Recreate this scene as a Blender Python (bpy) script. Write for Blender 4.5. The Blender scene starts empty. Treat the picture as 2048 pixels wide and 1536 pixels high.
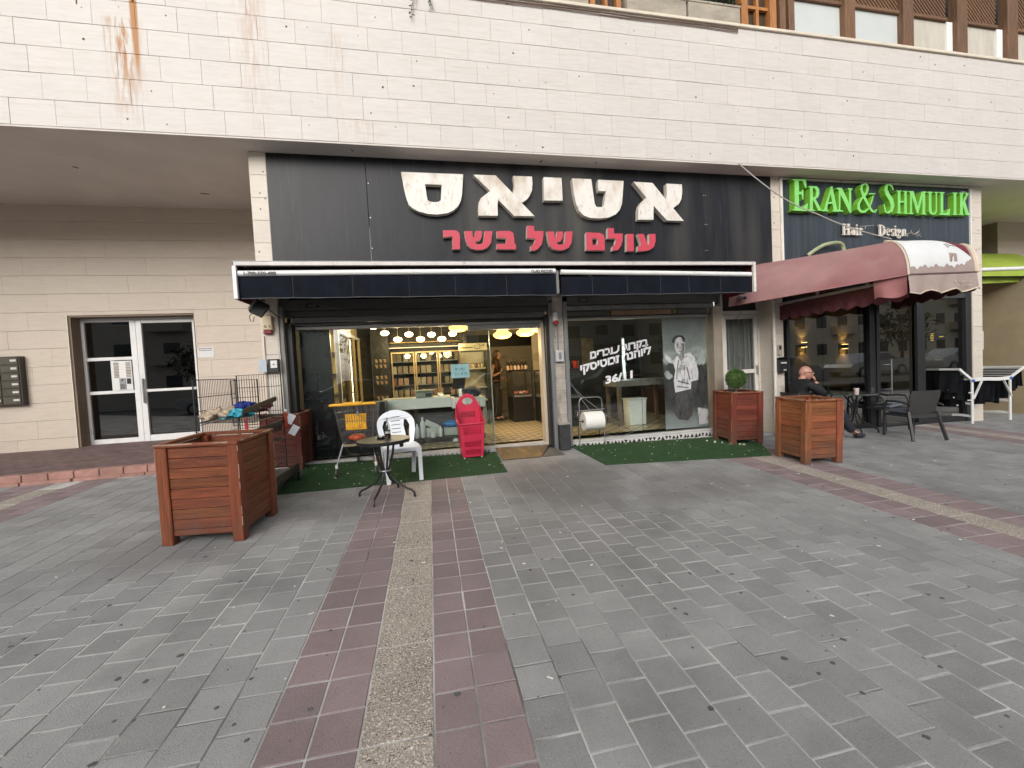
import bpy, bmesh, math, random
from mathutils import Vector, Matrix, Euler
from mathutils.geometry import tessellate_polygon
PI = math.pi
rad = math.radians
random.seed(7)
S = bpy.context.scene
C = S.collection

# ------------------------------------------------------------------ camera
CAM_Z = 1.55
yaw, pit, rol = 0.19637, 0.036576, 0.051793
fwd = Vector((math.sin(yaw)*math.cos(pit), math.cos(yaw)*math.cos(pit), -math.sin(pit)))
rt0 = Vector((math.cos(yaw), -math.sin(yaw), 0))
dn0 = fwd.cross(rt0)
rt = math.cos(rol)*rt0 + math.sin(rol)*dn0
dn = -math.sin(rol)*rt0 + math.cos(rol)*dn0
cam = bpy.data.objects.new('camera', bpy.data.cameras.new('camera'))
cam.data.sensor_width = 36
cam.data.lens = 36*818.73/2048
cam.data.clip_start = 0.05
cam.data.clip_end = 400
mw = Matrix((rt, -dn, -fwd)).transposed().to_4x4()
mw.translation = Vector((0, 0, CAM_Z))
cam.matrix_world = mw
C.objects.link(cam)
S.camera = cam

# ------------------------------------------------------------------ daylight
SUN_EL, SUN_AZ = rad(27), rad(203)      # behind the camera, a little to the left
w = bpy.data.worlds.new('World')
S.world = w
w.use_nodes = True
nt = w.node_tree
sky = nt.nodes.new('ShaderNodeTexSky')
sky.sky_type = 'NISHITA'
sky.sun_disc = False
sky.sun_elevation = SUN_EL
sky.sun_rotation = SUN_AZ
sky.dust_density = 3.0
sky.air_density = 1.0
hs = nt.nodes.new('ShaderNodeHueSaturation')
hs.inputs['Saturation'].default_value = 0.30
bg = nt.nodes['Background']
nt.links.new(sky.outputs[0], hs.inputs['Color'])
nt.links.new(hs.outputs[0], bg.inputs['Color'])
bg.inputs['Strength'].default_value = 0.15
sun = bpy.data.objects.new('sun', bpy.data.lights.new('sun', 'SUN'))
sun.data.energy = 1.15
sun.data.angle = rad(50)
sun.data.color = (1.0, 0.96, 0.90)
# light travels away from the sun
sd = Vector((math.sin(SUN_AZ)*math.cos(SUN_EL), math.cos(SUN_AZ)*math.cos(SUN_EL), math.sin(SUN_EL)))
sun.rotation_euler = sd.to_track_quat('Z', 'Y').to_euler()
sun.location = (0, 0, 20)
C.objects.link(sun)
S.view_settings.view_transform = 'Standard'
S.view_settings.look = 'None'
S.view_settings.gamma = 1
S.view_settings.use_curve_mapping = False
S.view_settings.exposure = 0.42
S.render.engine = 'CYCLES'
S.cycles.use_denoising = True
S.cycles.max_bounces = 8
S.cycles.diffuse_bounces = 4
S.cycles.glossy_bounces = 4
S.cycles.transparent_max_bounces = 16
S.cycles.sample_clamp_indirect = 6
S.cycles.caustics_reflective = False
S.cycles.caustics_refractive = False

# ------------------------------------------------------------------ helpers
KX, KY = -0.021, 0.0322                  # the paving falls to the right and towards the street
def gz(x, y):
    return KY*y + KX*x
GROT = Euler((math.atan(KY), -math.atan(KX), 0))

class MB:
    def __init__(self):
        self.v, self.f = [], []
    def add(self, vs, fs):
        n = len(self.v)
        self.v += [tuple(p) for p in vs]
        self.f += [tuple(i+n for i in f) for f in fs]
        return self
    def box(self, x0, x1, y0, y1, z0, z1):
        return self.add([(x0,y0,z0),(x1,y0,z0),(x1,y1,z0),(x0,y1,z0),(x0,y0,z1),(x1,y0,z1),(x1,y1,z1),(x0,y1,z1)],
                        [(0,3,2,1),(4,5,6,7),(0,1,5,4),(1,2,6,5),(2,3,7,6),(3,0,4,7)])
    def obox(self, c, s, rot=(0,0,0)):
        m = Euler(rot).to_matrix()
        c = Vector(c)
        vs = [c + m @ Vector((sx*s[0]/2, sy*s[1]/2, sz*s[2]/2)) for sz in (-1,1) for sx, sy in ((-1,-1),(1,-1),(1,1),(-1,1))]
        return self.add(vs, [(0,3,2,1),(4,5,6,7),(0,1,5,4),(1,2,6,5),(2,3,7,6),(3,0,4,7)])
    def beam(self, p0, p1, w, h, up=(0,0,1)):
        p0, p1 = Vector(p0), Vector(p1)
        d = (p1-p0).normalized()
        s = d.cross(Vector(up))
        if s.length < 1e-4: s = Vector((1,0,0))
        s.normalize(); u = s.cross(d).normalized()
        vs = []
        for p in (p0, p1):
            for a, b in ((-1,-1),(1,-1),(1,1),(-1,1)):
                vs.append(p + s*a*w/2 + u*b*h/2)
        return self.add(vs, [(3,2,1,0),(4,5,6,7),(0,1,5,4),(1,2,6,5),(2,3,7,6),(3,0,4,7)])
    def tube(self, pts, r, n=8, closed=False):
        pts = [Vector(p) for p in pts]
        m = len(pts)
        rr = r if isinstance(r, (list, tuple)) else [r]*m
        vs, fs = [], []
        prev = None
        for i, p in enumerate(pts):
            if closed: t = pts[(i+1) % m]-pts[i-1]
            else: t = pts[min(i+1, m-1)]-pts[max(i-1, 0)]
            t.normalize()
            if prev is None:
                a = Vector((0,0,1)) if abs(t.z) < 0.9 else Vector((1,0,0))
                u = t.cross(a).normalized()
            else:
                u = (prev - t*prev.dot(t))
                u = u.normalized() if u.length > 1e-6 else t.orthogonal().normalized()
            prev = u
            b = t.cross(u)
            for k in range(n):
                an = 2*PI*k/n
                vs.append(p + (u*math.cos(an)+b*math.sin(an))*rr[i])
        for i in range(m if closed else m-1):
            j = (i+1) % m
            for k in range(n):
                fs.append((i*n+k, i*n+(k+1) % n, j*n+(k+1) % n, j*n+k))
        if not closed:
            fs.append(tuple(reversed(range(n))))
            fs.append(tuple((m-1)*n+k for k in range(n)))
        return self.add(vs, fs)
    def lathe(self, prof, c=(0,0,0), n=20, M=None):
        vs, fs = [], []
        m = M or Matrix.Identity(3)
        c = Vector(c)
        for r, z in prof:
            for k in range(n):
                a = 2*PI*k/n
                vs.append(c + m @ Vector((r*math.cos(a), r*math.sin(a), z)))
        L = len(prof)
        for i in range(L-1):
            for k in range(n):
                fs.append((i*n+k, i*n+(k+1) % n, (i+1)*n+(k+1) % n, (i+1)*n+k))
        if prof[0][0] > 1e-5: fs.append(tuple(reversed(range(n))))
        if prof[-1][0] > 1e-5: fs.append(tuple((L-1)*n+k for k in range(n)))
        return self.add(vs, fs)
    def ball(self, c, r, nu=14, nv=9, jit=0):
        r = r if isinstance(r, (list, tuple)) else (r, r, r)
        vs, fs = [], []
        for i in range(nv+1):
            t = PI*i/nv
            for k in range(nu):
                a = 2*PI*k/nu
                q = 1+random.uniform(-jit, jit)
                vs.append((c[0]+r[0]*math.sin(t)*math.cos(a)*q, c[1]+r[1]*math.sin(t)*math.sin(a)*q, c[2]-r[2]*math.cos(t)*q))
        for i in range(nv):
            for k in range(nu):
                fs.append((i*nu+k, i*nu+(k+1) % nu, (i+1)*nu+(k+1) % nu, (i+1)*nu+k))
        return self.add(vs, fs)
    def prism(self, outer, fn, d0, d1, holes=()):
        """outline in (u,v); fn(u,v,d) -> xyz; solid from depth d0 to d1"""
        loops = [list(outer)]+[list(h) for h in holes]
        flat = [p for l in loops for p in l]
        tris = tessellate_polygon([[Vector((p[0], p[1], 0)) for p in l] for l in loops])
        n = len(flat)
        vs = [fn(p[0], p[1], d0) for p in flat]+[fn(p[0], p[1], d1) for p in flat]
        fs = [tuple(t) for t in tris]+[tuple(reversed([i+n for i in t])) for t in tris]
        o = 0
        for l in loops:
            m = len(l)
            for i in range(m):
                a, b = o+i, o+(i+1) % m
                fs.append((a, b, b+n, a+n))
            o += m
        return self.add(vs, fs)
    def mesh(self, name, mat=None, smooth=False, bevel=0, seg=1, recalc=True, merge=False):
        me = bpy.data.meshes.new(name)
        me.from_pydata(self.v, [], self.f)
        if recalc or bevel or merge:
            bm = bmesh.new(); bm.from_mesh(me)
            if merge: bmesh.ops.remove_doubles(bm, verts=bm.verts, dist=1e-5)
            if recalc: bmesh.ops.recalc_face_normals(bm, faces=bm.faces)
            if bevel:
                bmesh.ops.bevel(bm, geom=list(bm.edges), offset=bevel, segments=seg, affect='EDGES', profile=0.5)
            bm.to_mesh(me); bm.free()
        if smooth:
            me.polygons.foreach_set('use_smooth', [True]*len(me.polygons))
            me.set_sharp_from_angle(angle=rad(smooth if smooth is not True else 40))
        if mat: me.materials.append(mat)
        me.update()
        return me
    def build(self, name, mat, parent=None, **k):
        return put(name, self.mesh(name, mat, **k), parent)

def put(name, me, parent=None, loc=None, rot=None):
    o = bpy.data.objects.new(name, me)
    C.objects.link(o)
    if parent: o.parent = parent
    if loc: o.location = loc
    if rot: o.rotation_euler = rot
    return o
def tag(o, label=None, cat=None, group=None, kind=None):
    if label: o['label'] = label
    if cat: o['category'] = cat
    if group: o['group'] = group
    if kind: o['kind'] = kind
    return o
def thing(name, label, cat, loc=(0,0,0), rz=0, group=None):
    o = bpy.data.objects.new(name, None)
    o.empty_display_size = 0.1
    C.objects.link(o)
    o.location = loc
    o.rotation_euler = (0, 0, rz)
    return tag(o, label, cat, group)
def dup(root, loc=None, rz=None, label=None, group=None, par=None):
    c = root.copy(); C.objects.link(c)
    if par: c.parent = par
    for ch in list(root.children): dup(ch, par=c)
    if loc: c.location = loc
    if rz is not None: c.rotation_euler = (0, 0, rz)
    if label: c['label'] = label
    if group: c['group'] = group
    return c
def arc(c, r, a0, a1, n, plane='xz', off=0):
    out = []
    for i in range(n+1):
        a = a0+(a1-a0)*i/n
        u, v = c[0]+r*math.cos(a), c[1]+r*math.sin(a)
        out.append((u, off, v) if plane == 'xz' else (u, v, off) if plane == 'xy' else (off, u, v))
    return out

# ------------------------------------------------------------------ materials
def M(name, col, rough=.6, metal=0, var=.12, vs=6, bump=0, bs=80, stretch=(1,1,1), rnd=0, spec=.5, obj=False,
      hue=0, spots=None, detail=4, emit=None, alpha=None, coat=0):
    m = bpy.data.materials.new(name)
    m.use_nodes = True
    t = m.node_tree
    L = t.links.new
    b = t.nodes['Principled BSDF']
    b.inputs['Roughness'].default_value = rough
    b.inputs['Metallic'].default_value = metal
    b.inputs['Specular IOR Level'].default_value = spec
    if coat: b.inputs['Coat Weight'].default_value = coat
    if emit:
        b.inputs['Emission Color'].default_value = (*emit[0], 1)
        b.inputs['Emission Strength'].default_value = emit[1]
    if obj:
        src = t.nodes.new('ShaderNodeTexCoord').outputs['Object']
    else:
        src = t.nodes.new('ShaderNodeNewGeometry').outputs['Position']
    mp = t.nodes.new('ShaderNodeMapping')
    mp.inputs['Scale'].default_value = stretch
    L(src, mp.inputs['Vector'])
    vec = mp.outputs[0]
    oi = None
    if rnd or hue or obj:
        oi = t.nodes.new('ShaderNodeObjectInfo')
    if obj:
        ad = t.nodes.new('ShaderNodeVectorMath'); ad.operation = 'MULTIPLY_ADD'
        ad.inputs[1].default_value = (37, 53, 71)
        cb = t.nodes.new('ShaderNodeCombineXYZ')
        for i in range(3): L(oi.outputs['Random'], cb.inputs[i])
        L(cb.outputs[0], ad.inputs[0]); L(vec, ad.inputs[2])
        vec = ad.outputs[0]
    n = t.nodes.new('ShaderNodeTexNoise')
    n.inputs['Scale'].default_value = vs
    n.inputs['Detail'].default_value = detail
    n.inputs['Roughness'].default_value = .62
    L(vec, n.inputs['Vector'])
    mr = t.nodes.new('ShaderNodeMapRange')
    mr.inputs['From Min'].default_value = .28; mr.inputs['From Max'].default_value = .72
    mr.inputs['To Min'].default_value = 1-var; mr.inputs['To Max'].default_value = 1+var
    L(n.outputs['Fac'], mr.inputs['Value'])
    val = mr.outputs[0]
    if rnd:
        r2 = t.nodes.new('ShaderNodeMapRange')
        r2.inputs['To Min'].default_value = 1-rnd; r2.inputs['To Max'].default_value = 1+rnd
        L(oi.outputs['Random'], r2.inputs['Value'])
        mu = t.nodes.new('ShaderNodeMath'); mu.operation = 'MULTIPLY'
        L(val, mu.inputs[0]); L(r2.outputs[0], mu.inputs[1])
        val = mu.outputs[0]
    hsv = t.nodes.new('ShaderNodeHueSaturation')
    hsv.inputs['Color'].default_value = (*col, 1)
    L(val, hsv.inputs['Value'])
    if hue:
        wn = t.nodes.new('ShaderNodeTexWhiteNoise'); wn.noise_dimensions = '1D'
        L(oi.outputs['Random'], wn.inputs['W'])
        r3 = t.nodes.new('ShaderNodeMapRange')
        r3.inputs['To Min'].default_value = .5-hue; r3.inputs['To Max'].default_value = .5+hue
        L(wn.outputs['Value'], r3.inputs['Value']); L(r3.outputs[0], hsv.inputs['Hue'])
    out = hsv.outputs[0]
    for sp in (spots or ()):
        # sp = (colour, scale, stretch, threshold, softness, strength)
        n2 = t.nodes.new('ShaderNodeTexNoise'); n2.inputs['Scale'].default_value = sp[1]; n2.inputs['Detail'].default_value = 5
        m2 = t.nodes.new('ShaderNodeMapping'); m2.inputs['Scale'].default_value = sp[2]; m2.inputs['Location'].default_value = (3.1, 7.7, 1.3)
        L(vec, m2.inputs['Vector']); L(m2.outputs[0], n2.inputs['Vector'])
        r = t.nodes.new('ShaderNodeMapRange')
        r.inputs['From Min'].default_value = sp[3]; r.inputs['From Max'].default_value = sp[3]+sp[4]; r.inputs['To Max'].default_value = sp[5]
        L(n2.outputs['Fac'], r.inputs['Value'])
        mx = t.nodes.new('ShaderNodeMix'); mx.data_type = 'RGBA'
        L(r.outputs[0], mx.inputs['Factor']); L(out, mx.inputs['A']); mx.inputs['B'].default_value = (*sp[0], 1)
        out = mx.outputs['Result']
    L(out, b.inputs['Base Color'])
    if bump:
        nb = t.nodes.new('ShaderNodeTexNoise'); nb.inputs['Scale'].default_value = bs; nb.inputs['Detail'].default_value = 3
        L(vec, nb.inputs['Vector'])
        bp = t.nodes.new('ShaderNodeBump'); bp.inputs['Strength'].default_value = bump; bp.inputs['Distance'].default_value = .01
        L(nb.outputs['Fac'], bp.inputs['Height']); L(bp.outputs[0], b.inputs['Normal'])
    m['out'] = 1
    return m
def mixin(m, factor_fn, col):
    """lay a second colour over a material's base colour; factor_fn(tree) -> socket"""
    t = m.node_tree; b = t.nodes['Principled BSDF']
    src = b.inputs['Base Color'].links[0].from_socket
    mx = t.nodes.new('ShaderNodeMix'); mx.data_type = 'RGBA'
    t.links.new(factor_fn(t), mx.inputs['Factor'])
    t.links.new(src, mx.inputs['A']); mx.inputs['B'].default_value = (*col, 1)
    t.links.new(mx.outputs['Result'], b.inputs['Base Color'])
def math_node(t, op, a, b=None, clamp=False):
    n = t.nodes.new('ShaderNodeMath'); n.operation = op; n.use_clamp = clamp
    for i, x in enumerate((a, b)):
        if x is None: continue
        if isinstance(x, (int, float)): n.inputs[i].default_value = x
        else: t.links.new(x, n.inputs[i])
    return n.outputs[0]
def glass(name, tint=(1,1,1), base=.045, top=.9, rough=0.0):
    m = bpy.data.materials.new(name); m.use_nodes = True
    t = m.node_tree; t.nodes.clear()
    o = t.nodes.new('ShaderNodeOutputMaterial')
    tr = t.nodes.new('ShaderNodeBsdfTransparent'); tr.inputs[0].default_value = (*tint, 1)
    gl = t.nodes.new('ShaderNodeBsdfGlossy'); gl.inputs['Roughness'].default_value = rough
    lw = t.nodes.new('ShaderNodeLayerWeight'); lw.inputs[0].default_value = .5
    p = math_node(t, 'POWER', lw.outputs['Facing'], 5)
    f = math_node(t, 'MULTIPLY_ADD', p, top)
    t.nodes[-1].inputs[2].default_value = base
    mx = t.nodes.new('ShaderNodeMixShader')
    t.links.new(f, mx.inputs[0]); t.links.new(tr.outputs[0], mx.inputs[1]); t.links.new(gl.outputs[0], mx.inputs[2])
    t.links.new(mx.outputs[0], o.inputs[0])
    return m
def emis(name, col, s):
    m = bpy.data.materials.new(name); m.use_nodes = True
    t = m.node_tree; b = t.nodes['Principled BSDF']
    b.inputs['Base Color'].default_value = (*[min(1, c) for c in col], 1)
    b.inputs['Emission Color'].default_value = (*col, 1); b.inputs['Emission Strength'].default_value = s
    return m

m_paver = M('paver_concrete_grey', (.275,.275,.270), .85, var=.13, vs=3, bump=.35, bs=220, rnd=.14, hue=.02,
            spots=[((.44,.44,.42), 170, (1,1,1), .56, .12, .42), ((.075,.075,.078), 150, (1,1,1), .585, .1, .5),
                   ((.105,.10,.098), 1.0, (1,1,1), .54, .24, .6)])
m_paver_red = M('paver_concrete_red', (.235,.18,.182), .85, var=.14, vs=3, bump=.35, bs=220, rnd=.14, hue=.01,
                spots=[((.33,.27,.26), 170, (1,1,1), .56, .12, .4), ((.08,.06,.06), 150, (1,1,1), .585, .1, .5)])
def grime(t):
    g = t.nodes.new('ShaderNodeNewGeometry'); sp = t.nodes.new('ShaderNodeSeparateXYZ'); t.links.new(g.outputs['Position'], sp.inputs[0])
    n = t.nodes.new('ShaderNodeTexNoise'); n.inputs['Scale'].default_value = 1.6; n.inputs['Detail'].default_value = 5; t.links.new(g.outputs['Position'], n.inputs['Vector'])
    tot = None
    for x, y, rx, ry, s_ in ((1.55,4.9,1.3,1.5,.85),(2.9,4.3,1.6,.8,.55),(-.5,4.6,1.5,.7,.6),(.9,3.2,2.2,1.2,.35),(-2.2,3.9,1.0,.6,.5)):
        dx = math_node(t, 'DIVIDE', math_node(t, 'SUBTRACT', sp.outputs[0], x), rx); dy = math_node(t, 'DIVIDE', math_node(t, 'SUBTRACT', sp.outputs[1], y), ry)
        d = math_node(t, 'SQRT', math_node(t, 'ADD', math_node(t, 'MULTIPLY', dx, dx), math_node(t, 'MULTIPLY', dy, dy)))
        k = math_node(t, 'MULTIPLY', math_node(t, 'SUBTRACT', math_node(t, 'SUBTRACT', 1.25, d), math_node(t, 'MULTIPLY', n.outputs['Fac'], .7)), s_*1.5, True)
        k = math_node(t, 'MINIMUM', k, s_*.8)
        tot = k if tot is None else math_node(t, 'MAXIMUM', tot, k)
    return tot
for m_ in (m_paver, m_paver_red): mixin(m_, grime, (.105,.098,.095))
m_joint = M('joint_sand', (.46,.45,.43), .95, var=.35, vs=5, bump=.5, bs=120, spots=[((.06,.06,.055), 1.3, (1,1,1), .50, .2, .85)])
m_aggr = M('exposed_aggregate', (.34,.30,.255), .8, var=.2, vs=4, bump=.9, bs=120, rnd=.06,
           spots=[((.66,.6,.52), 95, (1,1,1), .55, .05, .9), ((.06,.05,.045), 110, (1,1,1), .58, .05, .85)])
m_kerb = M('kerb_red', (.36,.20,.165), .85, var=.2, vs=9, bump=.4, bs=150, rnd=.1)
m_brick_floor = M('platform_brick', (.155,.105,.10), .85, var=.25, vs=6, bump=.4, bs=120, rnd=.15)

def stone(name, col, rnd=.05):
    m = M(name, col, .55, var=.06, vs=5, bump=.12, bs=40, stretch=(1,1,7), rnd=rnd, hue=.006,
          spots=[((col[0]*.80, col[1]*.74, col[2]*.66), 2.2, (1,1,2.2), .56, .22, .45), ((col[0]*.82, col[1]*.78, col[2]*.72), 14, (1,1,14), .57, .12, .35)])
    return m
m_stone = stone('cladding_stone', (.56,.53,.50), .022)
m_stone_w = stone('pilaster_stone', (.60,.54,.47))
m_stone_e = stone('entrance_stone', (.56,.485,.405), .02)
def rust(t, spec):
    """rust runs: (x, half width, top, bottom, strength)"""
    g = t.nodes.new('ShaderNodeNewGeometry'); sp = t.nodes.new('ShaderNodeSeparateXYZ')
    t.links.new(g.outputs['Position'], sp.inputs[0])
    mp = t.nodes.new('ShaderNodeMapping'); mp.inputs['Scale'].default_value = (1,1,.13)
    t.links.new(g.outputs['Position'], mp.inputs[0])
    n = t.nodes.new('ShaderNodeTexNoise'); n.inputs['Scale'].default_value = 26; n.inputs['Detail'].default_value = 4
    t.links.new(mp.outputs[0], n.inputs['Vector'])
    tot = None
    for x, hw, z1, z0, s, th in spec:
        d = math_node(t, 'ABSOLUTE', math_node(t, 'SUBTRACT', sp.outputs[0], x))
        a = math_node(t, 'SUBTRACT', 1, math_node(t, 'DIVIDE', d, hw), True)
        up = math_node(t, 'MULTIPLY', math_node(t, 'SUBTRACT', z1, sp.outputs[2]), 14, True)
        dnn = math_node(t, 'DIVIDE', math_node(t, 'SUBTRACT', sp.outputs[2], z0), (z1-z0), True)
        k = math_node(t, 'MULTIPLY', math_node(t, 'MULTIPLY', a, up), dnn)
        nn = math_node(t, 'MULTIPLY', math_node(t, 'SUBTRACT', n.outputs['Fac'], th), 6, True)
        k = math_node(t, 'MULTIPLY', math_node(t, 'MULTIPLY', k, nn), s, True)
        tot = k if tot is None else math_node(t, 'MAXIMUM', tot, k)
    return tot
mixin(m_stone, lambda t: rust(t, [(-3.385,.050,6.47,5.25,3.2,.14), (-3.52,.24,6.22,4.75,1.5,.43), (-2.05,.24,6.9,4.5,.55,.40), (-1.02,.2,6.3,4.8,.3,.42), (-.75,.35,5.15,4.7,.3,.42)]), (.36,.155,.035))

m_soffit = M('soffit_render', (.62,.57,.53), .8, var=.08, vs=1.4, bump=.15, bs=60)
m_black_panel = M('black_sign_panel', (.015,.016,.020), .38, spec=.25, var=.3, vs=3, stretch=(1.2,1,.35), bump=.03, bs=8,
                  spots=[((.085,.080,.072), 1.3, (1,1,.45), .47, .25, .75), ((.12,.11,.10), 26, (1.5,1,.15), .62, .12, .25)])
m_navy_panel = M('navy_sign_panel', (.030,.040,.052), .4, var=.3, vs=3, stretch=(3,1,.3), spots=[((.085,.10,.115), 5, (3,1,.25), .52, .2, .6)])
m_white_alu = M('white_aluminium', (.74,.74,.73), .4, var=.05, vs=4, spots=[((.45,.43,.40), 6, (1,1,.5), .62, .12, .4)])
m_white_old = M('aged_white_frame', (.66,.63,.58), .5, var=.12, vs=5, spots=[((.28,.23,.19), 6, (1,1,.5), .58, .15, .6)])
m_grey_metal = M('grey_metal', (.20,.205,.205), .45, metal=.3, var=.2, vs=5, stretch=(1,1,.3), spots=[((.10,.07,.05), 8, (1,1,.4), .6, .1, .6)])
m_shutter = M('shutter_box', (.085,.085,.083), .5, metal=.3, var=.2, vs=3, stretch=(.4,1,3))
m_dark = M('dark_frame', (.020,.021,.023), .35, var=.15, vs=4)
m_black = M('black_plastic', (.012,.012,.013), .45, var=.2, vs=8)
m_blackmetal = M('black_metal', (.018,.018,.019), .4, metal=.2, var=.2, vs=8)
m_chrome = M('steel', (.50,.50,.50), .28, metal=1, var=.08, vs=10)
m_galv = M('galvanised_wire', (.30,.30,.31), .4, metal=.8, var=.2, vs=20)
m_glass = glass('shop_glass', (.93,.96,.94), .055)
m_glass_d = glass('salon_glass', (.60,.61,.60), .25)
m_glass_e = glass('entrance_glass', (.42,.42,.40), .17)
m_glass_c = glass('clear_glass', (.95,.97,.96), .05)
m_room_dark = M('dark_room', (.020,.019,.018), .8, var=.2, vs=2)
BIG = [
 ([(-0.246, 4.541),(0.672, 4.544),(0.637, 4.242),(0.614, 4.147),(0.568, 4.064),(0.494, 3.998),(0.397, 3.954),(0.256, 3.931),(0.118, 3.936),(-0.018, 3.968),(-0.106, 4.012),(-0.16, 4.062),(-0.193, 4.169),(-0.214, 4.283)], [(0.092, 4.376),(0.34, 4.377),(0.33, 4.301),(0.312, 4.144),(0.279, 4.12),(0.22, 4.113),(0.163, 4.117),(0.118, 4.139),(0.107, 4.213),(0.103, 4.271)]),
 ([(0.827, 4.545),(1.172, 4.548),(1.435, 4.279),(1.447, 4.339),(1.46, 4.436),(1.449, 4.552),(1.751, 4.553),(1.754, 4.447),(1.74, 4.337),(1.704, 4.264),(1.65, 4.195),(1.565, 4.141),(1.761, 3.94),(1.436, 3.936),(1.195, 4.176),(1.179, 4.116),(1.173, 3.934),(0.873, 3.93),(0.874, 4.036),(0.888, 4.131),(0.922, 4.192),(0.985, 4.241),(1.073, 4.309)], None),
 ([(1.939, 4.553),(2.237, 4.551),(2.24, 4.367),(2.239, 4.194),(1.93, 4.189)], None),
 ([(2.414, 4.551),(2.74, 4.552),(2.756, 4.422),(2.782, 4.16),(2.807, 4.117),(2.84, 4.108),(2.915, 4.113),(2.944, 4.139),(2.988, 4.367),(2.859, 4.365),(2.85, 4.45),(2.861, 4.548),(3.306, 4.545),(3.283, 4.326),(3.262, 4.173),(3.216, 4.07),(3.143, 3.999),(3.017, 3.946),(2.852, 3.926),(2.69, 3.932),(2.584, 3.968),(2.508, 4.041),(2.461, 4.164),(2.435, 4.311)], None),
 ([(3.483, 4.539),(3.828, 4.533),(4.064, 4.267),(4.087, 4.352),(4.087, 4.531),(4.372, 4.528),(4.378, 4.413),(4.355, 4.282),(4.308, 4.202),(4.194, 4.127),(4.385, 3.915),(4.069, 3.92),(3.833, 4.157),(3.819, 3.924),(3.542, 3.922),(3.549, 4.079),(3.576, 4.156),(3.614, 4.209),(3.703, 4.288)], None),
]
RED = [
 ([(0.322, 3.703),(0.489, 3.706),(0.536, 3.697),(0.564, 3.662),(0.572, 3.585),(0.562, 3.42),(0.449, 3.417),(0.455, 3.614),(0.316, 3.594)], None),
 ([(0.641, 3.695),(0.763, 3.697),(0.77, 3.611),(0.782, 3.6),(0.797, 3.612),(0.814, 3.698),(0.914, 3.699),(0.907, 3.613),(0.876, 3.559),(0.796, 3.535),(0.824, 3.499),(0.885, 3.5),(0.929, 3.53),(0.957, 3.7),(1.079, 3.701),(1.051, 3.531),(1.004, 3.459),(0.929, 3.42),(0.831, 3.41),(0.736, 3.427),(0.679, 3.48),(0.654, 3.575)], None),
 ([(1.149, 3.703),(1.351, 3.709),(1.406, 3.68),(1.418, 3.607),(1.418, 3.51),(1.443, 3.505),(1.436, 3.422),(1.134, 3.424),(1.138, 3.505),(1.288, 3.512),(1.289, 3.594),(1.147, 3.598)], None),
 ([(1.638, 3.794),(1.748, 3.792),(1.752, 3.714),(1.899, 3.713),(1.895, 3.634),(1.864, 3.508),(1.803, 3.437),(1.744, 3.405),(1.679, 3.405),(1.682, 3.475),(1.733, 3.515),(1.762, 3.593),(1.624, 3.599)], None),
 ([(1.955, 3.707),(2.076, 3.709),(2.084, 3.62),(2.095, 3.608),(2.11, 3.621),(2.127, 3.71),(2.226, 3.711),(2.22, 3.622),(2.189, 3.566),(2.11, 3.54),(2.138, 3.503),(2.198, 3.504),(2.242, 3.535),(2.269, 3.712),(2.39, 3.714),(2.363, 3.536),(2.317, 3.461),(2.242, 3.421),(2.145, 3.41),(2.05, 3.428),(1.994, 3.484),(1.969, 3.582)], None),
 ([(2.62, 3.703),(2.859, 3.698),(2.913, 3.676),(2.937, 3.613),(2.931, 3.416),(2.609, 3.414)], [(2.722, 3.61),(2.817, 3.607),(2.812, 3.506),(2.721, 3.506)]),
 ([(3.0, 3.781),(3.106, 3.777),(3.106, 3.693),(3.262, 3.693),(3.254, 3.578),(3.222, 3.488),(3.163, 3.424),(3.066, 3.41),(3.069, 3.48),(3.119, 3.513),(3.137, 3.608),(2.99, 3.613)], None),
 ([(3.333, 3.688),(3.455, 3.689),(3.45, 3.406),(3.32, 3.405)], None),
 ([(3.529, 3.69),(3.64, 3.692),(3.684, 3.569),(3.715, 3.511),(3.733, 3.544),(3.743, 3.693),(3.855, 3.695),(3.854, 3.571),(3.82, 3.48),(3.743, 3.427),(3.627, 3.407),(3.52, 3.403),(3.524, 3.488),(3.586, 3.497),(3.576, 3.542)], None),
]
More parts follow.
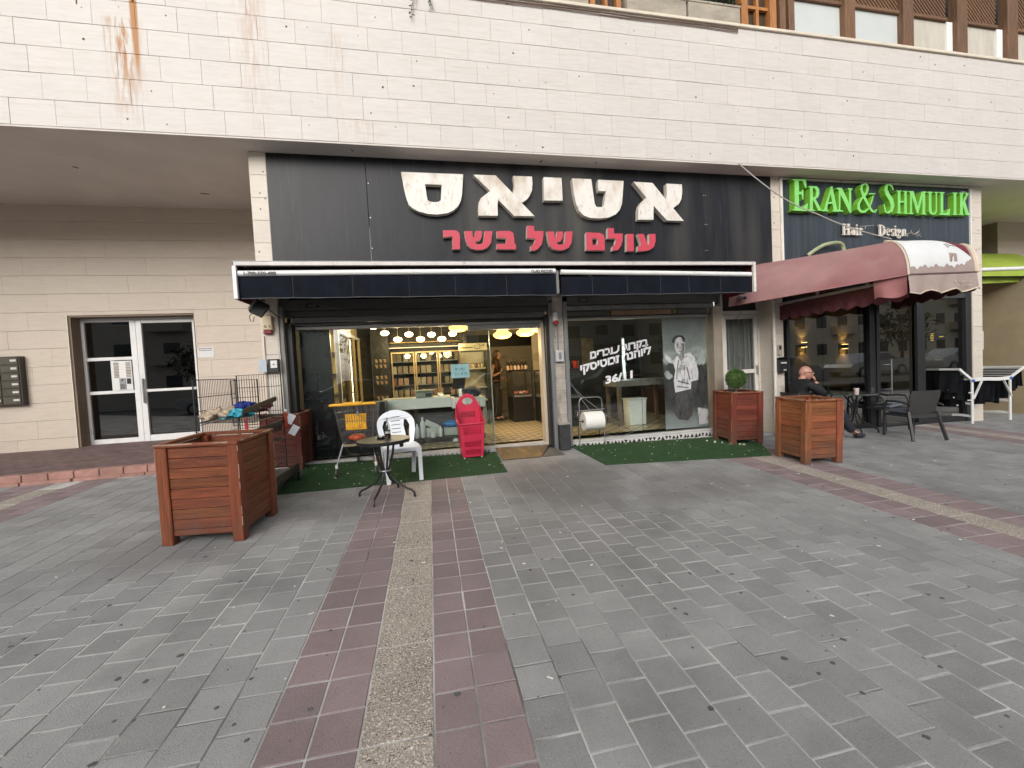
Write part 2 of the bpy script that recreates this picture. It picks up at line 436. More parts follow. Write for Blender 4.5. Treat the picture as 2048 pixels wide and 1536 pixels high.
GREEN = [
 ('E', [(6.605, 4.712),(6.898, 4.717),(6.904, 4.563),(6.877, 4.563),(6.823, 4.679),(6.746, 4.683),(6.74, 4.479),(6.796, 4.486),(6.819, 4.526),(6.84, 4.526),(6.83, 4.351),(6.813, 4.351),(6.795, 4.438),(6.738, 4.439),(6.731, 4.191),(6.809, 4.202),(6.896, 4.274),(6.928, 4.293),(6.902, 4.14),(6.591, 4.15),(6.598, 4.167),(6.634, 4.18),(6.649, 4.676),(6.604, 4.692)], None),
 ('R', [(6.958, 4.597),(7.129, 4.598),(7.181, 4.547),(7.185, 4.468),(7.155, 4.405),(7.096, 4.368),(7.214, 4.186),(7.239, 4.174),(7.239, 4.16),(7.148, 4.158),(7.047, 4.349),(7.04, 4.349),(7.031, 4.181),(7.078, 4.168),(7.077, 4.151),(6.924, 4.158),(6.929, 4.17),(6.963, 4.18),(6.983, 4.566),(6.954, 4.579)], [(7.042, 4.565),(7.089, 4.561),(7.118, 4.509),(7.102, 4.421),(7.037, 4.384)]),
 ('A', [(7.449, 4.609),(7.479, 4.61),(7.573, 4.186),(7.598, 4.169),(7.598, 4.151),(7.462, 4.151),(7.463, 4.169),(7.491, 4.179),(7.472, 4.29),(7.372, 4.288),(7.347, 4.18),(7.375, 4.169),(7.375, 4.151),(7.234, 4.151),(7.245, 4.169),(7.278, 4.188)], [(7.428, 4.484),(7.467, 4.326),(7.38, 4.323)]),
 ('N', [(7.573, 4.587),(7.693, 4.588),(7.845, 4.31),(7.856, 4.556),(7.826, 4.569),(7.826, 4.59),(7.933, 4.589),(7.93, 4.571),(7.899, 4.557),(7.892, 4.136),(7.854, 4.136),(7.657, 4.465),(7.643, 4.188),(7.715, 4.172),(7.708, 4.154),(7.55, 4.155),(7.572, 4.181),(7.608, 4.196),(7.62, 4.548),(7.572, 4.566)], None),
 ('&0', [(8.486, 4.223),(8.44, 4.177),(8.403, 4.183),(8.347, 4.253),(8.251, 4.404),(8.199, 4.381),(8.3, 4.229),(8.377, 4.157),(8.455, 4.155),(8.504, 4.213)], None),
 ('&1', [(8.252, 4.403),(8.192, 4.509),(8.162, 4.582),(8.174, 4.643),(8.22, 4.674),(8.2, 4.697),(8.131, 4.661),(8.108, 4.577),(8.137, 4.49),(8.198, 4.382)], None),
 ('&2', [(8.202, 4.672),(8.256, 4.655),(8.26, 4.603),(8.238, 4.538),(8.186, 4.47),(8.223, 4.451),(8.287, 4.522),(8.314, 4.603),(8.289, 4.676),(8.217, 4.699)], None),
 ('&3', [(8.188, 4.473),(8.105, 4.399),(8.041, 4.312),(8.035, 4.207),(8.107, 4.147),(8.151, 4.18),(8.099, 4.226),(8.098, 4.302),(8.141, 4.38),(8.22, 4.449)], None),
 ('&4', [(8.128, 4.14),(8.228, 4.151),(8.326, 4.235),(8.397, 4.376),(8.427, 4.469),(8.4, 4.473),(8.371, 4.382),(8.299, 4.247),(8.211, 4.18),(8.129, 4.187)], None),
 ('&s', [(8.319, 4.513),(8.468, 4.518),(8.46, 4.498),(8.318, 4.493)], None),
 ('S', [(8.9, 4.589),(8.88, 4.669),(8.8, 4.718),(8.704, 4.685),(8.677, 4.585),(8.719, 4.482),(8.79, 4.394),(8.824, 4.299),(8.808, 4.212),(8.755, 4.176),(8.719, 4.179),(8.673, 4.325),(8.654, 4.321),(8.685, 4.165),(8.765, 4.141),(8.868, 4.186),(8.913, 4.303),(8.881, 4.428),(8.802, 4.519),(8.755, 4.596),(8.76, 4.662),(8.79, 4.678),(8.849, 4.651),(8.887, 4.585)], None),
 ('H', [(8.973, 4.588),(9.091, 4.589),(9.091, 4.574),(9.062, 4.565),(9.054, 4.177),(9.082, 4.17),(9.082, 4.155),(8.964, 4.156),(8.964, 4.171),(8.992, 4.179),(9.001, 4.563),(8.973, 4.57)], None),
 ('Ha', [(9.134, 4.586),(9.248, 4.586),(9.247, 4.572),(9.219, 4.563),(9.211, 4.173),(9.239, 4.166),(9.239, 4.151),(9.124, 4.152),(9.125, 4.167),(9.153, 4.175),(9.162, 4.561),(9.133, 4.568)], None),
 ('Hb', [(9.054, 4.395),(9.163, 4.395),(9.162, 4.361),(9.053, 4.362)], None),
 ('M', [(9.276, 4.587),(9.391, 4.589),(9.487, 4.299),(9.594, 4.591),(9.706, 4.592),(9.706, 4.574),(9.676, 4.563),(9.671, 4.172),(9.698, 4.164),(9.698, 4.149),(9.569, 4.149),(9.569, 4.164),(9.601, 4.174),(9.607, 4.49),(9.496, 4.168),(9.46, 4.167),(9.351, 4.482),(9.34, 4.18),(9.376, 4.166),(9.375, 4.149),(9.263, 4.15),(9.263, 4.163),(9.297, 4.179),(9.304, 4.555),(9.276, 4.569)], None),
 ('U', [(9.735, 4.592),(9.863, 4.594),(9.862, 4.577),(9.833, 4.567),(9.827, 4.252),(9.845, 4.192),(9.88, 4.177),(9.92, 4.197),(9.935, 4.254),(9.941, 4.564),(9.907, 4.575),(9.907, 4.592),(10.006, 4.593),(10.005, 4.576),(9.975, 4.566),(9.967, 4.236),(9.939, 4.169),(9.874, 4.145),(9.801, 4.157),(9.765, 4.212),(9.766, 4.564),(9.735, 4.573)], None),
 ('L', [(10.03, 4.594),(10.167, 4.595),(10.167, 4.579),(10.134, 4.569),(10.128, 4.183),(10.21, 4.193),(10.274, 4.272),(10.304, 4.273),(10.285, 4.148),(10.023, 4.148),(10.023, 4.165),(10.06, 4.176),(10.067, 4.567),(10.03, 4.577)], None),
 ('I', [(10.375, 4.598),(10.501, 4.598),(10.501, 4.583),(10.471, 4.574),(10.464, 4.179),(10.495, 4.172),(10.495, 4.157),(10.368, 4.158),(10.368, 4.173),(10.399, 4.182),(10.405, 4.572),(10.375, 4.579)], None),
 ('K', [(10.547, 4.599),(10.664, 4.599),(10.664, 4.584),(10.638, 4.574),(10.636, 4.406),(10.73, 4.573),(10.705, 4.582),(10.705, 4.599),(10.818, 4.601),(10.818, 4.585),(10.787, 4.577),(10.698, 4.437),(10.797, 4.189),(10.828, 4.18),(10.827, 4.162),(10.714, 4.162),(10.64, 4.359),(10.633, 4.185),(10.663, 4.176),(10.663, 4.161),(10.53, 4.162),(10.53, 4.177),(10.566, 4.187),(10.572, 4.577),(10.547, 4.582)], None),
]
# ------------------------------------------------------------------ paving
PX = .2024
def bandx(x0): return [(x0, x0+.199), (x0+.199, x0+.398)], (x0+.398, x0+.698), [(x0+.698, x0+.892), (x0+.892, x0+1.09)]
grey_cols, red_cols, strips = [], [], []
B0 = [-5.46, -.765, 4.17, 9.05]
for b in B0:
    a, s_, c = bandx(b)
    red_cols += a+c; strips.append(s_)
def fill(x0, x1):
    n = round((x1-x0)/PX); p = (x1-x0)/n
    return [(x0+i*p, x0+(i+1)*p) for i in range(n)]
grey_cols += fill(-8.6, -5.46)+fill(-4.37, -.765)+fill(.325, 4.17)+fill(5.26, 9.05)+fill(10.14, 14.5)
PY = .2035
Y_END = 7.75
def yfront(x):                           # where the paving stops on the facade side
    return 6.62 if x < -2.3 else 7.0 if x < 6 else 6.55 if x < 11.3 else 8.6
def unit_piece(mat, w, l, h=.05, ch=.004, name='paver'):
    mb = MB(); a, b = w/2, l/2
    vs = [(-a,-b,-h),(a,-b,-h),(a,b,-h),(-a,b,-h),(-a,-b,-ch),(a,-b,-ch),(a,b,-ch),(-a,b,-ch),
          (-a+ch,-b+ch,0),(a-ch,-b+ch,0),(a-ch,b-ch,0),(-a+ch,b-ch,0)]
    mb.add(vs, [(8,9,10,11),(0,1,5,4),(1,2,6,5),(2,3,7,6),(3,0,4,7),(4,5,9,8),(5,6,10,9),(6,7,11,10),(7,4,8,11)])
    return mb.mesh(name, mat, recalc=False)
ground = MB()
ground.add([(x, y, gz(x, y)-.0035) for x, y in ((-40,-45),(45,-45),(45,12),(-40,12))], [(0,1,2,3)])
ground = ground.build('ground', m_joint, recalc=False); tag(ground, 'sandy bed that shows in the joints of the paving', kind='structure')
pave = thing('pavement', 'grey square concrete pavers of the forecourt', None); tag(pave, kind='structure'); 
redband = thing('red_paving_bands', 'dark red paver bands running towards the shops', None); tag(redband, kind='structure')
stripes = thing('aggregate_stripes', 'beige exposed aggregate strips between red pavers', None); tag(stripes, kind='structure')
for r_ in (pave, redband, stripes):
    if 'category' in r_: del r_['category']
def in_frame(x, y):
    q = Vector((x, y, gz(x, y)-CAM_Z))
    d = q.dot(fwd)
    return d > .3 and abs(q.dot(rt)/d*818.73) < 1300 and abs(q.dot(dn)/d*818.73) < 1000
def lay(cols, mat, root, stag, name, limit, pitch=PY, y0=.55):
    cells = []
    for ci, (x0, x1) in enumerate(cols):
        xm = (x0+x1)/2
        off = pitch*.5*(ci % 2) if stag else 0
        y = y0+off
        while y < yfront(xm):
            cells.append((xm, y+pitch/2, x1-x0))
            y += pitch
    vis = [c for c in cells if in_frame(c[0], c[1])]
    vis.sort(key=lambda c: c[0]**2+c[1]**2)
    ms = {}
    rest = MB(); J = .0065
    for i, (x, y, wd) in enumerate(vis):
        z = gz(x, y)+random.gauss(0, .0008)
        r = (GROT.x+random.gauss(0, .003), GROT.y+random.gauss(0, .003), random.gauss(0, .004))
        if i < limit:
            k = round(wd, 3)
            if k not in ms: ms[k] = unit_piece(mat, wd-J, pitch-J, name=name)
            put(name, ms[k], root, (x+random.gauss(0,.0008), y+random.gauss(0,.0012), z), r)
        else:
            a, b = (wd-J)/2, (pitch-J)/2
            zz = [gz(x+sx*a, y+sy*b)+random.gauss(0,.0007) for sx, sy in ((-1,-1),(1,-1),(1,1),(-1,1))]
            c4 = [(x-a,y-b),(x+a,y-b),(x+a,y+b),(x-a,y+b)]
            rest.add([(p[0],p[1],zz[j]-.02) for j, p in enumerate(c4)]+[(p[0],p[1],zz[j]) for j, p in enumerate(c4)],
                     [(4,5,6,7),(0,1,5,4),(1,2,6,5),(2,3,7,6),(3,0,4,7)])
    if rest.v:
        tag(rest.build(name+'_field', mat_far(mat), root, recalc=False), kind='stuff')
_far = {}
def mat_far(m):
    if m.name not in _far:
        q = m.copy(); q.name = m.name+'_field'
        t = q.node_tree
        for n in list(t.nodes):                       # one value per paver, from its own island
            if n.type == 'OBJECT_INFO':
                g = t.nodes.new('ShaderNodeNewGeometry')
                for l in list(n.outputs['Random'].links): t.links.new(g.outputs['Random Per Island'], l.to_socket)
        _far[m.name] = q
    return _far[m.name]
lay(grey_cols, m_paver, pave, True, 'paver', 300)
lay(red_cols, m_paver_red, redband, False, 'red_paver', 300, y0=.47)
for (x0, x1) in strips:
    y = .53
    ms = unit_piece(m_aggr, .294, .573, name='slab')
    while y < yfront(x0)-.3:
        if True:
            put('slab', ms, stripes, ((x0+x1)/2, y+.29, gz((x0+x1)/2, y+.29)), (GROT.x, GROT.y, random.gauss(0, .002)))
        y += .58
# gum stains, cigarette ends and crumbs on the paving
gum = MB(); crumbs = MB()
def blob(mb, x, y, r, h, n=9, el=1.0):
    a0 = random.random()*6.3
    ring = []
    for k in range(n):
        a = 2*PI*k/n
        q = r*random.uniform(.75, 1.2)
        ring.append((x+q*math.cos(a+a0)*el, y+q*math.sin(a+a0)))
    vs = [(p[0], p[1], gz(*p)+.0006) for p in ring]+[(x+(p[0]-x)*.8, y+(p[1]-y)*.8, gz(*p)+h) for p in ring]
    mb.add(vs, [(k, (k+1) % n, n+(k+1) % n, n+k) for k in range(n)]+[tuple(n+k for k in range(n))])
i = 0
while i < 460:
    x, y = random.uniform(-5.4, 8.5), random.uniform(1.2, 5.4)
    if random.random() > 1.25-.2*y+(.25 if x > 0 else 0): continue
    blob(gum, x, y, random.choice((.005,.006,.008,.010,.012,.015)), .0016, el=random.uniform(.8, 1.3)); i += 1
for i in range(80):
    x, y = random.uniform(-5.2, 9), random.uniform(1.3, 6.2)
    blob(crumbs, x, y, random.uniform(.003, .008), .004, 6)
for i in range(40):                                    # cigarette ends
    x, y, a = random.uniform(-3, 7), random.uniform(1.5, 5.5), random.random()*PI
    d = Vector((math.cos(a), math.sin(a), 0))*random.uniform(.009, .016)
    crumbs.tube([(x-d.x, y-d.y, gz(x,y)+.005), (x+d.x, y+d.y, gz(x,y)+.005)], .004, 6)
tag(gum.build('gum_stain', M('gum_black', (.085,.084,.084), .7, var=.3, vs=30), pave, recalc=False), kind='stuff')
tag(crumbs.build('litter_crumb', M('litter_white', (.62,.60,.55), .7, var=.2, vs=30), pave, recalc=False), kind='stuff')

# ------------------------------------------------------------------ entrance platform on the left
plat = thing('entrance_platform', 'raised red brick platform in front of the entrance door', None); tag(plat, kind='structure')
ky = lambda x: 6.66+(x+5.70)*.093
mb = MB()
pf = [(x, ky(x)+.06, .428-(x+5.7)*.012) for x in (-9.6, -2.3)]
mb.add([pf[0], pf[1], (-2.3, 9.2, .525), (-9.6, 9.2, .525)], [(0,1,2,3)])
mb.build('platform_bed', m_joint, plat, recalc=False)
rows = MB()
for j in range(19):                                   # thin brick courses, alternate joints
    t0, t1 = j/19, (j+1)/19
    for i in range(37):
        x0 = -9.6+.2*i+(.1 if j % 2 else 0); x1 = x0+.192
        if x1 > -2.25: continue
        def pt(x, t):
            ya = ky(x)+.13; za = .454-(x+5.7)*.012
            return (x, ya+(9.0-ya)*t, za+(.552-za)*t+.004)
        a, b, c_, d = pt(x0,t0+.003), pt(x1,t0+.003), pt(x1,t1-.003), pt(x0,t1-.003)
        lo = [(q[0],q[1],q[2]-.012) for q in (a,b,c_,d)]
        rows.add(lo+[a,b,c_,d], [(4,5,6,7),(0,1,5,4),(1,2,6,5),(2,3,7,6),(3,0,4,7)])
tag(rows.build('platform_brick', mat_far(m_brick_floor), plat, recalc=False), kind='stuff')
for i in range(26):
    x = -9.4+.28*i
    if x > -2.5: break
    z1 = .458-(x+5.7)*.012
    k = MB().box(-.136,.136,0,.13,-.125,0).build('kerb_stone', m_kerb, plat, bevel=.006)
    k.location = (x+.14, ky(x+.14), z1+random.gauss(0,.001)); k.rotation_euler = (0, .012, .093)
    k2 = MB().box(-.136,.136,-.06,0,-.10,0).build('kerb_foot_stone', m_kerb, plat, bevel=.004)
    k2.location = (x+.14+random.uniform(-.02,.02), ky(x+.14)-.003, gz(x, ky(x))+.035); k2.rotation_euler = (0, .018, .093)

# ------------------------------------------------------------------ the building
YF, YS, YG, YW, ZC, ZT = 6.10, 6.43, 6.75, 8.68, 4.807, 7.03
bld = thing('apartment_building', 'stone clad apartment building with shops at street level', 'building')
back = MB().box(-14, 24, YF+.02, YF+.62, ZC, ZT-.02)
clad = back.build('upper_wall', M('wall_backing', (.27,.205,.16), .9), bld)
TW, TH = .4655, .317
def tile_mesh(w, h, mat, d=.02, ch=.0022, name='tile'):
    mb = MB(); a, b = w/2, h/2
    vs = [(-a,0,-b),(a,0,-b),(a,0,b),(-a,0,b)]
    vs = [(x, d, z) for x, _, z in vs]+[(x, ch, z) for x, _, z in vs]+[(x*(1-ch/a), 0, z*(1-ch/b)) for x, _, z in vs]
    mb.add(vs, [(8,9,10,11),(0,1,5,4),(1,2,6,5),(2,3,7,6),(3,0,4,7),(4,5,9,8),(5,6,10,9),(6,7,11,10),(7,4,8,11)])
    return mb.mesh(name, mat, recalc=False)
tm = tile_mesh(TW-.0016, TH-.0036, m_stone)
tiles, rest = [], MB()
for r in range(7):
    z = ZC+TH*(r+.5)
    for n in range(-22, 44):
        x = -4.77+TW*(n+.5)-r*TW/4
        if -13.5 < x < 23: tiles.append((abs(x+.0)+random.random()*.01, x, z))
def seen(x, y, z):
    q = Vector((x, y, z-CAM_Z)); d = q.dot(fwd)
    return d > .3 and abs(q.dot(rt)/d*818.73) < 1080 and abs(q.dot(dn)/d*818.73) < 830
vis = sorted([t for t in tiles if seen(t[1], YF, t[2])])
for i, (_, x, z) in enumerate(vis):
    if i < 300: put('tile', tm, clad, (x, YF+random.gauss(0,.0012), z), (random.gauss(0,.0015), 0, random.gauss(0,.0015)))
for t in tiles:
    if t not in vis[:300]:
        rest.box(t[1]-TW/2+.0015, t[1]+TW/2-.0015, YF, YF+.02, t[2]-TH/2+.0025, t[2]+TH/2-.0025)
if rest.v: tag(rest.build('tile_field', mat_far(m_stone), clad, recalc=False), kind='stuff')
holes = MB()
for t in vis:                                          # anchor plugs, one or two on many tiles
    if random.random() < (.27 if t[1] > 0 else .24):
        px, pz = t[1]+random.uniform(-.17,.17), t[2]+random.uniform(-.09,.09)
        rr = random.choice((.007,.009,.009,.012,.015))
        holes.lathe([(rr*random.uniform(.8,1.1), .0), (rr*.8, .003)], (px, YF-.0005, pz), 7, Matrix.Rotation(PI/2, 3, 'X'))
tag(holes.build('anchor_plug', M('plug_dark', (.09,.085,.08), .8), clad), kind='stuff')
dirt = MB()                                            # the iron pin and the short scratches
dirt.box(-3.392,-3.378,YF-.012,YF+.001,6.40,6.49)
dirt.beam((-3.97,YF-.002,6.85),(-3.985,YF-.002,6.30),.014,.003,(0,1,0))
tag(dirt.build('rusty_pin', M('rusty_iron', (.16,.07,.03), .8), clad), label='rusty pin and crack on the upper wall')
cop = MB().box(-14, 24, YF-.035, YF+.66, ZT, ZT+.05)
cop.build('coping', M('coping_stone', (.62,.55,.45), .7, var=.12, vs=3), bld, bevel=.006)
cb = MB()
for k, zz in enumerate((ZT-.035, ZT-.075)):
    cb.tube([(x, YF-.012-.004*k, zz+.006*math.sin(x*3+k)) for x in [-.6+.35*i for i in range(18)]], .009, 6)
cb.build('cable_run', M('old_cable', (.20,.14,.11), .6), bld, smooth=True)
# soffit and the beam that carries the wall
MB().box(-14, 24, YF+.004, 6.8, ZC-.022, ZC-.002).build('soffit', m_soffit, bld)
MB().box(-14, 24, 6.802, 9.6, ZC+.02, ZC+.07).build('rear_soffit', m_soffit, bld)
mb = MB()
for x, y, l, a in ((-2.55,7.3,.05,.6),(-4.9,7.2,.07,.4),(-3.6,8.0,.13,.1),(-.9,6.25,.05,1.2),(1.9,6.3,.06,2),(2.8,6.25,.04,.3)):
    mb.tube([(x-l/2*math.cos(a), y-l/2*math.sin(a), (ZC if y > 6.8 else ZC-.025)+.018*(y > 6.8)), (x+l/2*math.cos(a), y+l/2*math.sin(a), (ZC if y > 6.8 else ZC-.03)+.01*(y > 6.8))], .006, 5)
tag(mb.build('nail', m_black, bld), kind='stuff')

# pilasters between the shops
def pilaster(x0, x1, ztop, zbot, yb, label):
    w_ = MB().box(x0+.004, x1-.004, YS+.02, yb, zbot, ztop-.002).build('pilaster', M('pilaster_core', (.45,.38,.31), .8), bld)
    w_['label'] = label
    z = ztop
    while z > zbot+.02:
        h = min(TH, z-zbot)
        t = put('tile', tile_mesh(x1-x0, h-.004, m_stone_w), w_, ((x0+x1)/2, YS+random.gauss(0,.0007), z-h/2))
        z -= h
    for sgn, xx in ((-1, x0), (1, x1)):
        MB().box(min(xx, xx+sgn*.012), max(xx, xx+sgn*.012), YS+.006, yb, zbot, ztop-.002).build('side_panel', m_stone_w, w_)
    pk = MB()
    for k in range(5):
        pk.lathe([(.012,0),(.009,.004)], (random.uniform(x0+.03,x1-.03), YS-.0008, random.uniform(max(zbot,2.9),ztop-.2)), 7, Matrix.Rotation(PI/2,3,'X'))
    tag(pk.build('anchor_plug', m_dark, w_), kind='stuff')
pilaster(-2.31, -2.10, ZC-.024, .12, 8.66, 'narrow stone pilaster left of the black sign')
pilaster(6.235, 6.41, ZC-.024, .0, 7.0, 'narrow stone pilaster between the two shop signs')
pilaster(11.02, 11.27, ZC-.024, -.15, 8.66, 'narrow stone pilaster right of the green lettered sign')

# recessed entrance walls
def clad_wall(name, x0, x1, y, z0, z1, holes, mat, tw=.93, label=None):
    """stone courses set in front of a backing, cut round an opening (ox0, ox1, oz1)"""
    bk = MB()
    if holes:
        o0, o1, oz = holes
        bk.box(x0, o0-.001, y+.02, y+.3, z0-.1, z1); bk.box(o1+.001, x1, y+.02, y+.3, z0-.1, z1); bk.box(o0, o1, y+.02, y+.3, oz, z1)
    else: bk.box(x0, x1, y+.02, y+.3, z0-.1, z1)
    wl = bk.build(name, M(name+'_core', (.22,.18,.14), .9), bld)
    if label: wl['label'] = label
    r = 0; z = z1; lim = 0
    while z > z0-.05:
        zb = z-TH
        x = x0-(r*tw/3) % tw
        while x < x1:
            a, b = max(x, x0), min(x+tw, x1)
            x += tw
            if b-a < .03: continue
            spans = [(a, b, zb, z)]
            if holes and zb < oz-.001:
                spans = []
                if a < o0: spans.append((a, min(b, o0), zb, z))
                if b > o1: spans.append((max(a, o1), b, zb, z))
                if z > oz+.01 and b > o0 and a < o1: spans.append((max(a,o0), min(b,o1), oz, z))
            for (p, q, c0, c1) in spans:
                if q-p < .02 or c1-c0 < .02: continue
                put('tile', tile_mesh(q-p-.001, c1-c0-.004, mat, ch=.0014), wl, ((p+q)/2, y+random.gauss(0,.0008), (c0+c1)/2))
        z = zb; r += 1
    return wl
ent = clad_wall('entrance_wall', -9.6, -2.32, YW, .52, ZC+.06, (-6.23, -4.24, 2.897), m_stone_e, label='beige stone wall round the white entrance door')
rw = clad_wall('far_wall', 15.2, 21.5, 8.34, -.2, ZC+.06, None, m_stone_e, label='beige stone wall behind the lime awning')
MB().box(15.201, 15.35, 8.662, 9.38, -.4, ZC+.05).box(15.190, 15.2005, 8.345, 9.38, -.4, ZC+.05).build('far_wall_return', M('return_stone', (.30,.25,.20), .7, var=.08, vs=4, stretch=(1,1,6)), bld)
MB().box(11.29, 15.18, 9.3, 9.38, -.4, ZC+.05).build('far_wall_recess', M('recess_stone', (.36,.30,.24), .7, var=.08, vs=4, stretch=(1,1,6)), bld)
MB().box(-9.9, -9.6, 6.3, 9.2, .1, ZC+.06).build('left_return_wall', m_stone_e, bld)
for k in range(3):
    q = MB().box(12.9,20.5,0,.30,0,.16).build('stair_step', m_kerb, None, bevel=.008); q.location = (0, 7.42+.31*k, -.02+.155*k)
    tag(q, ('lowest','middle','top')[k]+' red brick step at the right edge below the beige wall', 'step', 'red steps at the right edge')
MB().box(12.9,20.5,8.35,9.3,.0,.44).build('landing', m_brick_floor, bld)
# reveal of the entrance opening
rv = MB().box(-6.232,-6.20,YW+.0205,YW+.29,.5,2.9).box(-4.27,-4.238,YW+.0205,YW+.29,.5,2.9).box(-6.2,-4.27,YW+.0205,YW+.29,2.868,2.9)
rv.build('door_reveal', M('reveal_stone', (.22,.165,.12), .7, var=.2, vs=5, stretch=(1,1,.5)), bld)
m_trim = M('trim_cream', (.66,.60,.5), .5)
for a in (-6.246, -4.238): MB().box(a,a+.014,YW-.004,YW+.012,.5,2.9).build('edge_trim', m_trim, bld)
# lobby behind the entrance door
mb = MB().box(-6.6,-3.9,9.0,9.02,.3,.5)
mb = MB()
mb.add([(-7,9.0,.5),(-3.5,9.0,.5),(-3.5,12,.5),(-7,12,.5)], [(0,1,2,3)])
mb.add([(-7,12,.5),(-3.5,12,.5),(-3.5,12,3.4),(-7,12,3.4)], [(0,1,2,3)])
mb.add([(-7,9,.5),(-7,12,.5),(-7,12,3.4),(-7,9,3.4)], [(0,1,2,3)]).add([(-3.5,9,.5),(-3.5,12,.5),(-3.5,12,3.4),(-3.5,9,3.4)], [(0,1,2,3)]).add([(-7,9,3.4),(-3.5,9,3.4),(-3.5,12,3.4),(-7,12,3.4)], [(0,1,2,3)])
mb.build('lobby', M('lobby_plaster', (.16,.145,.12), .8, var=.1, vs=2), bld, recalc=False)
# storey slab and walls above, out of the frame, so that the block has a body
MB().box(-14, 24, 7.4, 12, ZT+.06, 10.2).build('upper_storey', M('upper_render', (.50,.44,.36), .8, var=.08, vs=2), bld)
MB().box(-14, 24, YF+.05, 12, 10.2, 10.5).build('upper_slab', m_soffit, bld)
# ------------------------------------------------------------------ white entrance door on the left
YD = YW+.25
ed = thing('entrance_door', 'white aluminium entrance door with dark panes and an intercom panel', 'door', (-5.3, YD, .51))
def bx(root, name, mat, x0, x1, y0, y1, z0, z1, bevel=.004, label=None):
    l = root.location
    o = MB().box(x0-l.x, x1-l.x, y0-l.y, y1-l.y, z0-l.z, z1-l.z).build(name, mat, root, bevel=bevel)
    if label: o['label'] = label
    return o
fy0, fy1 = YD-.03, YD+.03
for a in ((-6.2,-6.15,.52,2.866),(-5.43,-5.336,.52,2.866),(-4.318,-4.272,.52,2.866)):
    bx(ed, 'frame', m_white_alu, a[0], a[1], fy0, fy1, a[2], a[3])
for a in ((-6.149,-5.431,2.80,2.866),(-6.149,-5.431,2.09,2.15),(-6.149,-5.431,1.47,1.53),(-6.149,-5.431,.52,.635),(-5.335,-4.319,2.83,2.866)):
    bx(ed, 'frame', m_white_alu, a[0], a[1], fy0+.002, fy1-.002, a[2], a[3])
for a in ((-6.149,-5.431,2.151,2.799),(-6.149,-5.79,1.531,2.089),(-6.149,-5.431,.636,1.469)):
    bx(ed, 'pane', m_glass_e, a[0], a[1], YD, YD+.001, a[2], a[3], bevel=0)
leaf = bx(ed, 'door_leaf', m_white_alu, -5.325, -5.235, fy0-.012, fy1-.015, .53, 2.825, label='white glazed door leaf')
bx(ed, 'frame', m_white_alu, -5.784, -5.745, fy0+.003, fy1-.003, 1.531, 2.089)
for a in ((-4.395,-4.322,.53,2.825),):
    o = bx(ed, 'leaf_stile', m_white_alu, a[0], a[1], fy0-.012, fy1-.015, a[2], a[3])
for a in ((2.765,2.825),(1.475,1.525),(.53,.66)):
    bx(ed, 'leaf_rail', m_white_alu, -5.234, -4.396, fy0-.010, fy1-.017, a[0], a[1])
for a in ((1.526,2.764),(.661,1.474)):
    bx(ed, 'pane', m_glass_e, -5.234, -4.396, YD-.002, YD-.001, a[0], a[1], bevel=0)
h = MB().tube([(.04,-.075,.76),(.04,-.075,1.22)], .016, 10)
for z in (.82, 1.16): h.tube([(.04,-.075,z),(.04,-.03,z)], .008, 8)
h.build('handle', m_chrome, ed, smooth=True)
ic = thing('intercom_panel', 'white intercom panel with two columns of call buttons beside the door', 'intercom', (-5.59, YD-.031, 1.53))
MB().box(-.15,.15,-.012,0,0,.545).build('plate', m_white_alu, ic, bevel=.004)
m_btn = M('call_button', (.30,.25,.19), .4, rnd=.25)
for cx in (-.095,.095):
    for k in range(10):
        b = MB().box(cx-.038,cx+.038,-.017,-.0125,.235+.029*k,.235+.029*k+.02).build('call_button', m_btn, ic)
MB().box(-.06,.045,-.02,-.0125,.015,.225).build('keypad', m_galv, ic, bevel=.003)
MB().lathe([(.018,0),(.014,.006)], (-.012,-.021,.19), 12, Matrix.Rotation(PI/2,3,'X')).build('camera_lens', m_black, ic)
kk = MB()
for i in range(3):
    for j in range(4): kk.box(-.042+.024*i,-.026+.024*i,-.023,-.0205,.03+.022*j,.045+.022*j)
tag(kk.build('key', m_black, ic), kind='stuff')
MB().box(.06,.125,-.022,-.0125,.115,.215).build('reader', m_dark, ic, bevel=.004)
no = MB().box(-4.225,-3.955,YW-.004,YW-.002,2.065,2.258)
no = tag(no.build('paper_notice', M('notice_paper', (.66,.65,.66), .7, var=.04), None), 'white paper notice taped to the wall beside the entrance door', 'notice')
ln = MB()
for k, (a, b) in enumerate(((-4.21,-3.98),(-4.20,-3.99))):
    x = a
    while x < b:
        l = random.uniform(.012,.03); ln.box(x, min(x+l, b), YW-.0052, YW-.0042, 2.225-.035*k, 2.238-.035*k); x += l+.007
tag(ln.build('printed_line', m_black, no), kind='stuff')
# block of letter boxes at the left edge
mbx = thing('letter_boxes', 'dark bronze block of letter boxes on the wall at the far left', 'letter boxes', (-7.17, YW, 1.37))
m_bronze = M('bronze_box', (.085,.075,.06), .45, metal=.4, var=.2, vs=8, rnd=.12)
MB().box(-.55,.27,-.10,0,0,.84).build('case', M('bronze_case', (.06,.053,.045), .5, metal=.3), mbx, bevel=.004)
for c_ in range(3):
    for r_ in range(6):
        x0, z0 = -.535+.265*c_, .02+.136*r_
        d = MB().box(0,.253,-.012,0,0,.124).build('letter_box_door', m_bronze, mbx, bevel=.003); d.location = (x0, -.101, z0)
        MB().box(.15,.235,-.0155,-.0125,.05,.085).build('name_card', M('card_%d_%d' % (c_, r_), (.55,.55,.5) if random.random() < .8 else (.6,.55,.25), .5), d)
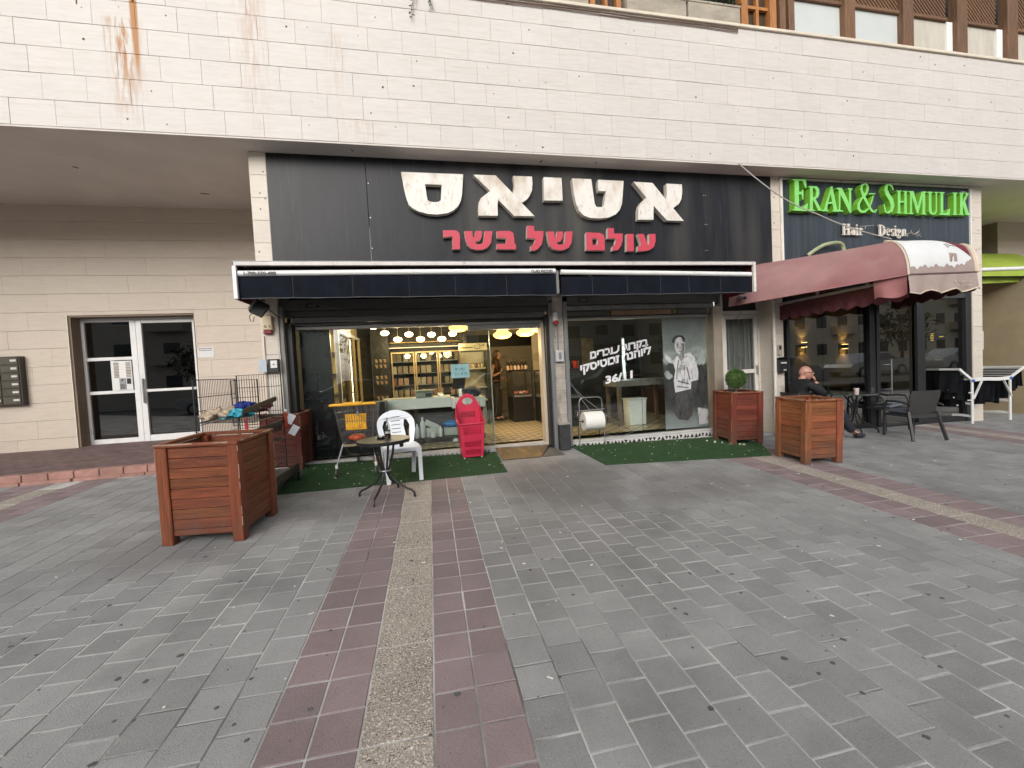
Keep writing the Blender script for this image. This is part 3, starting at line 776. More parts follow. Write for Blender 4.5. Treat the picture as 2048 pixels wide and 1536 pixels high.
# ------------------------------------------------------------------ shop front of the butcher
shop = thing('butcher_shop_front', 'butcher shop front with two large windows under the awning', 'shop front', (0, YG, .22))
bx(shop, 'jamb', m_grey_metal, -2.099, -2.03, 6.46, 6.60, .25, 2.62)
bx(shop, 'shutter_guide', m_dark, -2.029, -1.955, 6.56, 6.74, .25, 2.40, label='black shutter guide left of the window')
bx(shop, 'shutter_box', m_shutter, -2.098, 1.985, 6.50, 6.74, 2.565, 2.72, label='upper shutter box over the left window')
bx(shop, 'shutter_box', m_shutter, -2.098, 1.985, 6.56, 6.74, 2.475, 2.560, label='ribbed shutter box over the left window')
bx(shop, 'transom', M('transom_grey', (.16,.165,.165), .5, metal=.2, var=.2, vs=4, stretch=(.5,1,3)), -1.95, 1.93, 6.60, 6.74, 2.395, 2.470)
bx(shop, 'transom', m_dark, -1.95, 1.93, 6.66, 6.76, 2.352, 2.390)
bx(shop, 'window_head', M('window_head', (.33,.32,.30), .45, metal=.3, var=.15, vs=4, stretch=(.5,1,2)), -1.95, 1.93, 6.70, 6.80, 2.300, 2.350)
bx(shop, 'door_track', m_grey_metal, .65, 1.86, 6.69, 6.83, 2.22, 2.297, label='sliding door track over the open doorway')
bx(shop, 'sill', M('sill_stone', (.42,.41,.39), .6, var=.2, vs=8), -1.955, 1.88, 6.68, 6.82, .17, .285)
bx(shop, 'window_pane', m_glass, -1.955, -.882, YG, YG+.001, .286, 2.299, bevel=0)
bx(shop, 'window_pane', m_glass, -.878, .995, YG, YG+.001, .286, 2.299, bevel=0)
bx(shop, 'sliding_pane', m_glass_c, .55, 1.005, YG+.045, YG+.046, .30, 2.22, bevel=0, label='edge of the open sliding glass door')
bx(shop, 'pane_edge', M('glass_edge', (.30,.36,.30), .2, var=.1), .996, 1.008, YG-.004, YG+.05, .286, 2.22)
bx(shop, 'pane_edge', M('glass_edge_thin', (.10,.12,.11), .2, var=.1), -.8815, -.8785, YG-.003, YG+.004, .286, 2.299)
bx(shop, 'door_jamb', M('jamb_cream', (.50,.42,.32), .5, var=.1, vs=4), 1.862, 1.915, 6.66, 6.86, .20, 2.30, label='cream jamb of the open doorway')
bx(shop, 'shutter_guide', m_black, 1.917, 1.965, 6.55, 6.80, .20, 2.42, label='black shutter guide right of the doorway')
# grimy column between doorway and right window
col_ = thing('shop_column', 'grimy tiled column between the doorway and the right window', 'column', (2.13, 6.5, .17))
bx(col_, 'core', M('column_tile', (.36,.32,.28), .5, var=.25, vs=6, spots=[((.14,.09,.06), 9, (1,1,.3), .56, .12, .7), ((.52,.49,.45), 40, (1,1,1), .62, .05, .4)]), 2.03, 2.215, 6.52, 6.95, .17, 2.75)
bx(col_, 'side_rail', m_grey_metal, 1.968, 2.028, 6.49, 6.80, .17, 2.60)
bx(col_, 'side_rail', m_grey_metal, 2.217, 2.285, 6.50, 6.80, .22, 2.62)
gr = MB()
for z in (.75,.95,1.15,1.35,1.55,1.75,1.95,2.15,2.35): gr.box(2.03-2.13,2.215-2.13,6.5175-6.5,6.5205-6.5,z-.17,z+.003-.17)
gr.build('grout_line', m_dark, col_)
bx(col_, 'plinth', M('plinth_black', (.03,.03,.032), .6, var=.3, vs=12), 2.035, 2.213, 6.40, 6.515, .17, .59, label='black plinth block at the foot of the column')
bx(col_, 'plinth_cap', M('plinth_cap', (.33,.32,.30), .8, var=.3, vs=14), 2.03, 2.218, 6.395, 6.517, .592, .615)
sb = thing('switch_box', 'grey electric switch box on the column beside the right window', 'switch box', (2.11, 6.52, 1.63))
MB().box(-.07,.07,-.075,-.002,0,.19).build('case', M('box_grey', (.42,.43,.44), .45, var=.15, vs=12), sb, bevel=.006)
MB().box(-.02,.02,-.085,-.076,.04,.15).build('flap', m_grey_metal, sb, bevel=.003)
MB().tube([(-.01,-.03,.19),(-.012,-.03,.42),(-.02,-.02,.6)], .009, 6).build('conduit', m_grey_metal, sb, smooth=True)
si = thing('alarm_sounder', 'white alarm sounder with a red lens on the column', 'alarm', (2.062, 6.52, 2.25))
MB().tube([(0,-.05,.03),(0,-.05,.185)], .052, 14).build('case', M('sounder_white', (.60,.58,.55), .4), si, smooth=True)
MB().ball((0,-.085,.02), (.045,.03,.04), 14, 8).build('lens', M('lens_red', (.35,.02,.03), .25), si, smooth=True)
dm = MB().obox((2.07,6.48,2.65), (.082,.012,.082), (0,PI/4,0)); 
tag(dm.build('diamond_plate', M('plate_cream', (.45,.43,.37), .5), None, bevel=.002), 'cream diamond shaped plate above the alarm sounder', 'plate')
MB().box(2.0-2.13,2.26-2.13,.0,.4,2.582,2.75).build('header', m_dark, col_)
# right window
bx(shop, 'shutter_box', m_shutter, 2.288, 5.09, 6.50, 6.74, 2.565, 2.72, label='shutter box over the right window')
bx(shop, 'shutter_box', m_grey_metal, 2.288, 5.09, 6.57, 6.74, 2.48, 2.56, label='grey shutter slat box over the right window')
for a, mt in (((2.295,3.10),'m_grey_metal'),((3.13,4.28),None),((4.40,5.0),'m_grey_metal')):
    bx(shop, 'head_panel', M('head_panel_tan', (.23,.145,.09), .5, var=.15) if mt is None else m_shutter, a[0], a[1], 6.62, 6.74, 2.385, 2.475)
bx(shop, 'window_head', M('window_head_r', (.36,.35,.33), .45, var=.12, vs=4), 2.33, 5.08, 6.69, 6.79, 2.33, 2.372)
bx(shop, 'transom', m_dark, 2.33, 5.08, 6.64, 6.78, 2.374, 2.383)
bx(shop, 'jamb', m_white_old, 2.288, 2.328, 6.68, 6.80, .16, 2.372)
bx(shop, 'jamb', M('jamb_brown', (.27,.23,.18), .5, var=.2, vs=5, stretch=(1,1,.4)), 5.082, 5.26, 6.58, 6.80, .12, 2.50)
bx(shop, 'sill', M('sill_white', (.50,.50,.49), .5, var=.1, vs=6), 2.33, 5.08, 6.69, 6.80, .225, .262)
bx(shop, 'window_pane', m_glass, 2.329, 3.708, YG, YG+.001, .263, 2.329, bevel=0)
bx(shop, 'window_pane', m_glass, 3.712, 5.081, YG, YG+.001, .263, 2.329, bevel=0)
bx(shop, 'pane_edge', m_dark, 3.7085, 3.7115, YG-.003, YG+.004, .263, 2.329)
# patterned tile strip under the window: white with black triangles
bx(shop, 'tile_strip', M('tile_strip_white', (.60,.59,.57), .4, var=.08), 2.30, 5.10, 6.66, 6.70, .06, .222)
tp = MB()
x = 2.34
while x < 5.05:
    wv = random.uniform(.05,.09); zb, zt = .13+random.uniform(-.01,.01), .205
    q = [(x,zb),(x+wv*.5,zt),(x+wv,zb+random.uniform(0,.03))] if random.random() < .6 else [(x,zt),(x+wv*.4,zb),(x+wv*.9,zt-.01)]
    tp.prism(q, lambda u,v,d: (u,d-YG,v-.22), 6.657, 6.6595); x += wv*random.uniform(.9,1.3)
tag(tp.build('tile_motif', m_black, shop), kind='stuff')
mb = MB(); x = -.9
while x < .93:
    wv = random.uniform(.03,.06); mb.box(x, x+wv, 6.676-YG, 6.679-YG, -.03, .02); x += wv*random.uniform(1.3,2.2)
tag(mb.build('tile_motif', m_grey_metal, shop), kind='stuff')

# ------------------------------------------------------------------ white side door with barred glass
sdr = thing('side_door', 'white framed glass door with bars behind the topiary', 'door', (5.9, 6.85, .1))
for a in ((5.40,5.445,.10,2.75),(6.20,6.232,.1,2.75)): bx(sdr, 'frame', m_white_old, a[0], a[1], 6.78, 6.90, a[2], a[3])
bx(sdr, 'frame', m_white_old, 5.446, 6.199, 6.785, 6.895, 2.36, 2.43)
bx(sdr, 'overlight', M('overlight_dark', (.04,.038,.035), .3), 5.446, 6.199, 6.83, 6.84, 2.431, 2.75, bevel=0)
for a in ((5.448,5.52),(6.125,6.197)): bx(sdr, 'leaf_stile', m_white_old, a[0], a[1], 6.80, 6.86, .12, 2.355)
for a in ((2.275,2.355),(1.235,1.31),(.12,.24)): bx(sdr, 'leaf_rail', m_white_old, 5.521, 6.124, 6.802, 6.858, a[0], a[1])
m_frost = glass('side_door_glass', (.75,.77,.77), .08)
for a in ((1.311,2.274),(.241,1.234)): bx(sdr, 'pane', m_frost, 5.521, 6.124, 6.825, 6.826, a[0], a[1], bevel=0)
bars = MB()
for x in (5.62,5.74,5.86,5.98,6.08): bars.box(x-5.9-.007,x-5.9+.007,.02,.034,.14,2.17)
for x0,x1,z in ((5.62,5.74,1.98),(5.86,5.98,1.6),(5.52,5.62,1.55),(5.98,6.08,2.0),(5.74,5.86,.9),(5.86,5.98,.75),(5.62,5.74,.6)): bars.box(x0-5.9,x1-5.9,.021,.033,z-.1-.006,z-.1+.006)
bars.build('security_bars', m_white_old, sdr)
MB().box(.245,.275,-.085,-.05,1.10,1.28).build('handle', m_chrome, sdr, bevel=.006)
MB().box(-.46,.3,.10,.12,0,2.7).build('curtain', M('curtain_grey', (.42,.43,.43), .9, var=.15, vs=4, stretch=(9,1,.4)), sdr)
stp = MB().box(5.27,6.40,6.45,6.80,-.1,.105).build('door_step', M('step_stone', (.30,.31,.32), .7, var=.2, vs=7), None, bevel=.01)
tag(stp, 'grey stone step in front of the white side door', 'step')

# ------------------------------------------------------------------ salon front
sal = thing('hair_salon', 'dark glazed hair salon front with a tall bar handle', 'shop front', (8.6, 6.5, -.02))
for a in ((6.52,6.57,-.12,2.75),(10.87,11.015,-.2,2.75)): bx(sal, 'frame', m_dark, a[0], a[1], 6.45, 6.62, a[2], a[3])
for a in ((8.42,8.56,-.15,2.75),(9.66,9.80,-.15,2.75)): bx(sal, 'mullion', m_dark, a[0], a[1], 6.46, 6.60, a[2], a[3])
bx(sal, 'transom', m_dark, 6.571, 8.419, 6.47, 6.60, 2.50, 2.60); bx(sal, 'transom', m_dark, 8.561, 9.659, 6.47, 6.60, 2.53, 2.62)
bx(sal, 'transom', M('transom_salon', (.05,.052,.05), .4), 9.801, 10.869, 6.46, 6.60, 2.53, 2.62)
bx(sal, 'bottom_rail', m_dark, 6.571, 8.419, 6.47, 6.60, -.15, .12); bx(sal, 'bottom_rail', m_dark, 9.801, 10.869, 6.47, 6.60, -.2, .10)
dl = bx(sal, 'door_leaf', m_dark, 8.565, 8.64, 6.44, 6.50, -.12, 2.525, label='dark framed glass salon door'); bx(sal, 'leaf_stile', m_dark, 9.58, 9.655, 6.44, 6.50, -.12, 2.525)
bx(sal, 'leaf_rail', m_dark, 8.641, 9.579, 6.442, 6.498, 2.44, 2.525); bx(sal, 'leaf_rail', m_dark, 8.641, 9.579, 6.442, 6.498, -.12, .05)
for a in ((6.571,8.419,.121,2.499),(8.641,9.579,.051,2.439),(9.801,10.869,.101,2.529),(9.801,10.869,2.621,2.75),(6.571,8.419,2.601,2.75)):
    bx(sal, 'pane', m_glass_d, a[0], a[1], 6.52, 6.521, a[2], a[3], bevel=0)
hb = MB().tube([(.21,-.13,.70),(.21,-.13,1.38)], .017, 10)
for z in (.80,1.28): hb.tube([(.21,-.13,z),(.03,-.13,z),(.03,-.06,z)], .008, 8)
hb.build('bar_handle', m_chrome, sal, smooth=True)
st_ = MB().prism([(-.045,1.80),(.05,1.88),(.17,1.85),(.17,1.83),(.36,1.83),(.36,1.72),(.17,1.72),(.17,1.70),(.06,1.66),(-.04,1.72)], lambda u,v,d: (1.42+u, d, v), .012, .016)
st_.build('sticker', m_black, sal, label=None) if False else st_.build('sticker', m_black, sal)
yl = MB()
for k in range(5): yl.box(1.395+random.uniform(0,.02),1.50,.0105,.0115,1.70+.034*k,1.712+.034*k)
yl.box(1.64,1.76,.0105,.0115,1.77,1.785)
yl.build('sticker_print', M('sticker_yellow', (.6,.45,.05), .5), sal)
# salon room
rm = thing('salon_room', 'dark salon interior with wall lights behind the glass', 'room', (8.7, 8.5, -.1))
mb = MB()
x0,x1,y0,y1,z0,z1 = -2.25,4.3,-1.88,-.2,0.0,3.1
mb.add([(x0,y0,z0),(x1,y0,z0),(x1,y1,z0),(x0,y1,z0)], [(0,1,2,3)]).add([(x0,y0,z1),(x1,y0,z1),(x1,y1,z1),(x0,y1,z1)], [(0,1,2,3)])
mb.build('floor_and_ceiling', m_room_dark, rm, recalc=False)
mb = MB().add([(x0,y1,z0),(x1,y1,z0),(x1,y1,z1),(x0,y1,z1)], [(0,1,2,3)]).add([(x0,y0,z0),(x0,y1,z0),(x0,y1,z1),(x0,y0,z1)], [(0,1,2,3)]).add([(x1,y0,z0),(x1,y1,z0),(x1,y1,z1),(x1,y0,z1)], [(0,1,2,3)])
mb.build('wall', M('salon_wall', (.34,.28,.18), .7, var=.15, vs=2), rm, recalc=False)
wl_m = emis('sconce_glow', (1.0,.62,.20), 22)
for k, (x, z) in enumerate(((8.80,1.765),(9.99,1.68),(11.52,1.72))):
    sc = thing('wall_light', 'small black up and down wall light %s' % ('nearest the left of the salon window','in the middle of the salon window','seen through the salon door')[k], 'wall light', (x, 8.295, z), 0, 'wall lights in the salon')
    MB().box(-.05,.05,-.11,0,-.05,.05).build('case', m_black, sc, bevel=.004)
    MB().box(-.04,.04,-.10,-.01,.051,.056).box(-.04,.04,-.10,-.01,-.056,-.051).build('lens', wl_m, sc)
    for s_ in (1,-1):
        l = bpy.data.lights.new('wall_light_lamp', 'SPOT'); l.energy = 9; l.color = (1,.62,.22); l.spot_size = rad(80); l.spot_blend = .6; l.shadow_soft_size = .02
        lo = bpy.data.objects.new('wall_light_lamp', l); C.objects.link(lo); lo.parent = sc; lo.location = (0,-.10,.07*s_); lo.rotation_euler = (PI if s_ > 0 else 0, 0, 0)
        lo.rotation_euler = (PI-.25 if s_ > 0 else .25, 0, 0)
for x, z0_, z1_ in ((-1.3,.0,.9),(.3,0,.85),(1.6,0,.9)):
    MB().box(x-.3,x+.3,-.75,-.35,z0_,z1_).build('styling_station', M('station_dark_%d' % int(x*10), (.03,.027,.025), .4), rm)
mb = MB()
for x in (-1.75,-.95,-.25,.65,1.75,2.35,3.3): mb.box(x,x+.02,-.24,-.205,0,3.1)
mb.build('wall_batten', m_dark, rm)
# ------------------------------------------------------------------ big black sign
m_letter = M('letter_cream', (.72,.69,.64), .45, var=.05, vs=4, spots=[((.45,.35,.24), 2.6, (1.2,1,.8), .47, .2, .75), ((.38,.28,.18), 15, (1.5,1,.6), .60, .1, .5)])
m_letter_side = m_letter
m_red_face = M('letter_red', (.52,.050,.082), .5, var=.06, vs=6)
m_letter_return = M('letter_return', (.66,.60,.53), .5, var=.08)
sg = thing('shop_sign', 'wide black sign board with large cream and small red letters', 'sign', (2.0, YS, 3.3))
sl = sg.location
for a, b, yy in ((-2.097,-.758,YS+.004),(-.752,4.878,YS),(4.882,6.233,YS+.004)):
    MB().box(a-sl.x, b-sl.x, yy-sl.y, yy+.03-sl.y, 2.75-sl.z, ZC-.026-sl.z).build('panel', m_black_panel, sg, bevel=.002)
mb = MB()
for z in (3.45,3.9,4.4): 
    for x in (-.73,4.86,4.9): mb.lathe([(.008,0),(.005,.003)], (x-sl.x,-.001,z-sl.z), 7, Matrix.Rotation(PI/2,3,'X'))
tag(mb.build('rivet', m_chrome, sg), kind='stuff')
def letter(root, o, h, y0, y1, mat, name='letter', back=None):
    l = root.location
    fn = lambda u,v,d: (u-l.x, d-l.y, v-l.z)
    ob = MB().prism(o, fn, y0, y1, [h] if h else ()).build(name, mat, root)
    if back:                                            # second slot: the returns
        ob.data.materials.append(back)
        for p in ob.data.polygons:
            if abs(p.normal.y) < .5: p.material_index = 1
    return ob
for o, h in BIG: letter(sg, o, h, 6.33, YS-.005, m_letter, 'large_letter', m_letter_return)
for o, h in RED: letter(sg, o, h, 6.345, YS-.005, m_red_face, 'red_letter', m_letter_return)
# ------------------------------------------------------------------ salon sign
m_green_l = M('letter_green', (.21,.62,.15), .45, var=.08, vs=6); m_green_s = M('letter_green_return', (.20,.50,.04), .5, var=.12, vs=8)
ss = thing('salon_sign', 'dark blue salon sign with raised green serif letters', 'sign', (8.7, YS, 3.2))
sl = ss.location
MB().box(6.44-sl.x,11.0-sl.x,.02,.05,2.75-sl.z,ZC-.03-sl.z).build('panel', m_navy_panel, ss)
for a in ((6.445,6.475,2.78,4.77),(10.965,10.995,2.78,4.75)): MB().box(a[0]-sl.x,a[1]-sl.x,-.01,.019,a[2]-sl.z,a[3]-sl.z).build('frame', m_white_alu, ss)
MB().box(6.476-sl.x,10.964-sl.x,-.008,.019,4.735-sl.z,4.765-sl.z).build('frame', m_white_old, ss)
dd = 0
whole = {}
for n, o, h in GREEN:
    dd += .0006
    ob = letter(ss, o, h, 6.335+dd, YS+.018, m_green_l, 'green_letter', m_green_s)
def text_mesh(s, size, mat, name, ext=.004, off=0, shear=0, sx=1.0, align='LEFT', sp=1.0):
    cu = bpy.data.curves.new('txt', 'FONT'); cu.body = s; cu.size = size; cu.extrude = ext; cu.offset = off; cu.shear = shear
    cu.align_x = align; cu.space_character = sp; cu.resolution_u = 2
    t = bpy.data.objects.new('txt', cu); C.objects.link(t)
    dg = bpy.context.evaluated_depsgraph_get(); dg.update()
    me = bpy.data.meshes.new_from_object(t.evaluated_get(dg)); me.name = name
    bpy.data.objects.remove(t); bpy.data.curves.remove(cu)
    if sx != 1: 
        for v in me.vertices: v.co.x *= sx
    me.materials.clear(); me.materials.append(mat)
    return me
def text(s, size, mat, name, parent, loc, rot=(PI/2,0,0), fit=None, **k):
    me = text_mesh(s, size, mat, name, **k)
    if fit:
        xs = [v.co.x for v in me.vertices]
        if xs:
            q = fit/(max(xs)-min(xs)); x0 = min(xs)
            for v in me.vertices: v.co.x = (v.co.x-x0)*q
    return put(name, me, parent, loc, rot)
# serif lettering made of stems, bowls and feet
def serif_word(word, x0, z0, hgt, wid, y, root, mat):
    l = root.location
    cur = x0
    for ch in word:
        if ch == ' ': cur += hgt*.33; continue
        mb = MB(); up = ch.isupper(); H = hgt if up else hgt*.68; w_ = hgt*.85 if up else hgt*.5
        st = hgt*.20; th = hgt*.08; sf = hgt*.07
        ly = [0]
        def R_(u0,u1,v0,v1):
            ly[0] += .0004
            mb.box(cur+u0-l.x, cur+u1-l.x, y-ly[0]-l.y, y+.025+ly[0]-l.y, z0+v0-l.z, z0+v1-l.z)
        def B_(cx,cz,rx,rz,a0,a1,t):
            n = 10; o, i = [], []
            for k in range(n+1):
                a = a0+(a1-a0)*k/n
                tt = t*(.45+.55*abs(math.cos(a)))
                o.append((cx+rx*math.cos(a), cz+rz*math.sin(a))); i.append((cx+(rx-tt)*math.cos(a), cz+(rz-tt*.7)*math.sin(a)))
            mb.prism(o+i[::-1], lambda u,v,d: (cur+u-l.x, d-l.y, z0+v-l.z), y+.0006+ly[0], y+.0245)
        if ch == 'H':
            for u in (.06,.55): R_(hgt*u,hgt*u+st,0,H); R_(hgt*u-sf,hgt*u+st+sf,-.001,th); R_(hgt*u-sf,hgt*u+st+sf,H-th,H+.001)
            R_(hgt*.2,hgt*.6,H*.46,H*.56)
        elif ch == 'D':
            R_(hgt*.08,hgt*.08+st,0,H); R_(hgt*.0,hgt*.4,-.001,th); R_(hgt*.0,hgt*.4,H-th,H+.001); B_(hgt*.35,H/2,hgt*.45,H/2,-PI/2,PI/2,st*1.1)
        elif ch == 'a': B_(hgt*.2,H*.33,hgt*.2,H*.33,0,2*PI,st*.8); R_(hgt*.30,hgt*.30+st*.8,0,H*.8); B_(hgt*.22,H*.72,hgt*.23,H*.28,0,PI*.95,st*.7)
        elif ch == 'i': R_(hgt*.08,hgt*.08+st*.8,0,H); R_(0,hgt*.33,-.001,th); R_(0,hgt*.16,H-th,H+.001); mb.ball((cur+hgt*.16-l.x, y+.012-l.y, z0+hgt*.88-l.z), hgt*.09, 8, 6); w_ = hgt*.33
        elif ch == 'r': R_(hgt*.08,hgt*.08+st*.8,0,H); R_(0,hgt*.34,-.001,th); B_(hgt*.34,H*.62,hgt*.16,H*.36,.2,PI*.9,st*.8); w_ = hgt*.48
        elif ch == 'e': B_(hgt*.24,H/2,hgt*.23,H/2,.1,PI*1.8,st*.8); R_(hgt*.1,hgt*.44,H*.47,H*.58)
        elif ch == 's': B_(hgt*.2,H*.73,hgt*.17,H*.27,.3,PI*1.4,st*.7); B_(hgt*.2,H*.26,hgt*.19,H*.27,-PI*.85,PI*.5,st*.7); w_ = hgt*.42
        elif ch == 'g': B_(hgt*.22,H*.66,hgt*.2,H*.33,0,2*PI,st*.75); B_(hgt*.22,-H*.1,hgt*.23,H*.22,0,2*PI,st*.6); R_(hgt*.1,hgt*.2,H*.1,H*.3)
        elif ch == 'n':
            for u in (.06,.36): R_(hgt*u,hgt*u+st*.8,0,H*.9); R_(hgt*u-sf,hgt*u+st+sf*.6,-.001,th)
            B_(hgt*.32,H*.6,hgt*.22,H*.4,0,PI*.9,st*.7); w_ = hgt*.6
        mb.build('cream_letter', mat, root)
        cur += w_*wid
m_cream = M('cream_letter', (.66,.61,.54), .5, var=.12, vs=8)
serif_word('Hair', 7.75, 3.745, .205, 1.08, 6.385, ss, m_cream)
serif_word('Design', 8.59, 3.74, .205, 1.03, 6.385, ss, m_cream)
wv = MB()
for k in range(6):
    x = random.choice((8.3,8.75,9.1,9.3,9.5))+random.uniform(-.05,.1); z = random.uniform(3.70,3.90)
    wv.tube([(x-sl.x+random.uniform(-.06,.06)*j+.02*math.sin(j*2+k), -.055-.01*(j%2), z-sl.z+.045*math.cos(j*1.3+k)) for j in range(5)], .004, 5)
tag(wv.build('loose_wire', M('wire_cream', (.50,.45,.36), .5), ss, smooth=True), kind='stuff')
text('r 2011', .055, m_white_alu, 'small_print', ss, (10.70-sl.x, -.0, 4.63-sl.z), fit=.17)
lp = MB().tube([(6.959,6.40,3.36),(7.05,6.36,3.43),(7.126,6.34,3.478),(7.25,6.33,3.535),(7.372,6.33,3.562),(7.50,6.33,3.578),(7.60,6.33,3.575),(7.66,6.33,3.545),(7.684,6.33,3.482),(7.70,6.34,3.36)], .034, 8)
tag(lp.build('green_loop', M('loop_green', (.33,.38,.22), .5, var=.1), None, smooth=True), 'pale green curved loop rising behind the burgundy awning', 'sign piece')

# ------------------------------------------------------------------ black shop awning in its white housing
m_valance = M('valance_navy', (.007,.009,.015), .85, spec=.12, var=.35, vs=5, stretch=(1,1,.5), spots=[((.05,.048,.045), 3.5, (1,1,.3), .62, .18, .4)])
m_red_cloth = M('awning_red_cloth', (.10,.008,.014), .7, var=.3, vs=4)
def awning(root, x0, x1, label_bar):
    l = root.location
    bar = MB().tube([(x0-l.x,-.02,2.918-l.z),((x0+x1)/2-l.x,-.02,2.93-l.z if x0 < 0 else 2.895-l.z),(x1-l.x,-.02,2.932-l.z if x0 < 0 else 2.868-l.z)], .036, 12)
    b = bar.build('front_bar', m_white_alu, root, smooth=True)
    n = 40
    vs, fs = [], []
    for i in range(n+1):
        x = x0+(x1-x0)*i/n
        for j in range(5):
            t = j/4
            zz = (2.888 if x0 < 0 else 2.85)-.285*t+(.0-.02*i/n if x0 < 0 else .01)*t
            vs.append((x-l.x, -.02+.010*math.sin(i*1.7)*t+.012*math.sin(i*.61+2)*t, zz-l.z))
    for i in range(n):
        for j in range(4): a = i*5+j; fs.append((a, a+5, a+6, a+1))
    v2 = [(x, y+.004, z) for x, y, z in vs]; N = len(vs)
    f2 = [tuple(N+k for k in reversed(f)) for f in fs]
    MB().add(vs+v2, fs+f2).build('valance', m_valance, root, smooth=True, recalc=False)
    hm = MB()
    for i in range(n): 
        p, q = vs[i*5+4], vs[i*5+9]
        hm.beam((p[0],p[1]-.002,p[2]+.006), (q[0],q[1]-.002,q[2]+.006), .004, .010)
    for k in range(1, 6):
        i = int(n*k/6); p, q = vs[i*5], vs[i*5+4]
        hm.beam((p[0],p[1]-.003,p[2]), (q[0],q[1]-.003,q[2]), .007, .003, (1,0,0))
    hm.build('hem_seam', M('seam_grey_%d' % int(x0*10), (.055,.055,.06), .7), root)
    # rolled cloth and canopy sheet behind the bar
    MB().tube([(x0+.05-l.x,.35,2.93-l.z),(x1-.05-l.x,.35,2.93-l.z)], .06, 12).build('cloth_roll', m_red_cloth, root, smooth=True)
    MB().add([(x0-l.x,-.01,2.95-l.z),(x1-l.x,-.01,2.95-l.z),(x1-l.x,.35,2.985-l.z),(x0-l.x,.35,2.985-l.z)], [(0,1,2,3)]).build('canopy_sheet', M('canopy_dark_%d' % int(x0*10), (.02,.018,.02), .8), root, recalc=False)
    return b
aw = thing('shop_awning', 'retracted navy awning with a phone number on its white front bar', 'awning', (0, 5.75, 2.6))
awning(aw, -2.27, 1.86, 1)
aw2 = thing('shop_awning', 'shorter retracted navy awning with a plain white front bar', 'awning', (3.5, 5.75, 2.6))
awning(aw2, 1.945, 5.13, 0)
for root, s, x, z, wd in ((aw, '1-700-550-488', -2.20, 2.893, .37), (aw, 'סככות נועה'[::-1], 1.50, 2.906, .31)):
    l = root.location
    text(s, .058, m_black, 'bar_text', root, (x-l.x, -.0605, z-l.z), fit=wd, ext=.001, off=.0015)
hs_ = thing('awning_housing', 'long white and dark red housing that holds both navy awnings', 'awning frame', (1.45, 5.72, 2.6))
l = hs_.location
m_housing = M('housing_white', (.62,.58,.56), .5, var=.12, vs=5, spots=[((.30,.16,.14), 9, (1,1,.6), .63, .1, .5)])
MB().box(-2.31-l.x,5.20-l.x,-.03,.02,3.012-l.z,3.056-l.z).build('top_rail', m_housing, hs_, bevel=.003)
MB().box(-2.33-l.x,-2.285-l.x,-.028,.018,2.60-l.z,3.010-l.z).build('side_rail', m_white_alu, hs_, bevel=.003)
MB().box(5.16-l.x,5.20-l.x,-.028,.018,2.585-l.z,3.010-l.z).build('side_rail', m_white_old, hs_, bevel=.003)
MB().box(-2.34-l.x,5.21-l.x,.0,.70,3.058-l.z,3.075-l.z).build('roof_sheet', m_grey_metal, hs_)
for a in (-2.335, 5.185): MB().box(a-l.x,a+.018-l.x,.022,.70,2.60-l.z,3.055-l.z).build('end_plate', m_red_cloth, hs_)
MB().box(-2.28-l.x,5.15-l.x,.60,.62,2.76-l.z,3.056-l.z).build('rear_cloth', m_red_cloth, hs_)
MB().box(1.885-l.x,1.925-l.x,.05,.6,2.62-l.z,2.95-l.z).build('bracket', m_grey_metal, hs_)
for x in (-1.9,.2,2.4,4.8): 
    MB().beam((x-l.x,.1,2.93-l.z),(x+.35-l.x,.62,2.86-l.z),.035,.05).build('folding_arm', m_grey_metal, hs_)
fl = thing('floodlight', 'dark floodlight hanging under the left end of the shop awning', 'floodlight', (-2.16, 6.0, 2.52))
a = MB().obox((0,0,0),(.17,.055,.20),(rad(-25),rad(28),0)); a.build('housing', m_blackmetal, fl, bevel=.008)
MB().obox((.012,-.034,-.012),(.14,.006,.17),(rad(-25),rad(28),0)).build('lens', M('flood_lens', (.05,.05,.05), .15), fl)
MB().obox((-.075,.0,.045),(.03,.07,.16),(rad(-25),rad(28),0)).build('bracket', m_grey_metal, fl)
MB().tube([(-.09,0,-.05),(-.125,-.01,-.10),(-.12,0,-.16),(-.085,0,-.165),(-.07,.0,-.10)], .005, 6).build('cable', m_black, fl, smooth=True)
MB().tube([(.07,.1,.02),(.10,.25,-.05),(.13,.4,-.08)], .006, 6).build('cable', m_black, fl, smooth=True)
MB().beam((-.06,-.0,.10),(-.06,.35,.17),.03,.03).build('arm', m_grey_metal, fl)
cbx = MB().tube([(-1.52,6.1,2.60),(-1.3,6.45,2.565),(-1.05,6.48,2.53),(-.8,6.48,2.525),(-.55,6.48,2.545),(-.3,6.48,2.585)], .006, 6)
tag(cbx.build('drooping_cable', M('cable_grey', (.10,.095,.085), .6), None, smooth=True), 'thin grey cable drooping across the left shutter box', 'cable')
for (x0, z0, w_) in ((-1.72,2.60,.18),(2.50,2.61,.16)):
    k = MB().box(x0,x0+w_,6.488,6.499,z0,z0+.062).build('maker_plate', m_black, shop)
    k.location = (-shop.location.x, -shop.location.y, -shop.location.z)
    text('אבוס'[::-1] if x0 < 0 else 'רולס'[::-1], .05, M('plate_text_%d' % int(x0*10), (.3,.27,.2), .5), 'plate_text', shop, (x0+.03-shop.location.x, 6.4865-shop.location.y, z0+.013-shop.location.z), fit=w_-.06, ext=.0008)
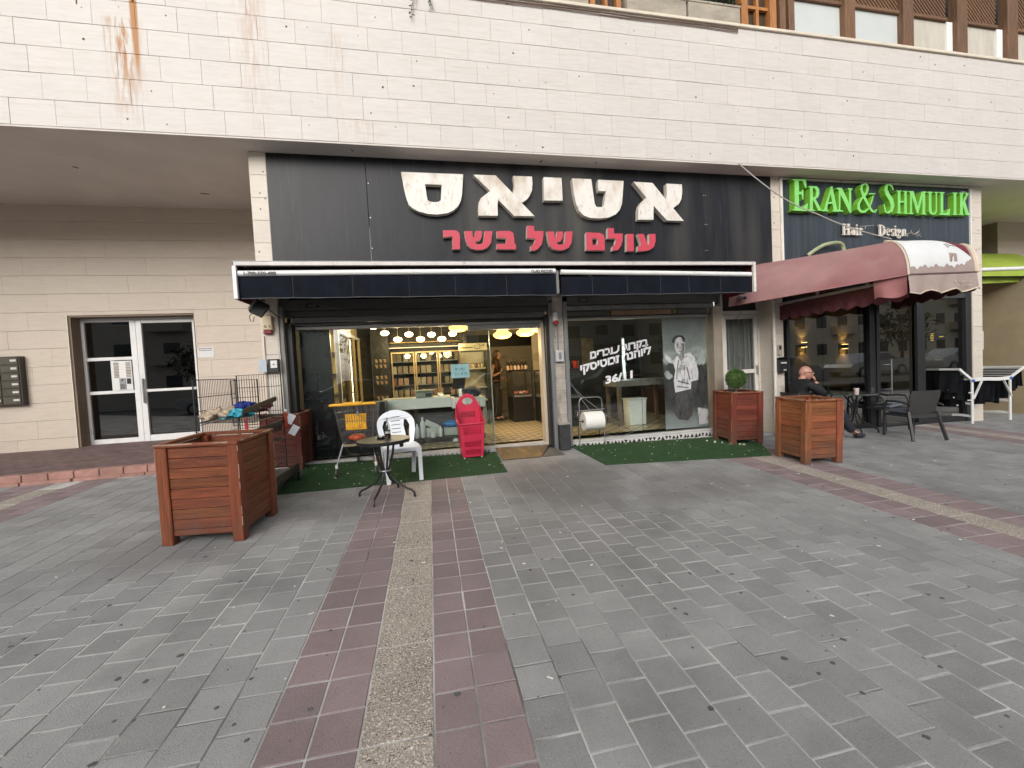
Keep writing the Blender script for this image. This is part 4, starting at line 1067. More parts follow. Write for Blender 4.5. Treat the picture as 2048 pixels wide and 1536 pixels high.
# ------------------------------------------------------------------ small fittings on the pilasters
gs = thing('alarm_box', 'cream alarm box with a red lens on the left pilaster', 'alarm', (-2.215, YS, 2.22))
MB().box(-.065,.065,-.06,-.002,.06,.265).build('case', M('alarm_cream', (.62,.50,.32), .4, var=.06), gs, bevel=.01)
MB().box(-.058,.058,-.055,-.004,.0,.058).build('lens', M('lens_dark_red', (.20,.02,.03), .3), gs, bevel=.014)
text('G  S', .05, m_black, 'letters', gs, (-.04,-.0615,.092), ext=.0008, fit=.085, off=.001)
MB().tube([(-.03,-.03,.265),(-.05,-.04,.33),(-.02,-.03,.40),(.03,-.02,.42)], .004, 6).build('cable', m_black, gs, smooth=True)
kb = thing('key_box', 'open grey key box with its door ajar on the left pilaster', 'key box', (-2.20, YS, 1.68))
MB().box(-.04,.10,-.07,-.002,0,.185).build('case', m_dark, kb, bevel=.005)
MB().obox((-.10,-.075,.095),(.115,.012,.18),(0,0,rad(-12))).build('door', M('keybox_door', (.45,.50,.55), .35, metal=.3), kb, bevel=.003)
MB().box(.0,.085,-.076,-.0705,.06,.165).build('label', M('keybox_label', (.7,.7,.68), .6), kb)
MB().lathe([(.01,0),(.008,.006)], (.04,-.077,.11), 8, Matrix.Rotation(PI/2,3,'X')).build('lock', m_black, kb)
pi_ = MB().tube([(-2.285,YS-.012,2.2),(-2.29,YS-.012,1.2),(-2.295,YS-.012,.45)], .011, 8)
tag(pi_.build('conduit_pipe', M('conduit_white', (.68,.62,.55), .5), None, smooth=True), 'thin cream conduit running down the left pilaster', 'pipe')
pi2 = MB().box(6.405,6.435,YS-.03,YS-.002,4.2,4.74).box(6.405,6.435,YS-.03,YS-.002,3.2,4.195)
tag(pi2.build('cable_duct', M('duct_cream', (.66,.61,.52), .5), None, bevel=.003), 'cream cable duct beside the salon sign', 'duct')
rp = MB().tube([(6.18,YS-.03,.0),(6.19,YS-.03,1.3),(6.19,YS-.03,2.55)], .03, 10)
tag(rp.build('rain_pipe', m_white_old, None, smooth=True), 'white rain pipe beside the side door', 'pipe')
lb = thing('letter_box', 'black letter box on the pilaster beside the salon window', 'letter box', (6.30, YS, 1.235))
MB().box(-.095,.095,-.10,-.002,0,.235).build('case', m_black, lb, bevel=.01)
MB().obox((0,-.055,.25),(.20,.13,.02),(rad(-18),0,0)).build('lid', m_black, lb, bevel=.004)
MB().box(-.05,.07,-.104,-.1005,.16,.185).build('label', M('lb_label', (.6,.6,.6), .5), lb)
MB().box(.0,.06,-.104,-.1005,.03,.055).build('label', M('lb_label2', (.4,.38,.3), .5), lb)
db = thing('door_bell', 'small grey door intercom above the black letter box', 'door bell', (6.31, YS, 1.55))
MB().box(-.04,.04,-.03,-.002,0,.19).build('case', M('bell_grey', (.36,.33,.29), .5), db, bevel=.004)
MB().box(-.02,.025,-.034,-.0305,.10,.17).build('screen', m_black, db)
hp = MB().box(11.272,11.287,YS-.01,YS+.035,1.45,1.83)
tag(hp.build('number_strip', M('strip_white', (.66,.65,.62), .5), None, bevel=.003), 'narrow white number strip on the edge of the right pilaster', 'plate')
cc = thing('cctv_camera', 'small white security camera under the right end of the navy awning', 'camera', (5.36, 6.2, 2.60))
MB().tube([(0,.04,.0),(-.05,-.12,-.05)], .035, 12).build('body', M('cctv_white', (.34,.33,.32), .4), cc, smooth=True)
MB().tube([(-.05,-.121,-.05),(-.053,-.13,-.053)], .030, 12).build('lens', m_black, cc, smooth=True)
MB().tube([(0,.03,.02),(.02,.06,.08)], .012, 8).build('bracket', m_white_old, cc, smooth=True)
pc = []
for i in range(25):
    t = i/24
    p = Vector((5.28,6.08,4.79)).lerp(Vector((8.35,6.0,3.55)), t); p.z -= .20*math.sin(PI*t)+.06*math.sin(PI*min(1,t*2)); pc.append(p)
tag(MB().tube(pc, .010, 6).build('hanging_cable', M('cable_white', (.40,.39,.36), .6), None, smooth=True), 'pale cable slung from the soffit to the burgundy awning', 'cable')
# ------------------------------------------------------------------ upper storey front
m_wood_b = M('balcony_wood_brown', (.145,.075,.038), .7, var=.35, vs=5, stretch=(6,6,.7), bump=.2, bs=60, rnd=.15, spots=[((.30,.20,.13), 7, (5,5,.6), .6, .12, .6)])
m_wood_o = M('balcony_wood_orange', (.38,.155,.045), .6, var=.3, vs=5, stretch=(6,6,.7), bump=.15, rnd=.1, spots=[((.12,.06,.03), 6, (5,5,.5), .58, .15, .7)])
m_frostp = M('frosted_panel', (.50,.53,.52), .5, var=.05, vs=2)
m_curt = M('balcony_curtain', (.47,.44,.38), .8, var=.12, vs=3, stretch=(3,1,.6))
Z0 = ZT+.052
bal = thing('balcony_screen', 'brown timber balcony screen with frosted panels and lattice above the wall', 'balcony', (9, 6.2, Z0))
def bb(root, name, mat, x0,x1,y0,y1,z0,z1, **k):
    l = root.location
    return MB().box(x0-l.x,x1-l.x,y0-l.y,y1-l.y,z0-l.z,z1-l.z).build(name, mat, root, **k)
for a, b in ((6.24,6.36),(6.42,6.54),(7.61,7.83),(8.92,9.16),(10.22,10.47),(11.51,11.78),(12.95,13.2)):
    bb(bal, 'post', m_wood_b, a, b, 6.14, 6.30, Z0, Z0+2.2, bevel=.008)
px = [(6.54,7.61,m_frostp),(7.83,8.92,m_frostp),(9.16,10.07,m_curt),(10.47,11.35,m_curt),(11.78,12.95,m_curt)]
for k, (a, b, mt) in enumerate(px):
    bb(bal, 'panel', mt, a, b, 6.25, 6.27, Z0, Z0+.67)
    bb(bal, 'rail', m_wood_b, a+.002, b-.002, 6.20, 6.29, Z0+.672, Z0+.735, bevel=.005)
    lt = MB(); o = bal.location
    zA, zB = Z0+.736, Z0+1.75
    x = a-1.0
    while x < b:
        for sgn in (1, -1):
            # slat from (x, zA) at 45 degrees
            p = [x, x+1.014] if sgn == 1 else [x+1.014, x]
            t0, t1 = 0, 1
            for X, s_ in ((a, 1), (b, -1)):
                pass
            q0, q1 = Vector((p[0], zA)), Vector((p[1], zB))
            d = q1-q0
            lo, hi = sorted(((a-q0.x)/d.x, (b-q0.x)/d.x))
            lo, hi = max(0, lo), min(1, hi)
            if hi-lo > .02:
                A_, B_ = q0+d*lo, q0+d*hi
                lt.beam((A_.x-o.x, .028+(.012 if sgn > 0 else 0), A_.y-o.z), (B_.x-o.x, .028+(.012 if sgn > 0 else 0), B_.y-o.z), .032, .009, (0,1,0)) if False else lt.beam((A_.x-o.x, .04+(.012 if sgn > 0 else 0), A_.y-o.z), (B_.x-o.x, .04+(.012 if sgn > 0 else 0), B_.y-o.z), .009, .032, (d.y, 0, -d.x))
        x += .085
    tag(lt.build('lattice_slat', m_wood_b, bal), kind='stuff')
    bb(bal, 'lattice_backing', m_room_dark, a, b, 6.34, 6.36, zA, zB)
for a, b in ((10.07,10.215),(11.35,11.505)): bb(bal, 'white_post', m_white_alu, a, b, 6.22, 6.30, Z0, Z0+.67)
cg = MB()
pts = [(10.47+.055*i, Z0+.13+.018*math.sin(i*1.55)-.004*i) for i in range(17)]
cg.prism(pts+[(11.35, Z0+.002), (10.47, Z0+.002)], lambda u,v,d: (u-bal.location.x, d-bal.location.y, v-bal.location.z), 6.235, 6.245)
cg.build('corrugated_sheet', M('corrugated_dark', (.03,.027,.03), .6), bal)
bb(bal, 'rail', m_wood_b, 6.36, 13.3, 6.16, 6.30, Z0+1.76, Z0+1.9)
win = thing('balcony_window', 'orange brown small paned timber window between trough and post', 'window', (5.8, 6.2, Z0))
for a, b in ((5.47,5.60),(6.03,6.16)): bb(win, 'frame', m_wood_o, a, b, 6.13, 6.27, Z0, Z0+1.6, bevel=.006)
bb(win, 'muntin', m_wood_o, 5.79, 5.84, 6.17, 6.23, Z0+.05, Z0+1.5)
for z in (.04,.36,.72): bb(win, 'muntin', m_wood_o, 5.602, 6.028, 6.175, 6.225, Z0+z, Z0+z+.05)
bb(win, 'pane', M('old_pane', (.05,.035,.02), .15), 5.602, 6.028, 6.235, 6.24, Z0, Z0+1.6)
win2 = thing('balcony_window', 'orange timber window left of the concrete flower troughs', 'window', (3.05, 6.2, Z0))
for a, b in ((2.78,2.86),(3.02,3.07),(3.22,3.30)): bb(win2, 'frame', m_wood_o, a, b, 6.15, 6.25, Z0, Z0+1.4, bevel=.006)
bb(win2, 'pane', bpy.data.materials['old_pane'], 2.862, 3.218, 6.24, 6.245, Z0, Z0+1.4)
bb(win2, 'rail', m_wood_o, 2.862, 3.018, 6.16, 6.23, Z0+.02, Z0+.07)
m_trough = M('trough_concrete', (.36,.32,.26), .9, var=.2, vs=4, bump=.4, bs=50, spots=[((.20,.18,.13), 3, (.6,1,2), .52, .2, .6)])
m_leaf = M('leaf_dark_green', (.035,.060,.018), .55, var=.35, vs=9)
def leaf(mb, p, d, l, w_, up=(0,0,1)):
    d = Vector(d).normalized(); s = d.cross(Vector(up))
    s = s.normalized() if s.length > .05 else Vector((1,0,0))
    p = Vector(p); n = s.cross(d)
    mb.add([p, p+d*l*.5+s*w_-n*l*.05, p+d*l-n*l*.16, p+d*l*.5-s*w_-n*l*.05, p+d*l*.5+n*.0], [(0,1,4),(1,2,4),(2,3,4),(3,0,4)])
for k, (a, b, lab) in enumerate(((3.38,4.43,'left concrete flower trough on the ledge with straggly plants'),(4.47,5.44,'right concrete flower trough on the ledge beside the timber window'),(1.9,2.74,'concrete flower trough at the top edge left of the timber window'))):
    tr = thing('flower_trough', lab, 'flower trough', ((a+b)/2, 6.26, Z0), 0, 'concrete flower troughs on the ledge')
    h_ = (b-a)/2
    MB().box(-h_,h_,-.13,-.09,0,.30).box(-h_,h_,.09,.13,0,.30).box(-h_,-h_+.04,-.089,.089,0,.3).box(h_-.04,h_,-.089,.089,0,.3).build('trough', m_trough, tr, bevel=.004)
    MB().box(-h_-.01,h_+.01,-.14,-.09,.30,.335).build('rim', m_trough, tr, bevel=.004)
    MB().box(-h_+.041,h_-.041,-.089,.089,.0,.26).build('soil', M('soil_%d' % k, (.04,.03,.02), .95), tr)
    fo = MB()
    for i in range(520):
        x, y = random.uniform(-h_,h_), random.uniform(-.1,.2)
        a_ = random.random()*6.3
        leaf(fo, (x,y,.28+random.random()*.75), (math.cos(a_),math.sin(a_)*.6,random.uniform(-.7,.6)), random.uniform(.08,.22), .012)
    for i in range(14):
        x = random.uniform(-h_,h_); fo.tube([(x,0,.25),(x+random.uniform(-.1,.1),random.uniform(-.05,.1),.7),(x+random.uniform(-.2,.2),.05,1.2)], .006, 5)
    fo.build('foliage', m_leaf, tr, recalc=False)
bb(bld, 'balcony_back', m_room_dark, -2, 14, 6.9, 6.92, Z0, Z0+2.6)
# a little weed hanging over the edge
wd = MB()
for i in range(26):
    t = i/25
    x0 = .02 if i % 2 else .28
    p = (x0+.10*(1-t if i % 2 else t*.3)+random.uniform(-.02,.02), YF-.03-random.random()*.03, 6.98-(.40 if i % 2 else .22)*t)
    leaf(wd, p, (random.uniform(-1,1), -.4, random.uniform(-1,.2)), .055, .016)
wd.tube([(.12,YF-.01,7.05),(.08,YF-.03,6.85),(.03,YF-.035,6.62)], .004, 5).tube([(.3,YF-.01,7.05),(.31,YF-.03,6.78)], .004, 5)
tag(wd.build('weed', m_leaf, None, recalc=False), 'small green weed hanging from the top of the stone wall', 'plant')

# ------------------------------------------------------------------ burgundy hood awning of the salon
m_burg = M('burgundy_cloth', (.31,.165,.16), .75, var=.12, vs=3, bump=.08, bs=30, spots=[((.21,.06,.07), 1.0, (1,1,1), .50, .25, .8), ((.36,.24,.22), 2.6, (1,1,1), .58, .2, .5)])
m_taupe = M('faded_taupe_cloth', (.33,.26,.235), .75, var=.12, vs=4, bump=.08, bs=30, spots=[((.36,.22,.22), 2, (1,1,1), .55, .2, .6)])
m_whitecl = M('white_print_cloth', (.66,.67,.67), .6, var=.05, vs=5, spots=[((.45,.42,.40), 7, (1,1,1), .64, .1, .6)])
m_deepred = M('deep_red_cloth', (.16,.010,.022), .7, var=.15, vs=4)
m_piping = M('cream_piping', (.62,.52,.40), .6, var=.1)
m_burg_d = M('burgundy_valance', (.115,.030,.036), .8, var=.2, vs=4)
ha = thing('salon_awning', 'faded burgundy hood awning with a torn white printed front', 'awning', (6.4, 5.0, 2.5))
o = ha.location
Bf, Ff = Vector((5.26,6.40,2.46)), Vector((6.395,4.40,2.545))
Tf, Tn = Vector((6.10,6.405,3.22)), Vector((6.74,4.94,3.13))
Rb, Rt = Vector((7.72,4.46,2.59)), Vector((8.28,5.02,3.11))
def hood(b0, b1, t0, t1, s, t, bulge):
    """quarter round between the bottom edge b0-b1 and the top edge t0-t1"""
    b, tp = b0.lerp(b1, s), t0.lerp(t1, s)
    u = 1-math.cos(t*PI/2); v = math.sin(t*PI/2)
    h_ = Vector((tp.x-b.x, tp.y-b.y, 0)); 
    return b+h_*u+Vector((0,0,(tp.z-b.z)*v))+bulge*math.sin(PI*s)*math.sin(PI*t)
left = lambda s, t: hood(Bf, Ff, Tf, Tn, s, t, Vector((0,0,-.03)))
front = lambda s, t: hood(Ff, Rb, Tn, Rt, s, t, Vector((0,-.03,.05)))
def patch(fn, ns, nt, off, keep=None):
    mb = MB(); vs = []; 
    for i in range(ns+1):
        for j in range(nt+1):
            s, t = i/ns, j/nt
            p = fn(s, t); e = 1e-3
            n = (fn(min(s+e,1),t)-fn(max(s-e,0),t)).cross(fn(s,min(t+e,1))-fn(s,max(t-e,0)))
            n = n.normalized() if n.length > 0 else Vector((0,-1,0))
            vs.append(p+n*off-o)
    fs = []
    for i in range(ns):
        for j in range(nt):
            if keep and not keep((i+.5)/ns, (j+.5)/nt): continue
            a = i*(nt+1)+j; fs.append((a, a+nt+1, a+nt+2, a+1))
    mb.add(vs, fs); return mb
patch(left, 24, 12, .002).build('side_cloth', m_burg, ha, smooth=60, recalc=False)
patch(front, 24, 14, .0).build('front_cloth', m_taupe, ha, smooth=60, recalc=False)
def ragged(s): return .10+.018*math.sin(s*37)+.012*math.sin(s*83+1)
diag = lambda s: 1.30-1.12*s
white = lambda s, t: .03 < s < .93 and ragged(s)+max(0,(s-.72))*.5 < t < min(.93, diag(s)) and not (.58 < s < .70 and .16 < t < .30 and not (.625 < s < .65 and t < .25))
patch(front, 170, 100, .004, white).build('white_print', m_whitecl, ha, smooth=60, recalc=False)
cres = lambda s, t: .33 < s < .93 and diag(s)+.01 < t < .93 and t < .95-max(0, (s-.82))*1.6
patch(front, 170, 100, .003, cres).build('red_print', m_deepred, ha, smooth=60, recalc=False)
cr = MB()
for s0, t0, s1, t1 in ((.56,.50,.60,.40),(.60,.52,.63,.44),(.64,.48,.70,.46),(.72,.45,.74,.48),(.62,.22,.63,.26),(.60,.155,.62,.20)):
    cr.tube([front(s0+(s1-s0)*k/4, t0+(t1-t0)*k/4)-o+Vector((0,-.008,.004)) for k in range(5)], .004, 4)
tag(cr.build('crease', M('crease_grey', (.14,.13,.13), .7), ha), kind='stuff')
MB().tube([left(1, k/12)-o+Vector((0,-.004,0)) for k in range(13)], .013, 8).build('edge_piping', m_piping, ha, smooth=True)
MB().tube([front(1, k/12)-o for k in range(13)], .03, 8).build('end_hoop', m_piping, ha, smooth=True)
MB().tube([front(k/14, .97)-o+Vector((0,0,.018)) for k in range(15)], .024, 8).build('top_hoop', m_piping, ha, smooth=True)
MB().tube([Bf-o, Ff-o], .010, 6).build('hem', M('hem_pink', (.34,.16,.16), .7), ha, smooth=True)
MB().tube([Ff-o, Rb-o], .014, 6).build('hem', M('hem_dark', (.14,.09,.09), .7), ha, smooth=True)
# the far end closes back to the wall
rs = lambda s, t: hood(Rb, Vector((8.9,6.4,2.5)), Rt, Vector((8.6,6.41,3.2)), s, t, Vector((0,0,0)))
patch(rs, 10, 8, 0).build('end_cloth', m_burg, ha, smooth=60, recalc=False)
tp_ = MB().add([Tf-o, Tn-o, Rt-o, Vector((8.6,6.41,3.2))-o], [(0,1,2,3)]); tp_.build('roof_cloth', m_burg, ha, recalc=False)
# frame bars and scalloped valances
a0, a1 = Vector((6.30,6.40,2.475)), Vector((6.52,4.47,2.515))
fr = MB().beam(a0-o, a1-o, .04, .04); fr.build('frame_bar', M('frame_bar', (.36,.32,.30), .5, var=.1), ha)
for t in (.36,.74): 
    p = a0.lerp(a1, t)-o; MB().box(p.x-.02,p.x+.02,p.y-.012,p.y+.012,p.z+.02,p.z+.12).build('frame_post', bpy.data.materials['frame_bar'], ha)
def scallop(p0, p1, h_, n, mat, name, wave=.012, lean=Vector((0,0,0))):
    mb = MB(); m_ = n*8; vs = []
    d = (p1-p0).normalized(); nrm = Vector((d.y, -d.x, 0))
    for i in range(m_+1):
        s = i/m_; p = p0.lerp(p1, s)
        dp = h_*(.80+.20*abs(math.sin(PI*s*n+.5)))
        for j in range(5):
            t = j/4
            vs.append(p+Vector((0,0,-dp*t))+nrm*wave*t*math.sin(s*n*PI*2.3)+lean*t-o)
    fs = [(i*5+j, (i+1)*5+j, (i+1)*5+j+1, i*5+j+1) for i in range(m_) for j in range(4)]
    mb.add(vs, fs)
    ob = mb.build(name, mat, ha, smooth=60, recalc=False)
    return ob, [vs[i*5+4] for i in range(m_+1)]
scallop(a0+Vector((.02,0,-.03)), a1+Vector((.03,.02,-.03)), .27, 9, m_burg_d, 'side_valance', .02)
_, edge = scallop(Ff, Rb, .27, 3, m_taupe, 'front_valance', .03, Vector((0,-.02,0)))
MB().tube(edge, .009, 6).build('valance_trim', m_piping, ha, smooth=True)
scallop(Ff+Vector((.01,.02,0)), Ff+Vector((-.12,.35,-.02)), .28, 1, M('burgundy_flap', (.30,.12,.12), .75), 'valance_flap', .04)
scallop(Rb, Vector((8.85,6.38,2.55)), .26, 6, m_burg_d, 'end_valance', .02)
rear = Ff.lerp(Rb, .05)
pr = MB()
for r_, (n_, z_) in enumerate(((9,-.125),(9,-.185))):
    for k in range(n_):
        if random.random() < .2: continue
        p = Ff.lerp(Rb, .62+.028*k)+Vector((0,-.045,z_+random.uniform(-.004,.004)))-o
        r1, r2 = random.uniform(.003,.010), random.uniform(.006,.014); pr.box(p.x-r1,p.x+r1,p.y,p.y+.002,p.z-r2,p.z+r2)
tag(pr.build('faded_print', M('faded_white', (.46,.41,.38), .7), ha), kind='stuff')
lm = thing('lime_awning', 'lime green folding arm awning at the right edge', 'awning', (12.5, 7.2, 2.9))
o2 = lm.location
m_lime = M('lime_cloth', (.34,.44,.06), .7, var=.12, vs=4, spots=[((.26,.40,.03), 3, (1,1,.4), .52, .2, .6)])
nn = 24
def lim(i, j):
    s, t = i/nn, j/6
    x = 11.85+3.6*s; 
    return Vector((x+.1*t, 6.83+1.35*t, 3.19+.74*t-.05*math.sin(PI*t)-.05*math.sin(PI*t)*math.sin(s*9)))-o2
mb = MB(); mb.add([lim(i,j) for i in range(nn+1) for j in range(7)], [(i*7+j,(i+1)*7+j,(i+1)*7+j+1,i*7+j+1) for i in range(nn) for j in range(6)])
mb.build('canopy_cloth', m_lime, lm, smooth=60, recalc=False)
MB().tube([(11.72-o2.x,6.80-o2.y,3.175-o2.z),(15.4-o2.x,6.80-o2.y,3.26-o2.z)], .045, 12).build('front_bar', m_white_alu, lm, smooth=True)
mb = MB(); vv = [Vector((11.78+3.6*i/nn, 6.79+.02*math.sin(i*1.9)*j/4, 3.14+.083*i/nn-.265*j/4))-o2 for i in range(nn+1) for j in range(5)]
mb.add(vv, [(i*5+j,(i+1)*5+j,(i+1)*5+j+1,i*5+j+1) for i in range(nn) for j in range(4)])
mb.build('valance', m_lime, lm, smooth=60, recalc=False)
MB().beam((12.3-o2.x,6.9-o2.y,3.15-o2.z),(12.9-o2.x,8.6-o2.y,3.5-o2.z),.04,.06).build('folding_arm', m_white_alu, lm)

# ------------------------------------------------------------------ artificial grass mats and door plate
m_turf = M('artificial_grass', (.022,.062,.020), .85, var=.35, vs=7, bump=.6, bs=300, spots=[((.045,.085,.03), 2.2, (1,1,1), .52, .2, .6)])
def inside(p, poly):
    c = False
    for i in range(len(poly)):
        a, b = poly[i], poly[i-1]
        if (a[1] > p[1]) != (b[1] > p[1]) and p[0] < (b[0]-a[0])*(p[1]-a[1])/(b[1]-a[1])+a[0]: c = not c
    return c
def turf(poly, label, n, holes=()):
    t = thing('grass_mat', label, 'grass mat', (poly[0][0], poly[0][1], gz(*poly[0])))
    l = t.location
    mb = MB().prism(poly, lambda u,v,d: (u-l.x, v-l.y, gz(u,v)+d-l.z), .001, .010)
    mb.build('backing', m_turf, t)
    xs, ys = [p[0] for p in poly], [p[1] for p in poly]
    bl = MB(); k = 0
    while k < n:
        x, y = random.uniform(min(xs),max(xs)), random.uniform(min(ys),max(ys))
        if not inside((x,y), poly): continue
        k += 1
        a = random.random()*6.3; h_ = random.uniform(.010,.020); z = gz(x,y)+.009
        dx, dy = math.cos(a)*.0022, math.sin(a)*.0022
        ex, ey = random.gauss(0,.005), random.gauss(0,.005)
        bl.add([(x-dx-l.x,y-dy-l.y,z-l.z),(x+dx-l.x,y+dy-l.y,z-l.z),(x+ex-l.x,y+ey-l.y,z+h_-l.z)], [(0,1,2)])
    tag(bl.build('grass_blade', M('grass_blade_'+label[:4], (.030,.080,.024), .7, var=.4, vs=16), t, recalc=False), kind='stuff')
    cr = MB()
    for i in range(46):
        x, y = random.uniform(min(xs),max(xs)), random.uniform(min(ys),max(ys))
        if inside((x,y), poly): 
            a = random.random()*3; r = random.uniform(.005,.013)
            cr.obox((x-l.x,y-l.y,gz(x,y)+.024-l.z), (r*2,r,.004), (random.uniform(-.3,.3),random.uniform(-.3,.3),a))
    tag(cr.build('litter_crumb', bpy.data.materials['litter_white'], t), kind='stuff')
turf([(-1.86,5.25),(-.4,5.33),(.955,5.43),(.985,6.64),(-2.03,6.66)], 'left artificial grass mat under the shop window with trolley and chair on it', 42000)
turf([(2.36,5.38),(3.6,5.28),(4.9,5.17),(5.38,5.9),(5.20,6.60),(2.29,6.66)], 'right artificial grass mat with the paper roll stand on it', 38000)
m_plate = M('worn_steel_plate', (.095,.085,.07), .42, metal=.7, var=.3, vs=7, stretch=(2,.7,1), bump=.25, bs=90, spots=[((.24,.17,.09), 5, (1,1,1), .55, .15, .7)])
def slab(poly, mat, name, label, cat, h0, h1, zf=None):
    l = Vector((poly[0][0], poly[0][1], gz(*poly[0])))
    ob = MB().prism(poly, lambda u,v,d: (u-l.x, v-l.y, gz(u,v)+d+(zf(u,v) if zf else 0)-l.z), h0, h1).build(name, mat, None, bevel=.003)
    ob.location = l
    return tag(ob, label, cat)
slab([(1.0,6.06),(1.62,6.09),(1.92,6.66),(.99,6.675)], m_plate, 'door_plate', 'worn brown metal plate in front of the open doorway', 'door plate', .004, .012, lambda u,v: max(0,(v-6.1))*.10)
slab([(1.625,6.09),(2.02,6.13),(2.0,6.38),(1.93,6.655)], M('dirty_slab', (.10,.095,.085), .7, var=.3, vs=9), 'door_slab', 'dark broken slab beside the metal door plate', 'slab', .004, .010, lambda u,v: max(0,(v-6.1))*.05)
# ------------------------------------------------------------------ timber planters
def weather(t):
    g = t.nodes.new('ShaderNodeNewGeometry'); sp = t.nodes.new('ShaderNodeSeparateXYZ'); t.links.new(g.outputs['Position'], sp.inputs[0])
    n = t.nodes.new('ShaderNodeTexNoise'); n.inputs['Scale'].default_value = 5; n.inputs['Detail'].default_value = 6; t.links.new(g.outputs['Position'], n.inputs['Vector'])
    lo = math_node(t, 'MULTIPLY', math_node(t, 'SUBTRACT', .62, sp.outputs[2]), 1.6, True)
    return math_node(t, 'MULTIPLY', lo, math_node(t, 'MULTIPLY', math_node(t, 'SUBTRACT', n.outputs['Fac'], .30), 3.0, True), True)
def wood(name, col, grain_axis):
    m = wood0(name, col, grain_axis); mixin(m, weather, (.105,.066,.046)); return m
def wood0(name, col, grain_axis):
    st = (.9,9,9) if grain_axis == 'x' else (9,9,.8)
    return M(name, col, .62, var=.42, vs=3.2, stretch=st, obj=True, rnd=.20, hue=.007, bump=.10, bs=14, spec=.4,
             spots=[((col[0]*.34, col[1]*.33, col[2]*.36), 3.2, st, .50, .2, .85), ((.50,.36,.24), 16, (st[0]*1.2,st[1]*.5,st[2]*.5), .66, .06, .8)])
WM = {}
for n, col in (('a', (.175,.047,.017)), ('b', (.17,.038,.020)), ('c', (.245,.080,.031)), ('d', (.125,.027,.016))):
    WM[n] = (wood('board_'+n, col, 'x'), wood('post_'+n, (col[0]*1.05, col[1]*.95, col[2]), 'z'))
m_worn = M('worn_wood', (.34,.24,.165), .8, var=.3, vs=9, stretch=(1,1,1), obj=True, bump=.2, bs=30, spots=[((.22,.06,.03), 6, (1,1,1), .54, .1, .9)])
m_soil = M('dry_soil', (.055,.042,.03), .95, var=.4, vs=20, bump=.8, bs=40)
_pm = {}
def planter(x, y, rz, W, D, H, key, label, group='timber planter boxes', nb=9, seed=0):
    rnd = random.Random(seed)
    bm_, pm_ = WM[key]
    t = thing('planter_box', label, 'planter', (x, y, gz(x, y)), rz, group)
    t.rotation_euler = (GROT.x*.8, GROT.y*.8, rz)
    pw = .092
    hw, hd = W/2, D/2
    for sx in (-1, 1):
        for sy in (-1, 1):
            k = ('post', key, round(H,3))
            if k not in _pm:
                _pm[k] = MB().box(-pw/2,pw/2,-pw/2,pw/2,0,H-.03).mesh('post', pm_, bevel=.006)
            p = put('post', _pm[k], t, (sx*(hw-pw/2), sy*(hd-pw/2), 0))
            # chipped outer corner
            ch = MB(); z = .01
            while z < H-.05:
                l = rnd.uniform(.02,.16)
                if rnd.random() < .62:
                    w_ = rnd.uniform(.003,.008)
                    ch.box(sx*pw/2-(w_ if sx > 0 else -.0012), sx*pw/2+(.0012 if sx > 0 else w_), sy*pw/2-(w_ if sy > 0 else -.0012), sy*pw/2+(.0012 if sy > 0 else w_), z, min(z+l, H-.035))
                z += l+rnd.uniform(.0,.03)
            c = ch.build('worn_edge', m_worn, p, recalc=True); c['kind'] = 'stuff'
    z0, z1 = .075, H-.035
    bh = (z1-z0)/(nb-.35)
    for face in range(4):
        L = (W if face % 2 == 0 else D)-2*pw
        for i in range(nb):
            h_ = bh*.6 if i == 0 else bh
            za = z0 if i == 0 else z0+bh*.6+bh*(i-1)
            k = ('board', key, round(L,3), round(h_,3))
            if k not in _pm: _pm[k] = MB().box(-L/2,L/2,-.012,.012,.0015,h_-.0015).mesh('board', bm_, bevel=.004)
            ang = face*PI/2
            r = (hd if face % 2 == 0 else hw)-.030+rnd.gauss(0,.0015)
            pos = (math.sin(ang)*r, -math.cos(ang)*r, za)
            put('board', _pm[k], t, pos, (rnd.gauss(0,.004), 0, ang))
        # rim board
        Lr = W if face % 2 == 0 else D-2*.055
        q = ('rim', key, round(Lr,3))
        if q not in _pm: _pm[q] = MB().box(-Lr/2,Lr/2,-.0275,.0275,0,.028).mesh('rim_board', bm_, bevel=.004)
        r = (hd if face % 2 == 0 else hw)-.0275+.006
        ang = face*PI/2
        rb = put('rim_board', _pm[q], t, (math.sin(ang)*r, -math.cos(ang)*r, H-.029), (0, 0, ang))
        we = MB()
        u = -Lr/2
        while u < Lr/2-.02:
            l = rnd.uniform(.03,.14)
            if rnd.random() < .72: we.box(u, min(u+l, Lr/2), -.0287, -.0287+rnd.uniform(.006,.02), .0285-rnd.uniform(.005,.012), .0292)
            u += l
        w2 = we.build('worn_edge', m_worn, rb); w2['kind'] = 'stuff'
    MB().box(-hw+.05,hw-.05,-hd+.05,hd-.05,.06,H-.16).build('soil', m_soil, t)
    return t
planter(-1.985, 4.31, rad(-5), .665, .66, .885, 'a', 'large timber planter nearest the camera on the left', seed=1)
pr1 = planter(5.21, 4.875, rad(-5), .56, .56, .885, 'c', 'orange timber planter standing on the beige strip at right, in front', seed=2)
pr2 = planter(5.18, 6.20, rad(-7), .56, .56, .885, 'b', 'reddish timber planter with the ball topiary beside the window', seed=3)
planter(-2.13, 6.60, rad(-2), .54, .50, .83, 'd', 'dark red timber planter behind the wire stock cage', seed=4)
